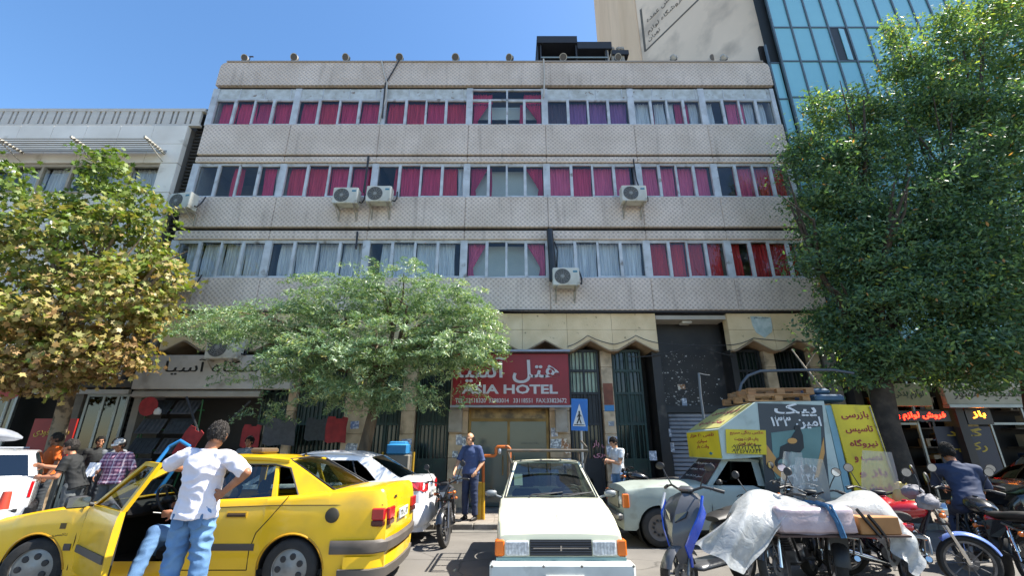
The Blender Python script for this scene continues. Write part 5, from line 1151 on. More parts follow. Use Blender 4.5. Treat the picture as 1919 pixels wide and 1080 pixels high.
# ---------------------------------------------------------------- white saloon behind the taxi
whp = mat('white_paint', '#d8d9db', .25, c2='#cdced0', scale=1, coat=.6, wear=.05)
def saloon(name, label, loc, rz, paint, glassm, hi=1.5, rims='steel', rear_detail=True, group=None, tint=None):
    c = thing(name, label, 'car', loc, rz, group); A = [(0, .35), (2.63, .35)]
    sh = Shell([(-.87, .7), (-.84, 1.02), (-.78, 1.08), (-.3, 1.07), (.1, 1.03), (1.0, 1.0), (2.0, .98), (2.35, .98), (2.9, .9), (3.3, .78), (3.42, .6)],
               [(-.87, .66), (-.8, .76), (-.5, .83), (.2, .87), (1.6, .87), (2.5, .86), (3.0, .8), (3.3, .7), (3.42, .55)], .22, A, .035)
    obj('body', sh.body(lambda x, y, z: -.1 < x < 2.1 and abs(y) < .78 and z > sh.zt(x) - .02), paint, c, 40); wells(c, sh)
    zb, zr, yb, yr = 1.0, hi - .05, .79, .58
    for s in (1, -1):
        sd = M()
        for p_ in ([(-.45, 1.06), (-.02, 1.03), (.22, 1.25), (.42, 1.38), (.2, 1.44)], [(.2, 1.44), (.42, 1.38), (1.6, 1.40), (1.68, 1.44), (.9, hi - .02)], [(1.02, 1.0), (1.12, 1.0), (1.05, 1.40), (.97, 1.40)], [(2.2, .98), (2.34, .98), (1.66, 1.45), (1.55, 1.42)]):
            q = side_poly(sh, p_, zb, zr, yb, yr, s); sd.add(q.v, q.f)
        obj('side_frame', sd, paint, c)
        for p_ in ([(0, 1.035), (1.02, 1.0), (.97, 1.39), (.44, 1.37), (.24, 1.24)], [(1.12, 1.0), (2.18, .985), (1.56, 1.41), (1.05, 1.39)]):
            g_ = M(); g_.add([(x, s * (yb + (yr - yb) * (z - zb) / (zr - zb) - .015), z) for x, z in p_], [tuple(range(len(p_)))]); obj('side_window', g_, glassm, c)
        q = M(); q.tube([(x, s * (yb + (yr - yb) * (z - zb) / (zr - zb) + .002), z) for x, z in ((.3, 1.03), (.42, 1.2), (.5, 1.38))], .014, 5); obj('window_bar', q, black_pl, c)
        q = sh.strip(-.83, -.45, .88, 1.02, s, .02, 6); obj('tail_light', q, red_l, c, 50)
        q = M(); q.loft([[(x, s * y, z) for x, y, z in ((-.62, .835, 1.03), (-.84, .7, 1.02), (-.89, .5, .99), (-.89, .5, .86), (-.85, .72, .86), (-.7, .815, .93))], [(x + .05, s * (y - .05), z) for x, y, z in ((-.62, .835, 1.03), (-.84, .7, 1.02), (-.89, .5, .99), (-.89, .5, .86), (-.85, .72, .86), (-.7, .815, .93))]], True, True); obj('tail_light', q, red_l, c)
        sm = M()
        for pts in ([(1.05, 1.0), (1.05, .3)], [(.1, 1.02), (.25, .8), (.42, .55), (.45, .3)], [(2.2, .95), (2.2, .3)]): q = sh.line(pts, .005, s); sm.add(q.v, q.f)
        o = obj('panel_gaps', sm, dark_in, c); o['kind'] = 'stuff'
        for x in (.5, 1.5): obj('door_handle', sh.strip(x, x + .2, .86, .9, s, .02, 4), paint, c, 50)
        for x in (0, 2.63): wheel(c, x, s * .75, .3, .18, s, rims)
    obj('roof', roof_panel([(.18, 1.435), (.5, hi - .02), (.95, hi), (1.35, hi - .015), (1.7, 1.44)], .6, .035), paint, c, 60)
    obj('windscreen', glass_patch((2.32, -.72, .985), (2.32, .72, .985), (1.66, .56, 1.45), (1.66, -.56, 1.45), (.08, 0, .02)), glassm, c, 180)
    obj('rear_window', glass_patch((-.42, -.64, 1.085), (-.42, .64, 1.085), (.2, .52, 1.445), (.2, -.52, 1.445), (-.06, 0, .02)), glassm, c, 180)
    m = M(); m.box((-.5, -.74, .24), (2.4, .74, .3)); m.box((1.95, -.68, .78), (2.28, .68, .96), .04); m.box((-.4, -.6, .98), (.1, .6, 1.01)); obj('cabin_trim', m, dark_in, c)
    seat(c, 1.1, .36); seat(c, 1.1, -.36); seat(c, .15, 0, .32, 1.0, 1.2)
    m = M(); rg = []
    for z, o_ in ((.3, .0), (.36, .05), (.62, .055), (.68, 0)): rg.append([(-.72, .8 + o_, z), (-.85 - o_, .68, z), (-.9 - o_, .3, z), (-.9 - o_, -.3, z), (-.85 - o_, -.68, z), (-.72, -.8 - o_, z)])
    m.loft(rg, False, False, False); obj('rear_bumper', m, paint, c, 50)
    plate(c, (-.905, 0, .82), .5, .11, '۴۶ ل ۳۱۷', -PI / 2)
    m = M(); m.lathe([(0, 0), (.05, 0), (.055, -.02)], (-.88, 0, .95), (-1, 0, 0), 16); obj('emblem', m, chrome, c)
    m = M(); m.box((3.36, -.5, .35), (3.46, .5, .6), .04); obj('front_bumper', m, paint, c)
    return c, sh
tint_g = glass_mat('tinted_glass', '#4d575c', .02, 1.5, .08)
saloon('white_saloon', 'white saloon with red tail light parked behind the yellow taxi', (-2.42, 9.5, 0), PI, whp, tint_g, 1.53)
saloon('black_saloon', 'black saloon parked under the trees at the far right', (12.6, 9.75, 0), PI, mat('black_paint', '#101114', .15, coat=.8), tint_g, 1.45)
# ---------------------------------------------------------------- white estate car at the far left
est = thing('estate_car', 'white estate car with a grey tarpaulin load on its roof beside the man in black', 'car', (-9.85, 9.17, 0), math.atan2(-.66, -.75))
A = [(0, .36), (2.7, .36)]
esh = Shell([(-.72, .98), (-.7, 1.12), (0, 1.11), (1.2, 1.1), (2.4, 1.08), (2.9, 1.02), (3.3, .9), (3.45, .7)], [(-.72, .78), (-.5, .85), (.5, .87), (2.4, .87), (3.1, .8), (3.45, .66)], .25, A, .02)
obj('body', esh.body(lambda x, y, z: -.6 < x < 2.2 and abs(y) < .78 and z > esh.zt(x) - .02), whp, est, 40); wells(est, esh)
zb, zr, yb, yr = 1.1, 1.53, .8, .66
for s in (1, -1):
    sd = M()
    for p_ in ([(-.72, 1.11), (-.6, 1.11), (-.5, 1.48), (-.58, 1.53)], [(.72, 1.1), (.8, 1.1), (.76, 1.48), (.68, 1.48)], [(1.6, 1.09), (1.7, 1.09), (1.6, 1.48), (1.5, 1.48)], [(2.3, 1.08), (2.44, 1.08), (1.9, 1.52), (1.8, 1.48)], [(-.58, 1.53), (-.5, 1.48), (1.8, 1.48), (1.9, 1.52), (.6, 1.56)]):
        q = side_poly(esh, p_, zb, zr, yb, yr, s); sd.add(q.v, q.f)
    obj('side_frame', sd, whp, est)
    for p_ in ([(-.6, 1.11), (.72, 1.1), (.68, 1.48), (-.5, 1.48)], [(.8, 1.1), (1.6, 1.09), (1.5, 1.48), (.76, 1.48)], [(1.7, 1.09), (2.3, 1.08), (1.8, 1.48), (1.6, 1.48)]):
        g_ = M(); g_.add([(x, s * (yb + (yr - yb) * (z - zb) / (zr - zb) - .015), z) for x, z in p_], [(0, 1, 2, 3)]); obj('side_window', g_, tint_g, est)
    h_ = obj('door_handle', esh.strip(.28, .52, .99, 1.04, s, .02, 4), black_pl, est)
    q = esh.strip(-.6, 2.9, .52, .57, s, .015); obj('rub_strip', q, black_pl, est)
    q = M(); q.tube([(-.4, s * .62, 1.6), (1.7, s * .62, 1.6)], .02, 6)
    for x in (-.3, .6, 1.6): q.cyl((x, s * .62, 1.53), (x, s * .62, 1.6), .015, n=6)
    obj('roof_rail', q, mat('rail_silver', '#a7a9ab', .4, .6), est)
    for x in (0, 2.7): wheel(est, x, s * .76, .31, .19, s)
    obj('tail_light', esh.strip(-.712, -.67, .75, 1.02, s, .012, 3), red_l, est)
obj('roof', roof_panel([(-.6, 1.53), (.3, 1.56), (1.2, 1.56), (1.92, 1.52)], .67, .03), whp, est, 60)
obj('rear_window', glass_patch((-.73, -.7, 1.12), (-.73, .7, 1.12), (-.6, .6, 1.52), (-.6, -.6, 1.52), (-.04, 0, 0)), tint_g, est, 180)
obj('windscreen', glass_patch((2.42, -.72, 1.08), (2.42, .72, 1.08), (1.9, .6, 1.52), (1.9, -.6, 1.52), (.06, 0, 0)), tint_g, est, 180)
m = M(); m.box((-.6, -.76, .25), (2.4, .76, .31)); obj('cabin_trim', m, dark_in, est); seat(est, 1.2, .36); seat(est, 1.2, -.36); seat(est, .25, 0, .32, 1.05, 1.2)
m = M(); m.box((-.8, -.8, .4), (-.68, .8, .6), .03); obj('rear_bumper', m, black_pl, est)
def lump(u, v):
    th = 2 * PI * u; r = math.sin(PI * min(max(v, .001), .999)); nz_ = mnoise.noise(V(math.cos(th) * 1.6, math.sin(th) * 1.6, v * 3)) * .2
    x = .75 + (v - .5) * 2.1; y = .55 * math.cos(th) * (r ** .5) * (1 + nz_); return (-9.85 - .75 * x + .66 * y, 9.17 - .66 * x - .75 * y, 1.66 + max(-.02, (.12 + .17 * math.sin(th) * (r ** .5)) * (1 + nz_) + .05 * math.sin(7 * v)))
m = M(); m.grid(lump, 28, 22); tag(obj('tarpaulin_load', m, mat('grey_tarpaulin', '#868a93', .6, c2='#70747d', scale=6, bump=.4, bscale=12), None, 180), 'grey tarpaulin bundle strapped on the roof of the white estate car', 'tarpaulin')
# ---------------------------------------------------------------- white pickup facing the camera
pk = thing('pickup_truck', 'cream white pickup parked nose to the camera with a rusty roof rack', 'pickup truck', (.53, 8.1, 0), -PI / 2)
cream = mat('cream_paint', '#d3d2b8', .3, c2='#c9c8ad', scale=1.2, coat=.4, dirt='#bcbda8', dscale=3, dlo=.6, dhi=.8)
A = [(0, .31), (1.95, .31)]
psh = Shell([(-1.1, .86), (-1.05, .88), (.3, .9), (.55, .95), (1.4, .955), (1.75, .9), (2.2, .8), (2.45, .735), (2.52, .69), (2.535, .62)], [(-1.1, .68), (-.9, .7), (.5, .71), (1.5, .715), (2.1, .71), (2.4, .7), (2.535, .685)], .2, A, .02)
obj('body', psh.body(lambda x, y, z: (.3 < x < 1.2 or -.95 < x < .25) and abs(y) < .62 and z > psh.zt(x) - .02), cream, pk, 40); wells(pk, psh)
zb, zr, yb, yr = .95, 1.39, .66, .5
for s in (1, -1):
    sd = M()
    for p_ in ([(.22, .93), (.34, .94), (.4, 1.34), (.3, 1.38)], [(1.28, .955), (1.40, .955), (.78, 1.40), (.7, 1.36)], [(.3, 1.38), (.4, 1.34), (.7, 1.36), (.78, 1.40)]):
        q = side_poly(psh, p_, zb, zr, yb, yr, s); sd.add(q.v, q.f)
    obj('side_frame', sd, cream, pk)
    g_ = M(); p_ = [(.34, .94), (1.28, .955), (.7, 1.36), (.4, 1.34)]; g_.add([(x, s * (yb + (yr - yb) * (z - zb) / (zr - zb) - .012), z) for x, z in p_], [(0, 1, 2, 3)]); obj('side_window', g_, car_glass, pk)
    m = M(); m.box((1.25, s * .74, .96), (1.33, s * .9, 1.06), .03); m.cyl((1.28, s * .66, .95), (1.28, s * .78, .99), .015); mi = obj('wing_mirror', m, mat('mirror_grey', '#777c7e', .4), pk, 50)
    for x in (0, 1.95): wheel(pk, x, s * .6, .27, .16, s)
    # front lamps
    m = M(); m.box((2.5, s * .345, .5), (2.56, s * .6, .645), .012); hl = obj('headlight', m, white_l, pk)
    m = M()
    for k in range(7): m.box((2.562, s * (.36 + .034 * k), .515), (2.566, s * (.364 + .034 * k), .63))
    o = obj('lens_ribs', m, mat('lens_rib', '#9a9ea0', .2), hl); o['kind'] = 'stuff'
    m = M(); m.box((2.44, s * .61, .49), (2.55, s * .715, .655), .015); obj('indicator', m, amber_l, pk)
obj('roof', roof_panel([(.28, 1.375), (.45, 1.405), (.65, 1.41), (.79, 1.39)], .515, .025), cream, pk, 60)
obj('windscreen', glass_patch((1.38, -.62, .965), (1.38, .62, .965), (.77, .485, 1.395), (.77, -.485, 1.395), (.06, 0, .01)), car_glass, pk, 180)
m = M(); m.tube([(1.39, -.63, .962), (1.45, 0, .975), (1.39, .63, .962), (.765, .495, 1.4), (.79, 0, 1.415), (.765, -.495, 1.4), (1.39, -.63, .962)], .014, 6); obj('windscreen_rubber', m, black_pl, pk, 60)
obj('rear_window', glass_patch((.27, -.55, 1.0), (.27, .55, 1.0), (.3, .45, 1.33), (.3, -.45, 1.33), (0, 0, 0)), car_glass, pk)
m = M(); m.box((.22, -.64, .9), (.28, .64, 1.02)); m.box((.24, -.1, 1.02), (.27, .0, 1.34)); obj('cab_back', m, cream, pk)
m = M(); m.box((.3, -.6, .2), (1.6, .6, .26)); m.box((1.1, -.58, .76), (1.38, .58, .94), .04); m.box((1.45, -.6, .26), (1.5, .6, .9)); obj('cabin_trim', m, dark_in, pk)
seat(pk, .5, .3, .3, 1.05, .45); seat(pk, .5, -.3, .3, 1.05, .45)
m = M(); mtw = Matrix.Translation((1.05, .3, .97)) @ Matrix.Rotation(-1.0, 4, 'Y'); m.tube([mtw @ V(.16 * math.cos(a), .16 * math.sin(a), 0) for a in np.linspace(0, 2 * PI, 21)], .014, 6); m.cyl(mtw @ V(0, 0, 0), mtw @ V(0, 0, -.16), .025); obj('steering_wheel', m, black_pl, pk, 60)
m = M(); m.box((1.19, -.5, 1.1), (1.192, -.38, 1.24)); m.v = [(1.17 - (z - 1.1) * 1.35 + .01, y, z) for x, y, z in m.v]; obj('windscreen_sticker', m, mat('sticker', '#c6d6c4', .6), pk)
for s in (-.3, .12):
    m = M(); m.tube([(1.45, s, .975), (1.42, s + .04, 1.0), (1.36, s + .38, 1.02)], .011, 5); m.tube([(1.43, s + .1, .99), (1.36, s + .46, 1.03)], .007, 4); obj('wiper', m, black_pl, pk)
m = M(); m.box((2.5, -.335, .5), (2.545, .335, .655)); gr = obj('grille', m, mat('grille_black', '#17181c', .4), pk)
for k in range(6): m = M(); m.box((2.545, -.33, .515 + k * .024), (2.556, .33, .523 + k * .024)); obj('grille_bar', m, mat('grille_bar', '#3b3f49', .4), gr)
m = M(); m.box((2.555, -.3, .572), (2.562, .3, .579)); m.box((2.555, -.008, .55), (2.566, .008, .6)); obj('grille_trim', m, chrome, gr)
bp_ = mat('bumper_white', '#c9ccc6', .45, c2='#b3b6b0', scale=3, dirt='#8f9289', dscale=4)
m = M(); m.box((2.48, -.765, .2), (2.68, .765, .455), .025); obj('front_bumper', m, bp_, pk)
m = M(); m.box((2.46, -.7, .455), (2.56, .7, .485)); obj('bumper_gap', m, mat('sealant_teal', '#6f8f8e', .6), pk)
m = M()
for y in (-.74, -.2, .2, .74): m.lathe([(0, .006), (.012, .004), (.014, 0)], (2.681, y, .43), (1, 0, 0), 8)
o = obj('bolts', m, steel, pk); o['kind'] = 'stuff'
plate(pk, (2.69, .02, .3), .4, .11, '۵۱ ق ۱۵۵ ۲۲', PI / 2)
for pts in ([(2.5, 0), (2.2, .0), (1.5, 0)], [(2.5, -.45), (2.0, -.42), (1.5, -.4)], [(2.45, .62), (1.9, .6), (1.45, .58)], [(2.45, -.62), (1.9, -.6), (1.45, -.58)]):
    m = M(); m.tube([(x, y, psh.zt(x) + .021 * (1 - (abs(y) / .7) ** 1.5)) for x, y in pts], .005, 4); obj('bonnet_crease', m, mat('crease', '#77796b', .6), pk)
rack = mat('rack_rust', '#3d3b34', .6, c2='#57483a', scale=6)
m = M()
for s in (-.6, .6): m.tube([(.95, s, 1.56), (-.2, s, 1.56)], .02, 8); m.tube([(.1, s, .9), (.1, s * .95, 1.56)], .018, 6); m.tube([(.88, s * .9, 1.38), (.88, s, 1.56)], .018, 6)
for x in (.95, .6, .25, -.2): m.tube([(x, -.6, 1.56), (x, .6, 1.56)], .02, 8)
m.tube([(.2, .62, 1.7), (.75, .62, 1.6)], .018, 6); m.tube([(.95, -.62, 1.62), (-.2, -.62, 1.62)], .015, 6)
for y in (-.3, 0, .3): m.tube([(.95, y, 1.56), (-.2, y, 1.56)], .012, 5)
obj('roof_rack', m, rack, pk, 60)
# ---------------------------------------------------------------- old pickup with the painted box body
kt = thing('box_truck', 'old pale green pickup carrying a painted advertising box with yellow banners', 'truck', (4.75, 9.35, 0), PI)
mint = mat('mint_paint', '#9aa39a', .45, c2='#888f87', scale=1.5, dirt='#7f8377', dscale=4, dlo=.58, dhi=.75)
A = [(0, .36), (2.22, .36)]
ksh = Shell([(-1.3, .8), (.2, .85), (.5, .97), (1.35, .975), (1.8, .97), (2.4, .955), (2.75, .9), (2.82, .8)], [(-1.3, .74), (.4, .75), (1.5, .75), (2.3, .745), (2.7, .72), (2.82, .7)], .26, A, .05)
obj('body', ksh.body(lambda x, y, z: .35 < x < 1.2 and abs(y) < .66 and z > ksh.zt(x) - .02), mint, kt, 40); wells(kt, ksh)
zb, zr, yb, yr = .97, 1.4, .7, .58
for s in (1, -1):
    sd = M()
    for p_ in ([(.3, .96), (.42, .97), (.42, 1.36), (.3, 1.4)], [(1.22, .975), (1.32, .975), (.92, 1.41), (.84, 1.37)], [(.3, 1.4), (.42, 1.36), (.84, 1.37), (.92, 1.41)]): q = side_poly(ksh, p_, zb, zr, yb, yr, s); sd.add(q.v, q.f)
    obj('side_frame', sd, mint, kt)
    g_ = M(); p_ = [(.42, .97), (1.22, .975), (.84, 1.37), (.42, 1.36)]; g_.add([(x, s * (yb + (yr - yb) * (z - zb) / (zr - zb) - .012), z) for x, z in p_], [(0, 1, 2, 3)]); obj('side_window', g_, tint_g, kt)
    for x in (0, 2.22): wheel(kt, x, s * .64, .31, .18, s, 'steel', 0, mat('rust_rim', '#6a625a', .6))
    m = M(); m.lathe([(0, .03), (.06, .025), (.085, 0), (.095, 0), (.095, -.03)], (2.82, s * .5, .72), (1, 0, 0), 20); obj('headlight', m, white_l, kt, 40)
    m = M(); m.box((2.72, s * .665, .62), (2.83, s * .745, .84), .012); obj('indicator', m, amber_l, kt)
    m = M(); m.box((1.1, s * .72, .98), (1.18, s * .86, 1.08), .03); obj('wing_mirror', m, black_pl, kt)
    obj('door_gap', ksh.line([(1.28, .95), (1.3, .6), (1.3, .3)], .006, s), dark_in, kt)
m = M(); m.box((2.8, -.4, .58), (2.84, .4, .86)); gr = obj('grille', m, black_pl, kt)
for k in range(8): m = M(); m.box((2.84, -.39 + k * .108, .6), (2.86, -.36 + k * .108, .85)); obj('grille_bar', m, mat('grille_cream', '#aca58c', .5), gr)
m = M(); m.box((2.84, -.78, .42), (2.96, .78, .54), .03); obj('front_bumper', m, steel, kt)
obj('roof', roof_panel([(.28, 1.385), (.5, 1.42), (.75, 1.42), (.93, 1.395)], .59, .03), mint, kt, 60)
obj('windscreen', glass_patch((1.34, -.66, .98), (1.34, .66, .98), (.92, .56, 1.4), (.92, -.56, 1.4), (.05, 0, 0)), mat('lettered_windscreen', '#3a2f33', .15, c2='#4f2f33', scale=2, spec=.7), kt, 180)
rmw = Matrix.Rotation(PI / 2, 4, 'Z') @ Matrix.Rotation(-.75, 4, 'X')
for k, (zz_, s_) in enumerate(((1.32, 'پیک موتوری و وانت'), (1.22, 'شبانه روزی'), (1.1, 'حمل اثاثیه'))):
    lettering(s_, mat('chalk_white', '#b9b9b9', .7), kt, (1.41 - (zz_ - .98) * .98, .05, zz_), .8, .055, 0, .002, rmw)
m = M(); m.box((.35, -.7, .26), (1.6, .7, .32)); m.box((1.05, -.6, .78), (1.3, .6, .95)); obj('cabin_trim', m, dark_in, kt); seat(kt, .5, .32, .3, 1.05, .5); seat(kt, .5, -.32, .3, 1.05, .5)
# box body: local x = 4.75 - X, local y = 9.35 - Y
def kx(X): return 4.75 - X
def kpt(px, py): q = atY(px, py, 8.6); return (kx(q.x), q.z)
out = [kpt(1347, 862), kpt(1347, 805), kpt(1417, 754), (kx(5.78), 2.42), (kx(5.78), .78), (kx(4.52), .78), (kx(4.52), 1.45)]; out[0] = (out[1][0], out[0][1])
m = M(); m.poly([(x, .75, z) for x, z in out], (0, -1.6, 0)); bx_ = obj('box_body', m, mat('box_mint', '#a8b7b1', .5, c2='#98a7a0', scale=1.5, dirt='#7e877f', dscale=3), kt)
def flat(name, pts, mt_, off, parent=bx_, th=.004):
    m = M(); m.poly([(x, .75 + off, z) for x, z in pts], (0, th, 0)); return obj(name, m, mt_, parent)
dkp = mat('panel_charcoal', '#3a4044', .55, c2='#333a3d', scale=1.5); tlp = mat('panel_teal', '#5b7f7c', .55, c2='#4c6e6b', scale=1.5); orp = mat('panel_ochre', '#b98a4a', .6); teal_e = mat('edge_teal', '#6f99a5', .5); ybn = mat('banner_yellow', '#cdb81e', .55, c2='#b9a61a', scale=2, dirt='#a08c2a', dscale=4, dlo=.6, dhi=.8); bred = mat('banner_red', '#8f1a2a', .6)
pan = [kpt(1420, 756), kpt(1541, 760), kpt(1556, 930), kpt(1568, 1000), kpt(1440, 1000), kpt(1432, 880)]
flat('printed_panel', pan, dkp, .002)
flat('printed_shape', [kpt(1445, 812), kpt(1538, 800), kpt(1540, 870), kpt(1452, 900)], tlp, .008)
flat('printed_band', [kpt(1433, 830), kpt(1439, 838), kpt(1476, 890), kpt(1474, 905), kpt(1436, 872)], orp, .012)
flat('printed_band', [kpt(1543, 820), kpt(1545, 850), kpt(1534, 895), kpt(1526, 897)], orp, .012)
blk = mat('print_black', '#1c2326', .6)
def disc_pts(px, py, r, n=14, sq=1.0): return [kpt(px + r * math.cos(2 * PI * i / n), py + r * sq * math.sin(2 * PI * i / n)) for i in range(n)]
# simple rider silhouette printed on the panel
flat('printed_rider', [kpt(1487, 812), kpt(1493, 805), kpt(1500, 806), kpt(1504, 816), kpt(1506, 840), kpt(1498, 850), kpt(1480, 846), kpt(1476, 832)], blk, .016)
flat('printed_rider', disc_pts(1494, 803, 6), blk, .0162); flat('printed_rider', [kpt(1462, 838), kpt(1478, 830), kpt(1482, 845), kpt(1470, 868), kpt(1458, 870)], blk, .0164)
flat('printed_lamp', disc_pts(1484, 827, 9, 14, .6), orp, .02); flat('printed_wheel', disc_pts(1466, 868, 15, 18, .8), blk, .0155); flat('printed_wheel', disc_pts(1466, 868, 9, 18, .8), tlp, .018)
R180 = Matrix.Rotation(PI, 4, 'Z'); wht = mat('print_white', '#cfd3d3', .6)
def klet(s_, mt_, px, py, wpx, hpx, off=.01, bold=.02, parent=bx_):
    x, z = kpt(px, py); sc = 8.6 / (F_PX * 1.03) * 1.0
    return lettering(s_, mt_, parent, (x, .75 + off, z), wpx * sc, hpx * sc, bold, .003, R180)
klet('پیک', wht, 1490, 770, 78, 26); klet('امین ۱۳۳', wht, 1492, 792, 92, 24)
for py, s_ in ((878, '۳۳۹ ۷۳۵'), (895, '۳۳۹ ۲۴۵'), (915, '۳۳ ۶'), (930, '۵۱ ۱')): klet(s_, wht, 1496, py, 66 if len(s_) > 5 else 58, 13, .012, .012)
flat('yellow_notice', [kpt(1359, 805), kpt(1434, 807), kpt(1436, 853), kpt(1361, 850)], ybn, .024)
for py, s_, w_, mt_ in ((812, 'عکس رنگی سریع', 62, bred), (824, 'چاپ کارت ویزیت', 44, bred), (832, 'و مهر فوری', 32, bred), (838, '۰۹۱۲۶۲۲۷۳۳', 54, inkm), (846, '۰۹۳۵۶۷۸۸۴۴', 54, inkm)): klet(s_, mt_, 1398, py, w_, 8, .03, .01)
# front face of the overhang, with two banners (faces -X: local +x)
xf = out[1][0]; zl0, zl1 = out[0][1], out[1][1]
m = M(); m.box((xf + .004, -.82, zl0 + .02), (xf + .014, .73, zl1 - .02)); obj('front_banner', m, ybn, bx_)
mfr = Matrix.Rotation(PI / 2, 4, 'Z')
for z, s_, w_ in ((zl1 - .09, 'تلفنی ۲۰ هزار', 1.2), (zl1 - .2, 'سواری', .5), (zl1 - .3, 'وانت بار', .6)): lettering(s_, bred, bx_, (xf + .016, -.05, z), w_, .08, .012, .003, mfr)
xa_, za_ = out[1]; xb_, zb_ = out[2]; sl = V(xb_ - xa_, 0, zb_ - za_).normalized(); nn = V(-sl.z, 0, sl.x) * -1
if nn.x < 0: nn = -nn
m = M(); a = V(xa_, .7, za_) + sl * .05 + nn * .004; b = V(xb_, .7, zb_) - sl * .05 + nn * .004; m.poly([a, b, b + V(0, -1.5, 0), a + V(0, -1.5, 0)], nn * .006); obj('slanted_banner', m, mat('banner_pale', '#b5b06c', .55, c2='#a39f62', scale=2), bx_)
msl = Matrix((( 0, -nn.x, sl.x), (1, -nn.y, sl.y), (0, -nn.z, sl.z))).to_4x4()
for t_, s_ in ((.72, 'باربری امین'), (.3, 'پیک بادپا')): lettering(s_, mat('banner_pink', '#9a4f52', .6), bx_, V(xa_, -.05, za_).lerp(V(xb_, -.05, zb_), t_) + nn * .012, 1.15, .16, .012, .003, msl)
m = M(); m.box((kx(5.80) - 0, .70, .8), (kx(5.92), .74, 2.34)); obj('edge_panel', m, teal_e, kt)
bpts = [kpt(1546, 766), kpt(1612, 770), kpt(1650, 950), kpt(1655, 1000), kpt(1610, 1000), kpt(1588, 900)]
bpts = [(kx(5.9), 2.36), (kx(6.62), 2.34), (kx(6.75), .75), (kx(5.98), .7)]
m = M(); m.poly([(x, .76, z) for x, z in bpts], (0, -.03, 0)); bb = obj('banner_board', m, ybn, kt)
for k, s_ in enumerate(('بازرسی', 'تاسیس', 'نیروگاه', 'نصب و', 'باز و', 'فروش')): lettering(s_, bred, bb, (kx(6.28 + k * .02), .763, 2.16 - k * .245), .5, .15, .02, .003, R180)
m = M(); m.tube([(kx(6.58), .78, 2.32), (kx(6.71), .78, .8)], .012, 5); obj('board_edge', m, steel, bb)
m = M(); m.box((kx(6.8), -.8, .7), (kx(5.75), .70, .8)); m.box((kx(6.7), -.75, .8), (kx(6.66), .68, 2.2)); obj('rear_frame', m, mint, kt)
m = M(); m.ell((.62, .3, 1.5), (.42, .35, .09)); m.ell((.3, .1, 1.49), (.25, .3, .07)); obj('blue_cloth', m, mat('blue_cloth', '#2d7f9c', .7, c2='#1f6078', scale=6, bump=.4), kt, 180)
hoop = M(); hp = [atY(x, y, 9.9) for x, y in ((1386, 735), (1390, 720), (1402, 705), (1425, 696), (1500, 694), (1562, 694), (1600, 700))]; hoop.tube([(kx(p.x), 9.35 - p.y, p.z) for p in hp], .03, 8); obj('canopy_hoop', hoop, mat('hoop_grey', '#4d555c', .5), kt, 60)
# pallets and blue crate on the box
wood = mat('pallet_wood', '#9a7650', .8, c2='#7c5c3c', scale=3, stretch=(1, 6, 6), bump=.2)
def pallet(loc, rz, label):
    t = thing('pallet', label, 'pallet', loc, rz, 'pallets on the box truck roof')
    for k in range(5): m = M(); m.box((-.6 + rnd.uniform(0, .01), -.5 + k * .225, .1), (.6, -.5 + k * .225 + .1, .122)); obj('board', m, wood, t)
    for y in (-.5, -.05, .4): m = M(); m.box((-.6, y, 0), (.6, y + .1, .02)); obj('board', m, wood, t)
    for y in (-.5, -.05, .4):
        for x in (-.6, -.07, .46): m = M(); m.box((x, y, .021), (x + .14, y + .1, .099)); obj('block', m, wood, t)
    return t
pallet((5.0, 9.2, 2.423), .04, 'lower wooden pallet lying on the painted box truck'); pallet((5.1, 9.18, 2.548), -.06, 'upper wooden pallet on top of the other on the box truck')
m = M(); m.box((5.74, 8.75, 2.425), (6.3, 9.6, 2.56), .03); m.box((5.78, 8.8, 2.56), (6.1, 9.5, 2.68), .04); tag(obj('blue_bundle', m, mat('blue_tarp', '#2b4f6b', .6, c2='#213e55', scale=4), None, 40), 'folded blue tarpaulin bundle beside the pallets on the truck', 'tarpaulin')
m = M(); m.tube([atY(1310, 700, 12.0), atY(1313, 740, 12.0), atY(1320, 790, 12.0), V(atY(1322, 800, 12.0).x, 12.0, .1)], .035, 8); m.tube([atY(1310, 700, 12.0), atY(1322, 703, 11.9), atY(1331, 704, 11.9)], .012, 5)
tag(obj('bent_post', m, mat('post_grey', '#71767a', .5, .3), None, 60), 'thin grey bent post before the black stone wall', 'post')
# ================================================================== PEOPLE
skin1 = mat('skin', '#b97f5f', .55, c2='#a56c4e', scale=9); skin2 = mat('skin_tan', '#9c6a4c', .55, c2='#8a5a3f', scale=9); skin3 = mat('skin_pale', '#c99a7a', .55, c2='#b98766', scale=9)
hair_b = mat('hair_black', '#17130f', .7, c2='#0f0c0a', scale=40, bump=.6, bscale=120); hair_g = mat('hair_grey', '#4a4440', .8, c2='#2c2724', scale=60, bump=.7, bscale=130)
jeans = mat('blue_jeans', '#6a8fb4', .85, c2='#4d719a', scale=5, bump=.25, bscale=200); jeans2 = mat('jeans_mid', '#5c7fa3', .85, c2='#46658a', scale=5, bump=.25, bscale=200); jeans_d = mat('jeans_dark', '#3a4046', .85, c2='#2a2e33', scale=5)
shirt_w = mat('shirt_white', '#d9d5dc', .8, c2='#cfcbd4', scale=4, bump=.15, bscale=150); shirt_t = mat('tee_white', '#c9d0d6', .8); navy = mat('navy_cloth', '#26334f', .8, c2='#1d2740', scale=4); blue_s = mat('blue_shirt', '#3f4f74', .8, c2='#34436a', scale=4)
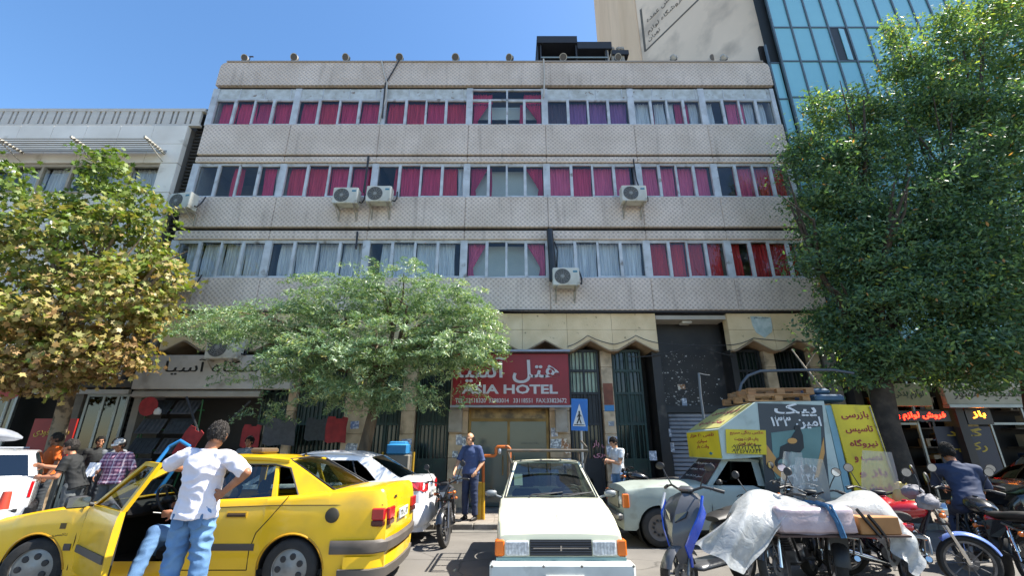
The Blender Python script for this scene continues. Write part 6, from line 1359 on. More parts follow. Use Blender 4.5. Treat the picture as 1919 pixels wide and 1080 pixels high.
orange = mat('orange_shirt', '#d8641a', .8, c2='#b9500f', scale=5); blackc = mat('black_cloth', '#1e2021', .85, c2='#151617', scale=5); greyt = mat('grey_trousers', '#5b5f60', .85, c2='#45484a', scale=5); grey_s = mat('grey_shirt', '#6d7278', .8); shoe_m = mat('shoe_black', '#1b1a1a', .5); cap_w = mat('cap_white', '#c7c3bd', .8)
def plaid():
    m = bpy.data.materials.new('plaid_shirt'); m.use_nodes = True; n = m.node_tree.nodes; l = m.node_tree.links; b = n['Principled BSDF']; b.inputs['Roughness'].default_value = .85
    tc = n.new('ShaderNodeTexCoord'); sp = n.new('ShaderNodeSeparateXYZ'); l.new(tc.outputs['Object'], sp.inputs[0]); last = None
    base = n.new('ShaderNodeRGB'); base.outputs[0].default_value = (*hexc('#b58a9c'), 1); last = base.outputs[0]
    for ax, k, thr, cc in ((0, 95, .2, '#7b3049'), (2, 95, .2, '#7b3049'), (0, 95, .8, '#3a3560'), (2, 95, .75, '#3a3560'), (0, 47, .93, '#d9cfd8'), (2, 47, .93, '#d9cfd8')):
        a = n.new('ShaderNodeMath'); a.operation = 'MULTIPLY'; a.inputs[1].default_value = k; l.new(sp.outputs[ax], a.inputs[0])
        s = n.new('ShaderNodeMath'); s.operation = 'SINE'; l.new(a.outputs[0], s.inputs[0])
        g = n.new('ShaderNodeMath'); g.operation = 'GREATER_THAN'; g.inputs[1].default_value = thr; l.new(s.outputs[0], g.inputs[0])
        h = n.new('ShaderNodeMath'); h.operation = 'MULTIPLY'; h.inputs[1].default_value = .6; l.new(g.outputs[0], h.inputs[0])
        x = n.new('ShaderNodeMix'); x.data_type = 'RGBA'; l.new(h.outputs[0], x.inputs[0]); l.new(last, x.inputs[6]); x.inputs[7].default_value = (*hexc(cc), 1); last = x.outputs[2]
    l.new(last, b.inputs['Base Color']); return m
plaid_m = plaid()
STAND = dict(pel=(0, 0, .97), che=(0, .0, 1.27), nek=(0, .015, 1.47), hed=(0, -.02, 1.635), sL=(.185, .01, 1.42), sR=(-.185, .01, 1.42), eL=(.25, .03, 1.14), eR=(-.25, .03, 1.14), wL=(.25, -.06, .9), wR=(-.25, -.06, .9),
             hL=(.09, 0, .93), hR=(-.09, 0, .93), kL=(.11, -.02, .5), kR=(-.11, -.02, .5), aL=(.12, .02, .09), aR=(-.12, .02, .09))
def hand(m, w, d, up, side, curl=.4, sc=1.0):
    """palm with four bent fingers and a thumb; w wrist, d finger direction, up: back of the hand"""
    d = d.normalized(); x = d.cross(up).normalized(); up = x.cross(d).normalized()
    q = Matrix((x, d, up)).transposed().to_quaternion()
    m.ell(w + d * .045 * sc, (.04 * sc, .055 * sc, .017 * sc), 12, 8, q)
    for i, (o, L) in enumerate(((-.03, .07), (-.01, .08), (.01, .075), (.029, .058))):
        b = w + d * .085 * sc + x * o * sc
        c1 = (d * math.cos(curl * .6) - up * math.sin(curl * .6)); c2 = (d * math.cos(curl * 1.6) - up * math.sin(curl * 1.6)); c3 = (d * math.cos(curl * 2.4) - up * math.sin(curl * 2.4))
        p1 = b + c1 * L * .45 * sc; p2 = p1 + c2 * L * .32 * sc; p3 = p2 + c3 * L * .25 * sc
        m.cap(b - d * .02 * sc, .0095 * sc, p1, .0092 * sc, 8); m.cap(p1, .0092 * sc, p2, .0085 * sc, 8); m.cap(p2, .0085 * sc, p3, .0075 * sc, 8)
    t0 = w + d * .02 * sc - x * .03 * side * sc; t1 = t0 + (d * .6 - x * side * .75 - up * .2).normalized() * .04 * sc; t2 = t1 + (d * .9 - x * side * .25 - up * .35).normalized() * .032 * sc
    m.cap(t0, .013 * sc, t1, .011 * sc, 8); m.cap(t1, .011 * sc, t2, .009 * sc, 8)
def person(label, loc, rz=0.0, sc=1.0, pose=None, shirt=None, pants=None, skin=skin1, hair=hair_b, hairkind='short', cap=None, sleeve=.75, vox=.012, head=(0, 0), hem=-.06, curl=(.4, .4), group=None, handdir=None, J=None, shoes=True, wr=.006, fit=1.0, lower=True):
    t = thing('person', label, 'person', loc, 0, group, world=True)
    T = Matrix.Translation(loc) @ Matrix.Rotation(rz, 4, 'Z') @ Matrix.Scale(sc, 4)
    if J is None:
        P = dict(STAND); P.update(pose or {}); P = {k: T @ Vector(v) for k, v in P.items()}
    else: P = {k: Vector(v) for k, v in J.items()}
    lat = (P['sL'] - P['sR']).normalized(); lath = (P['hL'] - P['hR']).normalized(); spine = (P['nek'] - P['pel']).normalized(); fwd = spine.cross(lat).normalized() * -1
    # forward of the chest: person facing -Y has left at +X -> fwd = lat x up
    fwd = lat.cross(spine).normalized() * 1.0
    def ringe(c, rx, ry, la=lat, n=20):
        fw = la.cross(spine).normalized(); return [c + la * rx * math.cos(2 * PI * i / n) + fw * ry * math.sin(2 * PI * i / n) for i in range(n)]
    def torso(m, k, low, lowr):
        rr = []
        pts = [(P['pel'] + spine * low * sc, lowr[0], lowr[1], lath), (P['pel'] + spine * .08 * sc, .155 * fit, .11 * fit, lath), (P['pel'].lerp(P['che'], .55), .15 * fit, .108 * fit, lat), (P['che'], .172, .118, lat), (P['che'].lerp(P['nek'], .45), .182, .115, lat), (P['che'].lerp(P['nek'], .75), .165, .09, lat), (P['nek'] - spine * .012 * sc, .085, .07, lat), (P['nek'] + spine * .02 * sc, .06, .058, lat)]
        for c, a, b, la in pts: rr.append(ringe(c, (a + k) * sc, (b + k) * sc, la))
        m.loft(rr, True, True)
    R = lambda a: a * sc
    # ---- the body: one continuous skin
    b = M(); torso(b, -.012, -.05, (.14, .1))
    b.cap(P['nek'] - spine * R(.03), R(.06), P['nek'].lerp(P['hed'], .55), R(.052))
    # head frame
    yaw, pit = head; hf = (Matrix.Rotation(yaw, 3, 'Z') @ fwd); hl_ = Vector((-hf.y, hf.x, 0)).normalized(); hu = Vector((0, 0, 1))
    hf = Vector((hf.x, hf.y, 0)).normalized()
    hf, hu = (hf * math.cos(pit) - hu * math.sin(pit)), (hu * math.cos(pit) + hf * math.sin(pit))
    hx = hf.cross(hu).normalized() * -1
    HM = Matrix((hx, -hf, hu)).transposed(); hq = HM.to_quaternion(); hc = P['hed']
    def hp(x, y, z): return hc + HM @ V(x, y, z) * sc
    b.ell(hp(0, .012, .022), (R(.074), R(.094), R(.098)), 18, 14, hq); b.ell(hp(0, -.028, -.05), (R(.056), R(.062), R(.065)), 14, 10, hq); b.ell(hp(0, -.07, -.092), (R(.024), R(.02), R(.018)), 10, 8, hq)
    b.cap(hp(0, -.082, .018), R(.009), hp(0, -.112, -.022), R(.014), 8); b.cap(hp(-.03, -.083, .035), R(.011), hp(.03, -.083, .035), R(.011), 8)
    b.cap(hp(-.02, -.085, -.058), R(.009), hp(.02, -.085, -.058), R(.009), 8)
    for s in (1, -1): b.ell(hp(s * .077, .01, -.005), (R(.01), R(.022), R(.033)), 10, 8, hq); b.ell(hp(s * .045, -.06, -.015), (R(.026), R(.02), R(.022)), 10, 8, hq)
    for s, S_ in ((1, 'L'), (-1, 'R')):
        b.cap(P['s' + S_], R(.055), P['e' + S_], R(.04)); b.cap(P['e' + S_], R(.041), P['e' + S_].lerp(P['w' + S_], .3), R(.042)); b.cap(P['e' + S_].lerp(P['w' + S_], .3), R(.042), P['w' + S_], R(.027))
        hd = (P['w' + S_] - P['e' + S_]).normalized(); up = (handdir or {}).get(S_ + 'u'); hd = (handdir or {}).get(S_, hd)
        hand(b, P['w' + S_], Vector(hd), Vector(up) if up else (lat * s + V(0, 0, .15)), s, curl[0 if S_ == 'L' else 1], sc)
        if lower:
            b.cap(P['h' + S_], R(.08), P['k' + S_], R(.055)); b.cap(P['k' + S_], R(.054), P['a' + S_], R(.038))
    bo = obj('body', remesh(b, vox * .72, 2), skin, t)
    o0 = Vector(loc)
    bo.data.transform(Matrix.Translation(-o0))
    def cloth(name, m, mt_, parent=t, w=wr, vx=vox, seed=0):
        o = obj(name, remesh(m, vx, 3, w, .13 * sc, seed), mt_, parent); o.data.transform(Matrix.Translation(-o0)); return o
    # ---- shirt
    m = M(); torso(m, .012, hem, (.178 * fit, .134 * fit))
    for S_ in ('L', 'R'):
        s0, e0, w0 = P['s' + S_], P['e' + S_], P['w' + S_]
        m.cap(s0.lerp(P['nek'] - spine * R(.05), .45), R(.075), s0, R(.07))
        if sleeve <= 1: m.cap(s0, R(.072), s0.lerp(e0, sleeve), R(.064), 16, False, True)
        else: m.cap(s0, R(.07), e0, R(.054), 16); m.cap(e0, R(.054), e0.lerp(w0, sleeve - 1), R(.04), 16, False, True)
    so_ = cloth('shirt', m, shirt, seed=len(label))
    # collar
    m = M(); m.tube([P['nek'] + spine * R(.022) + (lat * math.cos(a) * .066 + fwd * math.sin(a) * .064) * sc + fwd * R(.004) for a in np.linspace(0, 2 * PI, 17)], R(.014), 6); obj('collar', m, shirt, so_, 180)
    for o_ in (): pass
    # ---- trousers and shoes
    if lower:
        m = M(); m.loft([ringe(P['pel'] + spine * R(.07), R(.15 * fit), R(.108 * fit), lath), ringe(P['pel'], R(.165), R(.12), lath), ringe(P['pel'] - spine * R(.08), R(.155), R(.115), lath)], True, True)
        for S_ in ('L', 'R'):
            h_, k_, a_ = P['h' + S_], P['k' + S_], P['a' + S_]; m.cap(h_, R(.1), k_, R(.076), 16); m.cap(k_, R(.076), a_ + (k_ - a_) * .04, R(.064), 16, False, True)
        po = cloth('trousers', m, pants, seed=3 + len(label), w=wr * 1.2)
        if shoes:
            for S_ in ('L', 'R'):
                a_ = P['a' + S_]; fw = lath.cross(Vector((0, 0, 1))); fw = Vector((fw.x, fw.y, 0)).normalized()
                m = M(); m.cap(a_ - fw * R(.03) - V(0, 0, R(.045)), R(.042), a_ + fw * R(.06) - V(0, 0, R(.05)), R(.042)); m.cap(a_ + fw * R(.06) - V(0, 0, R(.05)), R(.042), a_ + fw * R(.15) - V(0, 0, R(.058)), R(.032))
                m.cap(a_ - V(0, 0, .0), R(.045), a_ - V(0, 0, R(.05)), R(.045)); o = obj('shoe', remesh(m, .012, 2), shoe_m, t); o.data.transform(Matrix.Translation(-o0))
    # ---- hair, eyes, cap
    def shellcap(rx, ry, rz_, c, test, name, mt_, parent):
        m = M(); m.ell(c, (R(rx), R(ry), R(rz_)), 36, 28, hq); m.v = [tuple(Vector(p) + (Vector(p) - c).normalized() * (R(.007) * (mnoise.noise(Vector(p) * 45) + .6 * mnoise.noise(Vector(p) * 110)))) for p in m.v]; keep = []
        for f in m.f:
            p = sum((Vector(m.v[i]) for i in f), V(0, 0, 0)) / len(f); lp = HM.transposed() @ (p - hc) / sc
            if test(lp): keep.append(f)
        m.f = keep
        if name == 'hair':
            hr = random.Random(int(c.x * 1000)); fc = list(m.f)
            for _ in range(2200):
                f = hr.choice(fc); p = sum((Vector(m.v[i]) for i in f), V(0, 0, 0)) / len(f) + V(hr.uniform(-1, 1), hr.uniform(-1, 1), hr.uniform(-1, 1)) * R(.006)
                n_ = (p - c).normalized(); d_ = (n_ * .8 + V(hr.uniform(-.6, .6), hr.uniform(-.6, .6), -.6 + hr.uniform(-.5, .5))).normalized(); s_ = n_.cross(d_).normalized() * R(.0016); e_ = p + d_ * R(hr.uniform(.01, .02))
                m.add([p - s_, p + s_, e_], [(0, 1, 2)])
        o = obj(name, m, mt_, parent, 180, fix=False); md = o.modifiers.new('thick', 'SOLIDIFY'); md.thickness = .005 * sc; md.offset = 0
        return o
    if hairkind == 'short': shellcap(.081, .1, .104, hp(0, .016, .026), lambda p: not (p.y < -.055 and p.z < .065) and not (p.z < .015 and p.y < .0 - .02) and p.z > -.055, 'hair', hair, bo)
    elif hairkind == 'fringe': shellcap(.079, .098, .1, hp(0, .018, .02), lambda p: -.05 < p.z < .035 and p.y > -.01, 'hair', hair, bo)
    if cap is not None:
        shellcap(.086, .106, .1, hp(0, .012, .035), lambda p: p.z > .045, 'cap', cap, t)
        m = M(); m.loft([[hp(x, -.085 - .06 * math.cos(x * 17) * k, .05 - .012 * k + dz) for x in np.linspace(-.07, .07, 9)] for k, dz in ((0, 0), (1, 0), (1, .006), (0, .006))], closed=False); obj('cap_peak', m, cap, t)
    eyes = mat('eye_dark', '#1a1412', .3)
    for s in (1, -1):
        m = M(); m.ell(hp(s * .03, -.083, .012), (R(.013), R(.007), R(.007)), 8, 6, hq); obj('eye', m, eyes, bo, 180)
        m = M(); m.cap(hp(s * .017, -.094, .036), R(.004), hp(s * .046, -.085, .036), R(.0035), 6); obj('eyebrow', m, hair, bo, 180)
    return t, P
# man in the white shirt, seen from behind, arm on the taxi door
wm, WP = person('man seen from behind in white shirt and blue jeans leaning on the open taxi door', (-3.12, 4.95, 0), PI, 1.05,
    dict(sL=(.2, 0, 1.45), sR=(-.2, .0, 1.43), eL=(.40, -.03, 1.36), wL=(.31, -.26, 1.31), eR=(-.45, .08, 1.30), wR=(-.235, .02, 1.13), hed=(-.03, -.04, 1.64), nek=(0, .015, 1.48), aL=(.14, .05, .09), aR=(-.13, -.03, .09), kL=(.12, 0, .5), kR=(-.10, -.03, .5), pel=(.0, .0, .98), che=(0, .01, 1.27)),
    shirt_w, jeans, skin2, hair_g, 'short', sleeve=.95, vox=.009, head=(.35, .25), hem=-.07, handdir={'R': (-.75, -.1, -.6), 'Ru': (.5, -.8, 0), 'L': (.1, .3, -.9)}, wr=.012, fit=1.06)
pk_ = M()
for s, w_ in ((-1, .0), (1, 0)):
    c = WP['pel'] + V(s * .085, -.122, -.1); pk_ = M(); pk_.poly([c + V(-.06, 0, .07), c + V(.06, 0, .07), c + V(.06, 0, -.04), c + V(0, 0, -.075), c + V(-.06, 0, -.04)], (0, .012, 0)); obj('jeans_pocket', pk_, jeans2, wm)
# driver sitting half out of the taxi
person('seated taxi driver with one leg out of the open door holding a cigarette', (-3.7, 6.1, 0), 0, 1.03, None, blackc, jeans2, skin1, hair_b, 'short', vox=.01, sleeve=.8, head=(-.3, .35),
    J=dict(pel=(-3.66, 6.22, .6), che=(-3.6, 6.16, .92), nek=(-3.6, 6.12, 1.13), hed=(-3.63, 6.06, 1.29), sL=(-3.42, 6.02, 1.08), sR=(-3.72, 6.28, 1.08), eL=(-3.64, 5.74, .93), wL=(-3.87, 5.72, .90), eR=(-3.86, 6.3, .85), wR=(-4.1, 6.26, .9),
           hL=(-3.66, 6.1, .6), hR=(-3.74, 6.28, .6), kL=(-4.02, 5.72, .70), kR=(-4.15, 6.22, .66), aL=(-4.0, 5.5, .24), aR=(-4.3, 6.2, .38)), curl=(.7, .6))
m = M(); m.cyl((-3.99, 5.70, .9), (-4.06, 5.67, .91), .005, n=6); tag(obj('cigarette', m, mat('cigarette_white', '#dcd8d0', .7)), 'white cigarette held in the fingers of the seated taxi driver', 'cigarette')
person('bald man in dark blue shirt standing by the black motorcycle looking down', (-.93, 11.0, .1), -.45, 1.04, dict(hed=(-.0, -.07, 1.63), eR=(-.27, -.08, 1.17), wR=(-.24, -.26, .98), eL=(.26, .06, 1.15), wL=(.2, -.1, .97)), blue_s, navy, skin3, hair_g, 'fringe', sleeve=.95, head=(-.1, .35), fit=1.1)
person('young man in white tee shirt looking at his phone before the gates', (2.62, 12.0, .1), -1.15, 1.0, dict(hed=(0, -.09, 1.62), nek=(0, -.01, 1.46), eL=(.2, -.1, 1.14), eR=(-.2, -.1, 1.14), wL=(.06, -.3, 1.2), wR=(-.07, -.3, 1.18)), shirt_t, jeans2, skin3, hair_b, 'short', sleeve=.6, head=(0, .5))
q = V(2.62, 12.0, .1) + Matrix.Rotation(-1.15, 3, 'Z') @ V(0, -.39, 1.24); m = M(); m.obox(Matrix.Translation(q) @ Matrix.Rotation(-1.15, 4, 'Z') @ Matrix.Rotation(-.6, 4, 'X'), (-.035, -.004, -.07), (.035, .004, .07), .003); tag(obj('phone', m, black_pl), 'black phone held by the young man in the white tee shirt', 'phone')
person('man in orange shirt behind the white estate car next to the red board', (-10.3, 10.8, .1), -.5, 1.03, dict(wR=(-.2, -.25, 1.1), eR=(-.27, -.05, 1.16)), orange, jeans_d, skin2, hair_g, 'short', sleeve=.8, head=(-.2, .2))
person('man in black tee shirt with patterned sleeve leaning on the white estate car', (-7.85, 8.8, 0), -1.25, 1.02, dict(pel=(0, .05, .95), che=(0, -.06, 1.24), nek=(0, -.13, 1.42), hed=(0, -.2, 1.58), sL=(.185, -.12, 1.37), sR=(-.185, -.12, 1.37), eR=(-.22, -.35, 1.22), wR=(-.2, -.58, 1.26), eL=(.25, -.16, 1.1), wL=(.2, -.38, 1.1), kL=(.1, .04, .5), aL=(.12, .16, .09)), blackc, greyt, skin1, hair_g, 'short', sleeve=.7, head=(.1, .2), fit=1.08)
person('man in plaid shirt and white cap reading papers on the pavement side', (-7.95, 9.75, 0), .15, 1.02, dict(hed=(.0, -.07, 1.62), eR=(-.26, -.06, 1.16), wR=(-.14, -.28, 1.14), eL=(.3, .05, 1.13), wL=(.27, -.08, .88)), plaid_m, greyt, skin2, hair_g, 'short', cap_w, .9, head=(-.2, .4), fit=1.2)
m = M(); q = V(-8.12, 9.42, 1.2); m.obox(Matrix.Translation(q) @ Matrix.Rotation(.2, 4, 'Z') @ Matrix.Rotation(-.4, 4, 'X'), (-.1, -.003, -.14), (-.01, .003, .14)); m.obox(Matrix.Translation(q) @ Matrix.Rotation(.35, 4, 'Z') @ Matrix.Rotation(-.4, 4, 'X'), (0.0, -.003, -.13), (.1, .003, .13)); tag(obj('papers', m, mat('paper_white', '#d5d6da', .7)), 'folded white papers held by the man in the plaid shirt', 'papers')
person('dark haired man in black standing behind the man in black tee shirt', (-10.0, 11.6, .1), .8, 1.0, None, blackc, jeans_d, skin2, hair_b, 'short', head=(0, 0))
person('dark haired person drinking with raised arm beside the shop door', (-9.72, 11.75, .1), .6, .98, dict(eL=(.22, -.22, 1.32), wL=(.06, -.24, 1.52)), grey_s, jeans_d, skin2, hair_b, 'short', head=(0, -.2))
person('person in grey shirt beyond the taxi in front of the mat shop', (-6.32, 11.5, .1), .2, 1.0, None, grey_s, jeans_d, skin2, hair_b, 'short', head=(-.3, .1))
person('rider in dark navy jacket sitting on a motorcycle at the right edge', (6.55, 7.0, 0), 0, 1.05, None, navy, navy, skin2, hair_b, 'short', sleeve=1.9, head=(.0, .2),
    J=dict(pel=(6.5, 7.05, .85), che=(6.62, 7.2, 1.16), nek=(6.62, 7.26, 1.36), hed=(6.62, 7.32, 1.53), sL=(6.45, 7.35, 1.3), sR=(6.78, 7.12, 1.3), eL=(6.5, 7.55, 1.08), wL=(6.75, 7.72, 1.02), eR=(6.95, 7.2, 1.06), wR=(7.1, 7.42, 1.02),
           hL=(6.42, 7.12, .82), hR=(6.58, 6.98, .82), kL=(6.6, 7.5, .72), kR=(6.88, 7.22, .72), aL=(6.5, 7.4, .32), aR=(6.8, 7.05, .32)), curl=(.9, .9))
# ================================================================== MOTORCYCLES
eng_m = mat('engine_alloy', '#77777a', .4, .7, c2='#4c4c4e', scale=8); fr_black = mat('frame_black', '#1b1b1d', .45); seat_v = mat('seat_vinyl', '#1c1b1b', .55)
mirror_m = mat('mirror_surface', '#aab2b8', .05, 1.0)
clear = mat('clear_windscreen', '#c9cfcf', .15, wear=0, spec=.7)
def hazy(m, a):
    n = m.node_tree.nodes; l = m.node_tree.links; tr = n.new('ShaderNodeBsdfTransparent'); tr.inputs[0].default_value = (.92, .95, .95, 1); mx = n.new('ShaderNodeMixShader'); mx.inputs[0].default_value = a
    l.new(n['Principled BSDF'].outputs[0], mx.inputs[2]); l.new(tr.outputs[0], mx.inputs[1]); l.new(mx.outputs[0], n['Material Output'].inputs[0])
hazy(clear, .38)
def arc(m, c, r, a0, a1, w, th=.008, n=16, flare=.018):
    rings = []
    for i in range(n + 1):
        a = a0 + (a1 - a0) * i / n; ca, sa = math.cos(a), math.sin(a)
        pr = [(-w, r - flare), (-w * .7, r), (0, r + flare * .5), (w * .7, r), (w, r - flare), (w * .9, r - flare - th), (0, r - th), (-w * .9, r - flare - th)]
        rings.append([(c[0] + rr * ca, y, c[2] + rr * sa) for y, rr in pr])
    return m.loft(rings, True, True)
def bike_wheel(t, x, r, mt=None, spokes=10, w=.05, rimm=None):
    mt = mt or Matrix.Identity(4); T = lambda m: setattr(m, 'v', [tuple(mt @ Vector(p)) for p in m.v]) or m
    m = M(); prof = [(r - .065 + 0, -w * .55), (r - .03, -w), (r - .008, -w * .6), (r, 0), (r - .008, w * .6), (r - .03, w), (r - .065, w * .55), (r - .06, 0), (r - .065, -w * .55)]
    m.lathe(prof, (x, 0, r), (0, 1, 0), 36); wo = obj('wheel', T(m), tyre_m, t, 50)
    m = M(); m.lathe([(r - .085, -w * .6), (r - .06, -w * .6), (r - .06, w * .6), (r - .085, w * .6), (r - .085, -w * .6)], (x, 0, r), (0, 1, 0), 36); m.lathe([(0, -.06), (.035, -.06), (.035, .06), (0, .06)], (x, 0, r), (0, 1, 0), 14); m.lathe([(.05, .045), (.11, .045), (.11, .04), (.05, .04)], (x, 0, r), (0, 1, 0), 20)
    for k in range(spokes):
        a = 2 * PI * k / spokes; m.cyl((x + .03 * math.cos(a), .02 * (-1) ** k, r + .03 * math.sin(a)), (x + (r - .08) * math.cos(a + .1), 0, r + (r - .08) * math.sin(a + .1)), .007 if spokes > 8 else .013, n=5)
    obj('rim', T(m), rimm or eng_m, wo, 40); return wo
def motorcycle(label, loc, rz, tank, fender=None, lean=.12, steer=0.0, screen=0, rack=False, muffs=False, plate_t=None, spokes=10, mirrors='round', light='round', tail=red_l, group='motorcycles parked along the street', box=None):
    t = thing('motorcycle', label, 'motorcycle', loc, 0, group); t.rotation_euler = (lean, 0, rz)
    fender = fender or tank; R_ = .3; xf, xr = .66, -.62
    SM = Matrix.Translation((.42, 0, 0)) @ Matrix.Rotation(steer, 4, 'Z') @ Matrix.Translation((-.42, 0, 0)); T = lambda m: setattr(m, 'v', [tuple(SM @ Vector(p)) for p in m.v]) or m
    bike_wheel(t, xf, R_, SM, spokes); bike_wheel(t, xr, R_, None, spokes, .06)
    m = M()
    for s in (-.075, .075): q = M(); q.cyl((xf, s, R_), (.50, s, .78), .021, n=8); q.cyl((.52, s, .72), (.44, s, .95), .016, n=8); obj('fork_leg', T(q), chrome if spokes > 8 else eng_m, t, 40)
    m.box((.40, -.1, .9), (.5, .1, .93)); m.box((.46, -.1, .72), (.56, .1, .745)); obj('fork_yoke', T(m), fr_black, t, 40)
    m = M(); arc(m, (xf, 0, R_), R_ + .03, .35, 2.3, .06); m.cyl((xf, .07, R_), (xf + .02, .06, R_ + .32), .006, n=5); obj('front_fender', T(m), fender, t, 60)
    m = M(); arc(m, (xr, 0, R_), R_ + .04, .75, 3.1, .08); obj('rear_fender', m, fender if fender != tank else fr_black, t, 60)
    m = M()
    for s in (-.12, .12): m.tube([(.42, s * .3, .86), (.3, s, .62), (.18, s, .3), (-.15, s, .27), (-.3, s, .42), (-.28, s, .62), (-.75, s, .72)], .016, 6); m.tube([(xr, s, R_), (-.28, s, .36)], .018, 6)
    m.tube([(.42, 0, .86), (.1, 0, .76), (-.28, 0, .64)], .022, 8); obj('frame', m, fr_black, t, 60)
    for s in (-.13, .13): m = M(); m.cyl((xr + .02, s, R_), (-.5, s, .68), .014, n=8); m.lathe([(.03, z) for z in ()] or [(.028, 0), (.032, .02), (.028, .04), (.032, .06), (.028, .08), (.032, .1), (.028, .12), (.032, .14), (.028, .16)], (xr + .04, s, R_ + .1), (.12, 0, .38), 10); obj('shock_absorber', m, chrome, t, 40)
    m = M(); m.box((-.18, -.12, .24), (.2, .12, .44), .04); m.lathe([(0, -.14), (.09, -.14), (.1, -.12), (.1, .12), (.09, .14), (0, .14)], (-.08, 0, .35), (0, 1, 0), 18)
    for k in range(6): m.obox(Matrix.Translation((.12 + .02 * k, 0, .44 + .03 * k)) @ Matrix.Rotation(.5, 4, 'Y'), (-.08, -.085, 0), (.08, .085, .012))
    m.obox(Matrix.Translation((.12, 0, .44)) @ Matrix.Rotation(.5, 4, 'Y'), (-.055, -.06, 0), (.055, .06, .2)); obj('engine', m, eng_m, t, 40)
    m = M(); rings = []
    for x, w, h, z in ((.4, .05, .05, .87), (.36, .1, .09, .87), (.22, .135, .11, .86), (.08, .13, .1, .84), (-.04, .085, .07, .81), (-.08, .04, .04, .8)): rings.append([(x, w * math.cos(a) * (1.12 if abs(math.cos(a)) > .7 else 1), z + h * math.sin(a)) for a in np.linspace(0, 2 * PI, 17)[:-1]])
    m.loft(rings, True, True); m.lathe([(0, .012), (.03, .01), (.035, 0)], (.2, 0, .965), (0, 0, 1), 12); obj('fuel_tank', m, tank, t, 60)
    m = M(); rings = []
    for x, w, z, h in ((-.05, .08, .76, .05), (-.15, .12, .77, .06), (-.3, .13, .77, .07), (-.45, .125, .79, .075), (-.65, .12, .81, .075), (-.76, .09, .82, .05)): rings.append([(x, w * math.cos(a) * (1 if abs(math.sin(a)) < .8 else .9), z + h * math.sin(a) * .8) for a in np.linspace(0, 2 * PI, 15)[:-1]])
    m.loft(rings, True, True); obj('seat', m, seat_v, t, 60)
    for s in (1, -1):
        m = M(); m.poly([(-.05, s * .125, .68), (-.3, s * .135, .72), (-.62, s * .12, .74), (-.36, s * .135, .52), (-.16, s * .135, .5)], (0, s * .012, 0)); obj('side_cover', m, tank, t)
        m = M(); m.tube([(.44, s * .05, .97), (.43, s * .2, 1.03), (.4, s * .28, 1.05), (.33, s * .37, 1.03)], .012, 8); m.cyl((.36, s * .33, 1.04), (.3, s * .41, 1.015), .019, n=8); m.tube([(.42, s * .3, 1.06), (.4, s * .37, 1.05), (.37, s * .42, 1.03)], .006, 5); obj('handlebar', T(m), fr_black, t, 60)
        mr = M(); mr.tube([(.42, s * .22, 1.04), (.43, s * .27, 1.15), (.42, s * .32, 1.25)], .007, 6); mr.lathe([(0, .012), (.05, .01), (.062, 0), (.062, -.012), (0, -.012)] if mirrors == 'round' else [(0, .012), (.045, .01), (.05, 0), (.05, -.012), (0, -.012)], (.42, s * .34, 1.3), (1, 0, .1), 20)
        mo = obj('mirror', T(mr), black_pl, t, 50); mg = M(); mg.lathe([(0, 0), (.054 if mirrors == 'round' else .043, 0)], (.406, s * .34, 1.3), (1, 0, .1), 20); obj('mirror_glass', T(mg), mirror_m, mo)
        for xx, z in ((.5, .84), (-.78, .62)):
            q = M(); q.cyl((xx, s * .06, z), (xx, s * .15, z), .008, n=6); q.ell((xx, s * .175, z), (.035, .03, .03), 12, 8); o = obj('indicator', T(q) if xx > 0 else q, amber_l, t, 60)
        m = M(); m.cyl((.02, s * .1, .3), (.02, s * .24, .3), .014, n=8); m.cyl((.02, s * .18, .3), (.02, s * .25, .3), .02, n=8); obj('footpeg', m, black_pl, t, 40)
    m = M(); m.tube([(.2, -.08, .5), (.28, -.1, .36), (.2, -.13, .25), (-.1, -.15, .24)], .02, 8); m.tube([(-.1, -.15, .24), (-.3, -.16, .28), (-.8, -.17, .4), (-.84, -.17, .41)], [.024, .042, .045, .03], 12); obj('exhaust', m, chrome, t, 60)
    m = M(); m.box((.46, -.09, .95), (.54, .09, 1.04), .03); obj('speedometer', T(m), black_pl, t, 40)
    m = M()
    if light == 'round': m.lathe([(0, -.1), (.06, -.09), (.09, -.03), (.095, .02), (.085, .025)], (.56, 0, .88), (1, 0, -.05), 20)
    else: m.poly([(.53, -.1, .98), (.53, .1, .98), (.63, .07, .86), (.6, .0, .76), (.63, -.07, .86)], (-.06, 0, .0))
    hl = obj('headlight', T(m), black_pl if light != 'round' else chrome, t, 40); m = M()
    if light == 'round': m.lathe([(0, .035), (.05, .03), (.085, .022)], (.56, 0, .88), (1, 0, -.05), 20)
    else: m.poly([(.635, -.05, .87), (.635, .05, .87), (.62, 0, .78)], (.01, 0, 0))
    obj('headlight_lens', T(m), white_l, hl, 60)
    m = M(); m.box((-.9, -.075, .68), (-.8, .075, .76), .02); obj('tail_light', m, tail, t, 60)
    m = M(); m.box((-.86, -.1, .4), (-.84, .1, .68), .005); obj('mudguard_flap', m, fr_black, t)
    if plate_t: plate(t, (-.9, 0, .57), .2, .14, plate_t, -PI / 2)
    if screen:
        m = M(); m.grid(lambda u, v: (.52 + .02 * v - .12 * (2 * u - 1) ** 2 - .15 * v, (u - .5) * (.46 - .12 * v * v), .84 + v * screen), 12, 8); o = obj('windscreen', T(m), clear, t, 180)
        q = M(); q.tube([SM @ V(*p) for p in ((.45, -.17, 1.0), (.49, -.15, 1.05))], .006); q.tube([SM @ V(*p) for p in ((.45, .17, 1.0), (.49, .15, 1.05))], .006); q.tube([SM @ V(.52 - .12 - .0, -.23, .84), SM @ V(.52, 0, .835), SM @ V(.4, .23, .84)], .009); obj('screen_bracket', q, black_pl, o)
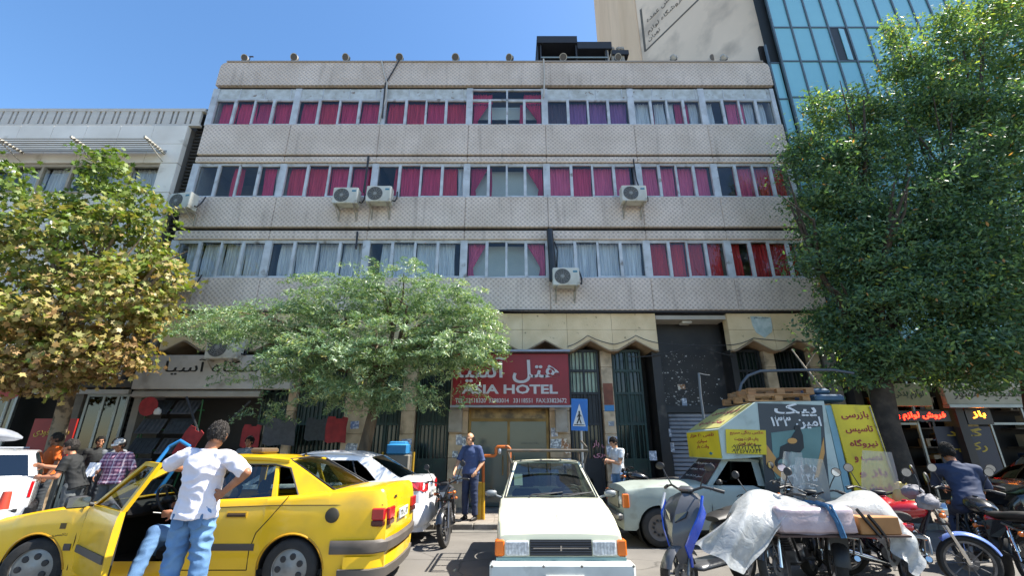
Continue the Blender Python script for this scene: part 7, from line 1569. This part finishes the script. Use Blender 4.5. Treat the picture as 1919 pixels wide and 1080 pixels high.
    if muffs:
        for s in (1, -1):
            m = M(); m.ell((.36, s * .35, 1.02), (.11, .13, .085), 22, 16); m.v = [tuple(Vector(p) + V(1, 0, .6) * (.035 * mnoise.noise(Vector(p) * 14)) + V(0, s, -1) * (.025 * mnoise.noise(Vector(p) * 24))) for p in m.v]; obj('hand_muff', T(m), mat('muff_grey', '#77767c', .7, c2='#5b5a60', scale=8, bump=.3), t, 180)
    if rack:
        m = M()
        for s in (-.15, .15): m.tube([(-.45, s, .7), (-.7, s, .655), (-1.1, s, .655), (-1.12, s, .5)], .012, 6); m.tube([(-.9, s, .655), (-.8, s, .45)], .01, 6)
        for x in (-.7, -.82, -.95, -1.1): m.tube([(x, -.15, .65), (x, .15, .65)], .01, 6)
        obj('luggage_rack', m, steel, t, 60)
    return t
tk_black = mat('tank_black', '#1c1d21', .25, coat=.7); tk_grey = mat('tank_gunmetal', '#5a5d61', .3, .5, coat=.5); tk_red = mat('tank_red', '#a8141c', .25, coat=.7); tk_blue = mat('tank_blue', '#1c3f9c', .25, coat=.7); tk_pblue = mat('fender_pale_blue', '#6f86c4', .25, c2='#5a70ae', coat=.6, scale=2)
motorcycle('black naked motorcycle facing the camera beside the white saloon', (-1.16, 9.35, 0), -PI / 2 + .12, tk_grey, tk_black, .1, -.25, light='angular', spokes=6, mirrors='small', group=None)
motorcycle('dark motorcycle under the plastic sheet with its front wheel showing', (3.55, 6.45, 0), -PI / 2 - .75, tk_black, tk_black, .1, -.2, mirrors='small')
motorcycle('motorcycle seen from behind carrying the wrapped bundle on its rack', (4.1, 6.8, 0), PI / 2 - .38, tk_black, tk_black, .08, 0, screen=.62, rack=True)
motorcycle('red motorcycle seen from behind with tall clear windscreen', (5.0, 6.75, 0), PI / 2 - .5, tk_red, tk_red, .08, .1, screen=.72, rack=True)
motorcycle('motorcycle with pale blue front fender and grey hand muffs', (4.95, 6.6, 0), -.62, tk_red, tk_pblue, .1, .1, muffs=True)
motorcycle('motorcycle seen from behind with a white number plate beside the navy jacketed rider', (6.35, 6.75, 0), PI / 2 - .25, tk_black, tk_black, .08, 0, rack=True, plate_t='۱۲۳ ۸۶۴')
motorcycle('motorcycle ridden by the man in the navy jacket', (6.8, 7.3, 0), .95, tk_black, tk_black, 0, 0)
motorcycle('motorcycle half hidden on the pavement near the young man', (3.15, 11.6, .1), PI - .3, tk_black, tk_blue, .1, .2, mirrors='small')
motorcycle('motorcycle with tall windscreen standing by the yellow banner board', (4.7, 7.9, 0), PI / 2 + .15, tk_grey, tk_black, .08, 0, screen=.7)
# blue scooter facing the camera
sc_ = thing('scooter', 'blue and grey scooter facing the camera before the old green truck', 'scooter', (2.45, 6.25, 0), -PI / 2 - .95)
grey_p = mat('scooter_grey', '#4c4d50', .4, c2='#414245', coat=.4); blue_p = mat('scooter_blue', '#1c45b0', .22, coat=.8); wst = mat('scooter_stripe', '#b9bcc2', .4)
bike_wheel(sc_, .66, .26, Matrix.Translation((.4, 0, 0)) @ Matrix.Rotation(-.15, 4, 'Z') @ Matrix.Translation((-.4, 0, 0)), 6, .06); bike_wheel(sc_, -.6, .26, None, 6, .06)
m = M(); rings = []
for z, w, xc, d in ((.36, .05, .62, .07), (.5, .1, .66, .1), (.66, .17, .65, .12), (.8, .23, .6, .12), (.92, .25, .54, .1), (1.02, .2, .47, .09), (1.08, .1, .42, .06)): rings.append([(xc + d * (1 - abs(t_)), w * t_, z) for t_ in np.linspace(-1, 1, 13)] + [(xc - .1, w * t_ * .9, z) for t_ in np.linspace(1, -1, 13)])
m.loft(rings, True, True); obj('front_shield', m, grey_p, sc_, 22)
for s in (1, -1):
    m = M(); m.loft([[(x + .0, s * (y + o), z) for o in (.012, .03)] + [(x - .05, s * (y + o), z - .12) for o in (.03, .012)] for x, y, z in ((.7, .09, .55), (.67, .16, .7), (.6, .225, .86), (.5, .235, 1.0))], True, True); obj('side_panel', m, blue_p, sc_, 40)
    m = M(); m.tube([(.48, s * .26, 1.07), (.55, s * .265, .92), (.62, s * .2, .7), (.64, s * .13, .5), (.6, s * .1, .34)], .018, 6); obj('edge_trim', m, blue_p if s > 0 else wst, sc_, 60)
    m = M(); m.tube([(.42, s * .05, 1.1), (.38, s * .22, 1.16), (.3, s * .35, 1.13)], .015, 8); m.cyl((.33, s * .32, 1.14), (.26, s * .41, 1.11), .02, n=8); obj('handlebar', m, black_pl, sc_, 60)
    m = M(); m.tube([(.4, s * .2, 1.16), (.42, s * .26, 1.28), (.4, s * .31, 1.35)], .008, 6); m.ell((.4, s * .35, 1.38), (.015, .07, .045), 14, 8); obj('mirror', m, black_pl, sc_, 60)
    m = M(); m.poly([(.715, s * .03, .78), (.65, s * .13, .84), (.62, s * .15, .9), (.7, s * .04, .86)], (.02, 0, .01)); obj('headlight', m, mat('smoked_lamp', '#2a2d33', .1, coat=.8), sc_)
m = M(); m.box((-.35, -.16, .28), (.5, .16, .34), .03); m.loft([[(x, w * math.cos(a), z + h * math.sin(a)) for a in np.linspace(0, 2 * PI, 15)[:-1]] for x, w, z, h in ((-.1, .1, .5, .2), (-.2, .16, .55, .22), (-.5, .17, .6, .2), (-.85, .12, .7, .13), (-.95, .05, .74, .05))], True, True); obj('body', m, grey_p, sc_, 60)
m = M(); m.loft([[(x, w * math.cos(a), z + h * math.sin(a)) for a in np.linspace(0, 2 * PI, 15)[:-1]] for x, w, z, h in ((-.05, .1, .76, .03), (-.2, .16, .78, .05), (-.55, .16, .82, .05), (-.9, .1, .86, .04))], True, True); obj('seat', m, seat_v, sc_, 60)
m = M(); arc(m, (.66, 0, .26), .3, .3, 2.5, .07); obj('front_fender', m, grey_p, sc_, 60)
m = M()
for s in (-.08, .08): m.cyl((.66, s, .26), (.55, s, .6), .018, n=8)
obj('fork', m, eng_m, sc_, 40)
m = M(); m.box((.34, -.1, 1.08), (.46, .1, 1.16), .03); obj('handlebar_cover', m, grey_p, sc_, 40)
# cargo on the racks
bw = mat('bundle_plastic', '#ab9da2', .35, c2='#97878c', scale=6, bump=.3, bscale=18, coat=.3); card = mat('cardboard', '#a87848', .8, c2='#94683c', scale=3)
def pillow(x0, x1, y0, y1, z0, z1, amp=.025, n=12, seed=0):
    m = M(); m.box((x0, y0, z0), (x1, y1, z1), .03); bm = bmesh.new(); me = mesh_of('t', m); bm.from_mesh(me); bmesh.ops.subdivide_edges(bm, edges=bm.edges, cuts=5, use_grid_fill=True)
    for v in bm.verts:
        a = mnoise.noise(v.co * 7 + V(seed, 0, 0)) * amp + mnoise.noise(v.co * 18 + V(0, seed, 0)) * amp * .4; c = V((x0 + x1) / 2, (y0 + y1) / 2, (z0 + z1) / 2); v.co += (v.co - c).normalized() * a
    o = M(); bm.verts.index_update(); o.v = [tuple(v.co) for v in bm.verts]; o.f = [tuple(v.index for v in f.verts) for f in bm.faces]; bm.free(); return o
bn = thing('bundle', 'pinkish plastic wrapped bundle tied with a blue strap on the motorcycle rack', 'bundle', (3.45, 5.85, .69), world=True)
obj('wrapped_packet', pillow(2.98, 3.83, 5.6, 6.1, .69, .97, .03), bw, bn, 60)
m = M(); m.tube([(3.62, 5.58, .67), (3.58, 5.56, .83), (3.52, 5.58, .985), (3.5, 5.8, 1.0), (3.5, 6.1, .98)], .022, 5); m.tube([(3.65, 5.58, .67), (3.61, 5.555, .8), (3.56, 5.57, .99), (3.55, 5.8, 1.005)], .018, 5); obj('blue_strap', m, mat('strap_blue', '#2c5f86', .7, c2='#234b6c', scale=20), bn, 60)
m = M(); m.box((2.95, 5.6, .667), (4.4, 6.1, .687)); obj('board', m, mat('board_dark', '#4a352c', .8), bn)
cb = thing('cardboard_box', 'brown cardboard box strapped beside the wrapped bundle', 'box', (4.1, 5.85, .69), world=True)
m = M(); m.box((3.87, 5.62, .69), (4.32, 6.1, .87), .008); obj('carton', m, card, cb)
m = M(); m.tube([(3.98, 5.61, .89), (4.05, 5.6, .78), (4.12, 5.61, .67)], .018, 5); m.tube([(3.86, 5.6, .95), (4.0, 5.6, .75), (4.06, 5.6, .67)], .018, 5); obj('strap', m, fr_black, cb, 60)
# clear plastic sheet thrown over the front motorcycle and load
def sheet_mat():
    m = bpy.data.materials.new('plastic_sheet'); m.use_nodes = True; n = m.node_tree.nodes; l = m.node_tree.links; b = n['Principled BSDF']
    b.inputs['Base Color'].default_value = (.6, .62, .62, 1); b.inputs['Roughness'].default_value = .28; b.inputs['Specular IOR Level'].default_value = .7
    tc = n.new('ShaderNodeTexCoord'); tx = n.new('ShaderNodeTexNoise'); tx.inputs['Scale'].default_value = 9; tx.inputs['Detail'].default_value = 4; tx.inputs['Distortion'].default_value = 1.2; l.new(tc.outputs['Object'], tx.inputs['Vector'])
    bp = n.new('ShaderNodeBump'); bp.inputs['Strength'].default_value = .7; bp.inputs['Distance'].default_value = .02; l.new(tx.outputs['Fac'], bp.inputs['Height']); l.new(bp.outputs[0], b.inputs['Normal'])
    t = n.new('ShaderNodeBsdfTranslucent'); t.inputs[0].default_value = (.5, .53, .53, 1); l.new(bp.outputs[0], t.inputs['Normal'])
    tr = n.new('ShaderNodeBsdfTransparent'); m1 = n.new('ShaderNodeMixShader'); m1.inputs[0].default_value = .45; l.new(b.outputs[0], m1.inputs[1]); l.new(t.outputs[0], m1.inputs[2])
    m2 = n.new('ShaderNodeMixShader'); rg = n.new('ShaderNodeMapRange'); rg.inputs[1].default_value = .35; rg.inputs[2].default_value = .65; rg.inputs[3].default_value = .08; rg.inputs[4].default_value = .32; l.new(tx.outputs['Fac'], rg.inputs[0]); l.new(rg.outputs[0], m2.inputs[0])
    l.new(m1.outputs[0], m2.inputs[1]); l.new(tr.outputs[0], m2.inputs[2]); l.new(m2.outputs[0], n['Material Output'].inputs[0]); return m
cols_ = [  # (ridge px, hem px, ridge depth, hem depth)
    ((1372, 962), (1297, 1021), 5.95, 5.75), ((1385, 940), (1325, 1033), 5.98, 5.6), ((1400, 924), (1352, 1052), 6.0, 5.5), ((1420, 919), (1378, 1071), 6.0, 5.45), ((1440, 920), (1400, 1076), 6.0, 5.45), ((1455, 925), (1425, 1044), 6.0, 5.5), ((1470, 930), (1455, 1000), 6.0, 5.6), ((1490, 935), (1478, 968), 6.0, 5.72), ((1515, 940), (1510, 958), 6.05, 5.78), ((1545, 943), (1545, 955), 6.1, 5.78),
    ((1570, 938), (1575, 957), 6.1, 5.78), ((1590, 926), (1600, 966), 6.1, 5.78), ((1612, 920), (1622, 978), 6.1, 5.76), ((1635, 925), (1645, 992), 6.08, 5.74), ((1660, 945), (1663, 1012), 6.05, 5.7), ((1682, 968), (1680, 1036), 6.0, 5.66), ((1702, 998), (1700, 1062), 5.95, 5.62), ((1718, 1035), (1722, 1085), 5.9, 5.6)]
rid = [atY(a[0], a[1], c) for a, b, c, d in cols_]; hem_ = [atY(b[0], b[1], d) for a, b, c, d in cols_]
def cat(pts, t):
    n = len(pts) - 1; x = t * n; i = min(int(x), n - 1); f = x - i; p0, p1, p2, p3 = pts[max(i - 1, 0)], pts[i], pts[i + 1], pts[min(i + 2, n)]
    return .5 * ((2 * p1) + (p2 - p0) * f + (2 * p0 - 5 * p1 + 4 * p2 - p3) * f * f + (3 * p1 - p0 - 3 * p2 + p3) * f ** 3)
def sheet(u, v):
    a, b = cat(rid, u), cat(hem_, u); L = (b - a).length
    if v < .35:     # the part going down behind
        k = (.35 - v) / .35; p = a + V(.02, .45 * k, -.28 * k * k - .02 * k); amp = .02
    else:
        k = (v - .35) / .65; p = a.lerp(b, k); p.y -= .16 * math.sin(PI * min(1, k * 1.1)) * min(1, L * 1.5); p.z += .05 * math.sin(PI * k) * min(1, L); amp = .012 + .045 * k * min(1, L * 1.4)
    w = math.sin(u * 44 + 2.5 * math.sin(u * 13)) + .5 * mnoise.noise(V(u * 18, v * 3, 1))
    p = p + V(.3 * amp * math.cos(u * 60), -amp * w, .25 * amp * w); n3 = mnoise.noise(V(p.x * 4, p.y * 4, p.z * 4)); return p + V(0, -.02 * n3, .02 * n3)
m = M(); m.grid(sheet, 170, 44); tag(obj('plastic_sheet', m, sheet_mat(), None, 180), 'crumpled translucent plastic sheet draped over the parked motorcycles', 'plastic sheet')
# jerry can in a bag on the windscreen
jc = thing('jerry_can', 'yellowish plastic jerry can hanging on the windscreen of the red motorcycle', 'jerry can', (5.05, 7.1, 1.1), world=True)
q = atY(1692, 932, 7.0); jm = mat('can_yellow', '#b9a866', .4, c2='#a3935a', scale=5, bump=.3, bscale=14)
m = M(); m.loft([[(q.x + w * math.cos(a), 7.0 + .09 * math.sin(a), q.z + z) for a in np.linspace(0, 2 * PI, 13)[:-1]] for z, w in ((-.17, .11), (-.15, .14), (.0, .14), (.08, .1), (.13, .04), (.17, .03))], True, True); obj('can', m, jm, jc, 50)
m = M(); m.tube([(q.x + .03, 7.0, q.z + .1), (q.x + .1, 7.0, q.z + .17), (q.x + .13, 7.0, q.z + .05)], .014, 6); m.ell((q.x, 7.0, q.z + .18), (.035, .035, .02)); obj('can_handle', m, jm, jc, 60)
# ================================================================== PAVEMENT THINGS
# mat shop at left of the hotel
rack_g = mat('rack_green', '#2f6b3c', .5, c2='#24552f', scale=5); rub = mat('rubber_mat_black', '#202326', .6, c2='#2f3438', scale=12, bump=.4, bscale=60); rub_r = mat('mat_red', '#962528', .7, c2='#7d1c20', scale=6); rub_g = mat('mat_grey', '#4b4b4e', .7, c2='#3a3a3d', scale=8)
ds = thing('display_rack', 'green display rack of black rubber floor mats under the white shop sign', 'display rack', (-9.3, 12.6, .1), world=True)
m = M()
for x in (-10.0, -8.5):
    m.tube([(x, 12.95, .1), (x, 12.75, 2.85)], .02, 6); m.tube([(x, 12.2, .1), (x, 12.75, 2.0)], .02, 6)
for k in range(5): m.tube([(-10.0, 12.9 - .12 * (4 - k) , .5 + k * .52), (-8.5, 12.9 - .12 * (4 - k), .5 + k * .52)], .02, 6)
obj('rack_frame', m, rack_g, ds, 60)
for k in range(5):
    for i in range(2):
        q = Matrix.Translation((-9.65 + .75 * i, 12.72 - .11 * (4 - k), .62 + k * .5)) @ Matrix.Rotation(-.55 + rnd.uniform(-.05, .05), 4, 'X'); m = M(); m.obox(q, (-.33, -.015, -.2), (.33, .015, .26), .01); fm = obj('floor_mat', m, (rub, rub_g)[(i + k) % 2], ds)
        m = M()
        for s in range(5): m.obox(q, (-.28 + s * .125, -.022, -.16), (-.22 + s * .125, -.015, .22))
        o = obj('mat_ribs', m, rub, fm); o['kind'] = 'stuff'
def fmat(label, px, py, w, h, mt_, Y=12.6, rot=0.0, cut=True):
    q = atY(px, py, Y); m = M(); pts = []
    base = [(-.5, -.42), (-.3, -.5), (.1, -.46), (.5, -.5), (.46, .1), (.5, .45), (.25, .5), (.22, .42), (-.05, .42), (-.1, .5), (-.42, .5), (-.5, .3)] if cut else [(.5 * math.cos(a), .5 * math.sin(a)) for a in np.linspace(0, 2 * PI, 21)[:-1]]
    T_ = Matrix.Translation(q) @ Matrix.Rotation(rot, 4, 'Y'); m.poly([T_ @ V(x * w, 0, z * h) for x, z in base], (0, .02, 0)); return tag(obj('floor_mat', m, mt_), label, 'floor mat', 'floor mats hung before the hotel piers')
fmat('red car floor mat hung on the stone pier behind the white saloon', 630, 806, .58, .68, rub_r)
fmat('black car floor mat hung just left of the red mat on the pier', 592, 805, .56, .6, rub)
fmat('wide dark floor mat hung over the railing right of the mat shop', 525, 810, .85, .7, rub_g, 12.5)
fmat('maroon floor mat hanging behind the person in grey shirt', 470, 818, .5, .6, rub_r, 12.7)
fmat('round dark red mat hanging at the top left of the mat shop', 278, 762, .5, .5, rub_r, 12.4, 0, False)
fmat('rolled red mat leaning in the display behind the white shirted man', 352, 832, .45, .8, rub_r, 11.9, .4)
m = M(); q = atY(296, 772, 12.35); m.lathe([(0, -.08), (.07, -.08), (.09, -.02), (.07, .06), (.03, .08), (.03, .1), (0, .1)], q, (0, 0, 1), 16); tag(obj('white_jar', m, mat('jar_white', '#c6c4bb', .4), None, 50), 'white round jar hanging beside the round dark red mat', 'jar')
# strut and hanging grey bag
m = M(); m.tube([atY(350, 745, 12.3), atY(372, 810, 12.2)], .03, 6); tag(obj('awning_strut', m, black_pl, None, 60), 'dark strut hanging over the rolled red mat in the mat shop', 'strut')
m = M(); m.tube([atY(470, 752, 12.3), atY(430, 790, 12.2)], .03, 6); tag(obj('awning_strut', m, black_pl, None, 60), 'dark slanting strut under the mat shop shutter near the ash leaves', 'strut')
# blue hand truck leaning behind the taxi door
ht = thing('hand_truck', 'blue tubular hand truck leaning behind the open taxi door', 'hand truck', (-6.2, 9.0, 0), world=True)
m = M(); a, b = atY(318, 838, 8.2), atY(225, 960, 7.9); m.tube([a, a.lerp(b, .3) + V(.03, 0, .06), b, V(b.x - .15, b.y, .2)], .03, 8); m.tube([a + V(.32, .05, 0), b + V(.3, .1, 0), V(b.x + .1, b.y, .2)], .03, 8); m.tube([a, a + V(.15, .02, .1), a + V(.32, .05, 0)], .03, 8)
obj('frame', m, mat('truck_blue', '#1f6fae', .4), ht, 60)
m = M(); m.lathe([(.05, -.03), (.12, -.03), (.13, 0), (.12, .03), (.05, .03)], (b.x + .05, b.y, .13), (1, 0, .1), 18); obj('wheel', m, tyre_m, ht, 40)
# handcart with blue crate between the piers
hc_ = thing('handcart', 'small handcart with yellow posts and a blue plastic crate beside the ash trunk', 'handcart', (-3.0, 12.0, .1), world=True)
for px in (718, 776): m = M(); q = atY(px, 850, 12.0); m.tube([(q.x, 12.0, .1), (q.x, 12.0, 1.5)], .03, 8); obj('post', m, mat('post_yellow', '#b08a1e', .5), hc_, 60)
a = atY(728, 845, 12.0); b = atY(768, 832, 12.0); m = M(); m.box((a.x, 11.8, a.z - .1), (b.x, 12.2, b.z), .04); m.box((a.x + .04, 11.84, b.z - .02), (b.x - .04, 12.16, b.z + .05), .03); obj('crate', m, mat('crate_blue', '#2f7fb8', .45), hc_, 40)
m = M(); m.box((a.x - .1, 11.75, .3), (b.x + .1, 12.25, .36), .01); m.box((a.x - .05, 11.8, .36), (b.x + .05, 12.2, a.z - .1), .02); obj('cart_body', m, mat('cart_grey', '#77736b', .7), hc_)
# traffic cone post at the left edge
tc_ = thing('traffic_cone', 'red and white traffic cone post at the bottom left', 'traffic cone', (-7.55, 7.4, 0), world=True)
for z0, z1, r0, r1, mt_ in ((.04, .3, .13, .11, 'r'), (.3, .52, .11, .09, 'w'), (.52, .74, .09, .07, 'w'), (.74, .98, .07, .05, 'r')):
    m = M(); m.cyl((-7.55, 7.4, z0), (-7.55, 7.4, z1), r0, r1, 16); obj('cone_band', m, mat('cone_red', '#c2402c', .5) if mt_ == 'r' else mat('cone_white', '#cfcac4', .5), tc_, 40)
m = M(); m.box((-7.77, 7.18, 0.005), (-7.33, 7.62, .04), .01); obj('base', m, black_pl, tc_)
# litter and stains are part of the street
m = M()
for k in range(60):
    x, y = rnd.uniform(-9, 9), rnd.uniform(10.0, 11.9); z = .006 if y < 10.42 else .112
    if 10.42 < y < 10.64: continue
    a = rnd.uniform(0, 6); s = rnd.uniform(.02, .05); m.add([(x + s * math.cos(a + i * 1.57), y + s * .6 * math.sin(a + i * 1.57), z + .004 + .006 * (i % 2)) for i in range(4)], [(0, 1, 2, 3)])
o = obj('fallen_leaves', m, mat('dry_leaf', '#7d5c33', .8, c2='#9a7a3f', scale=3)); o['kind'] = 'stuff'; o['label'] = 'dry fallen leaves scattered along the gutter and pavement'

bpy.data.scenes.remove(TMP)
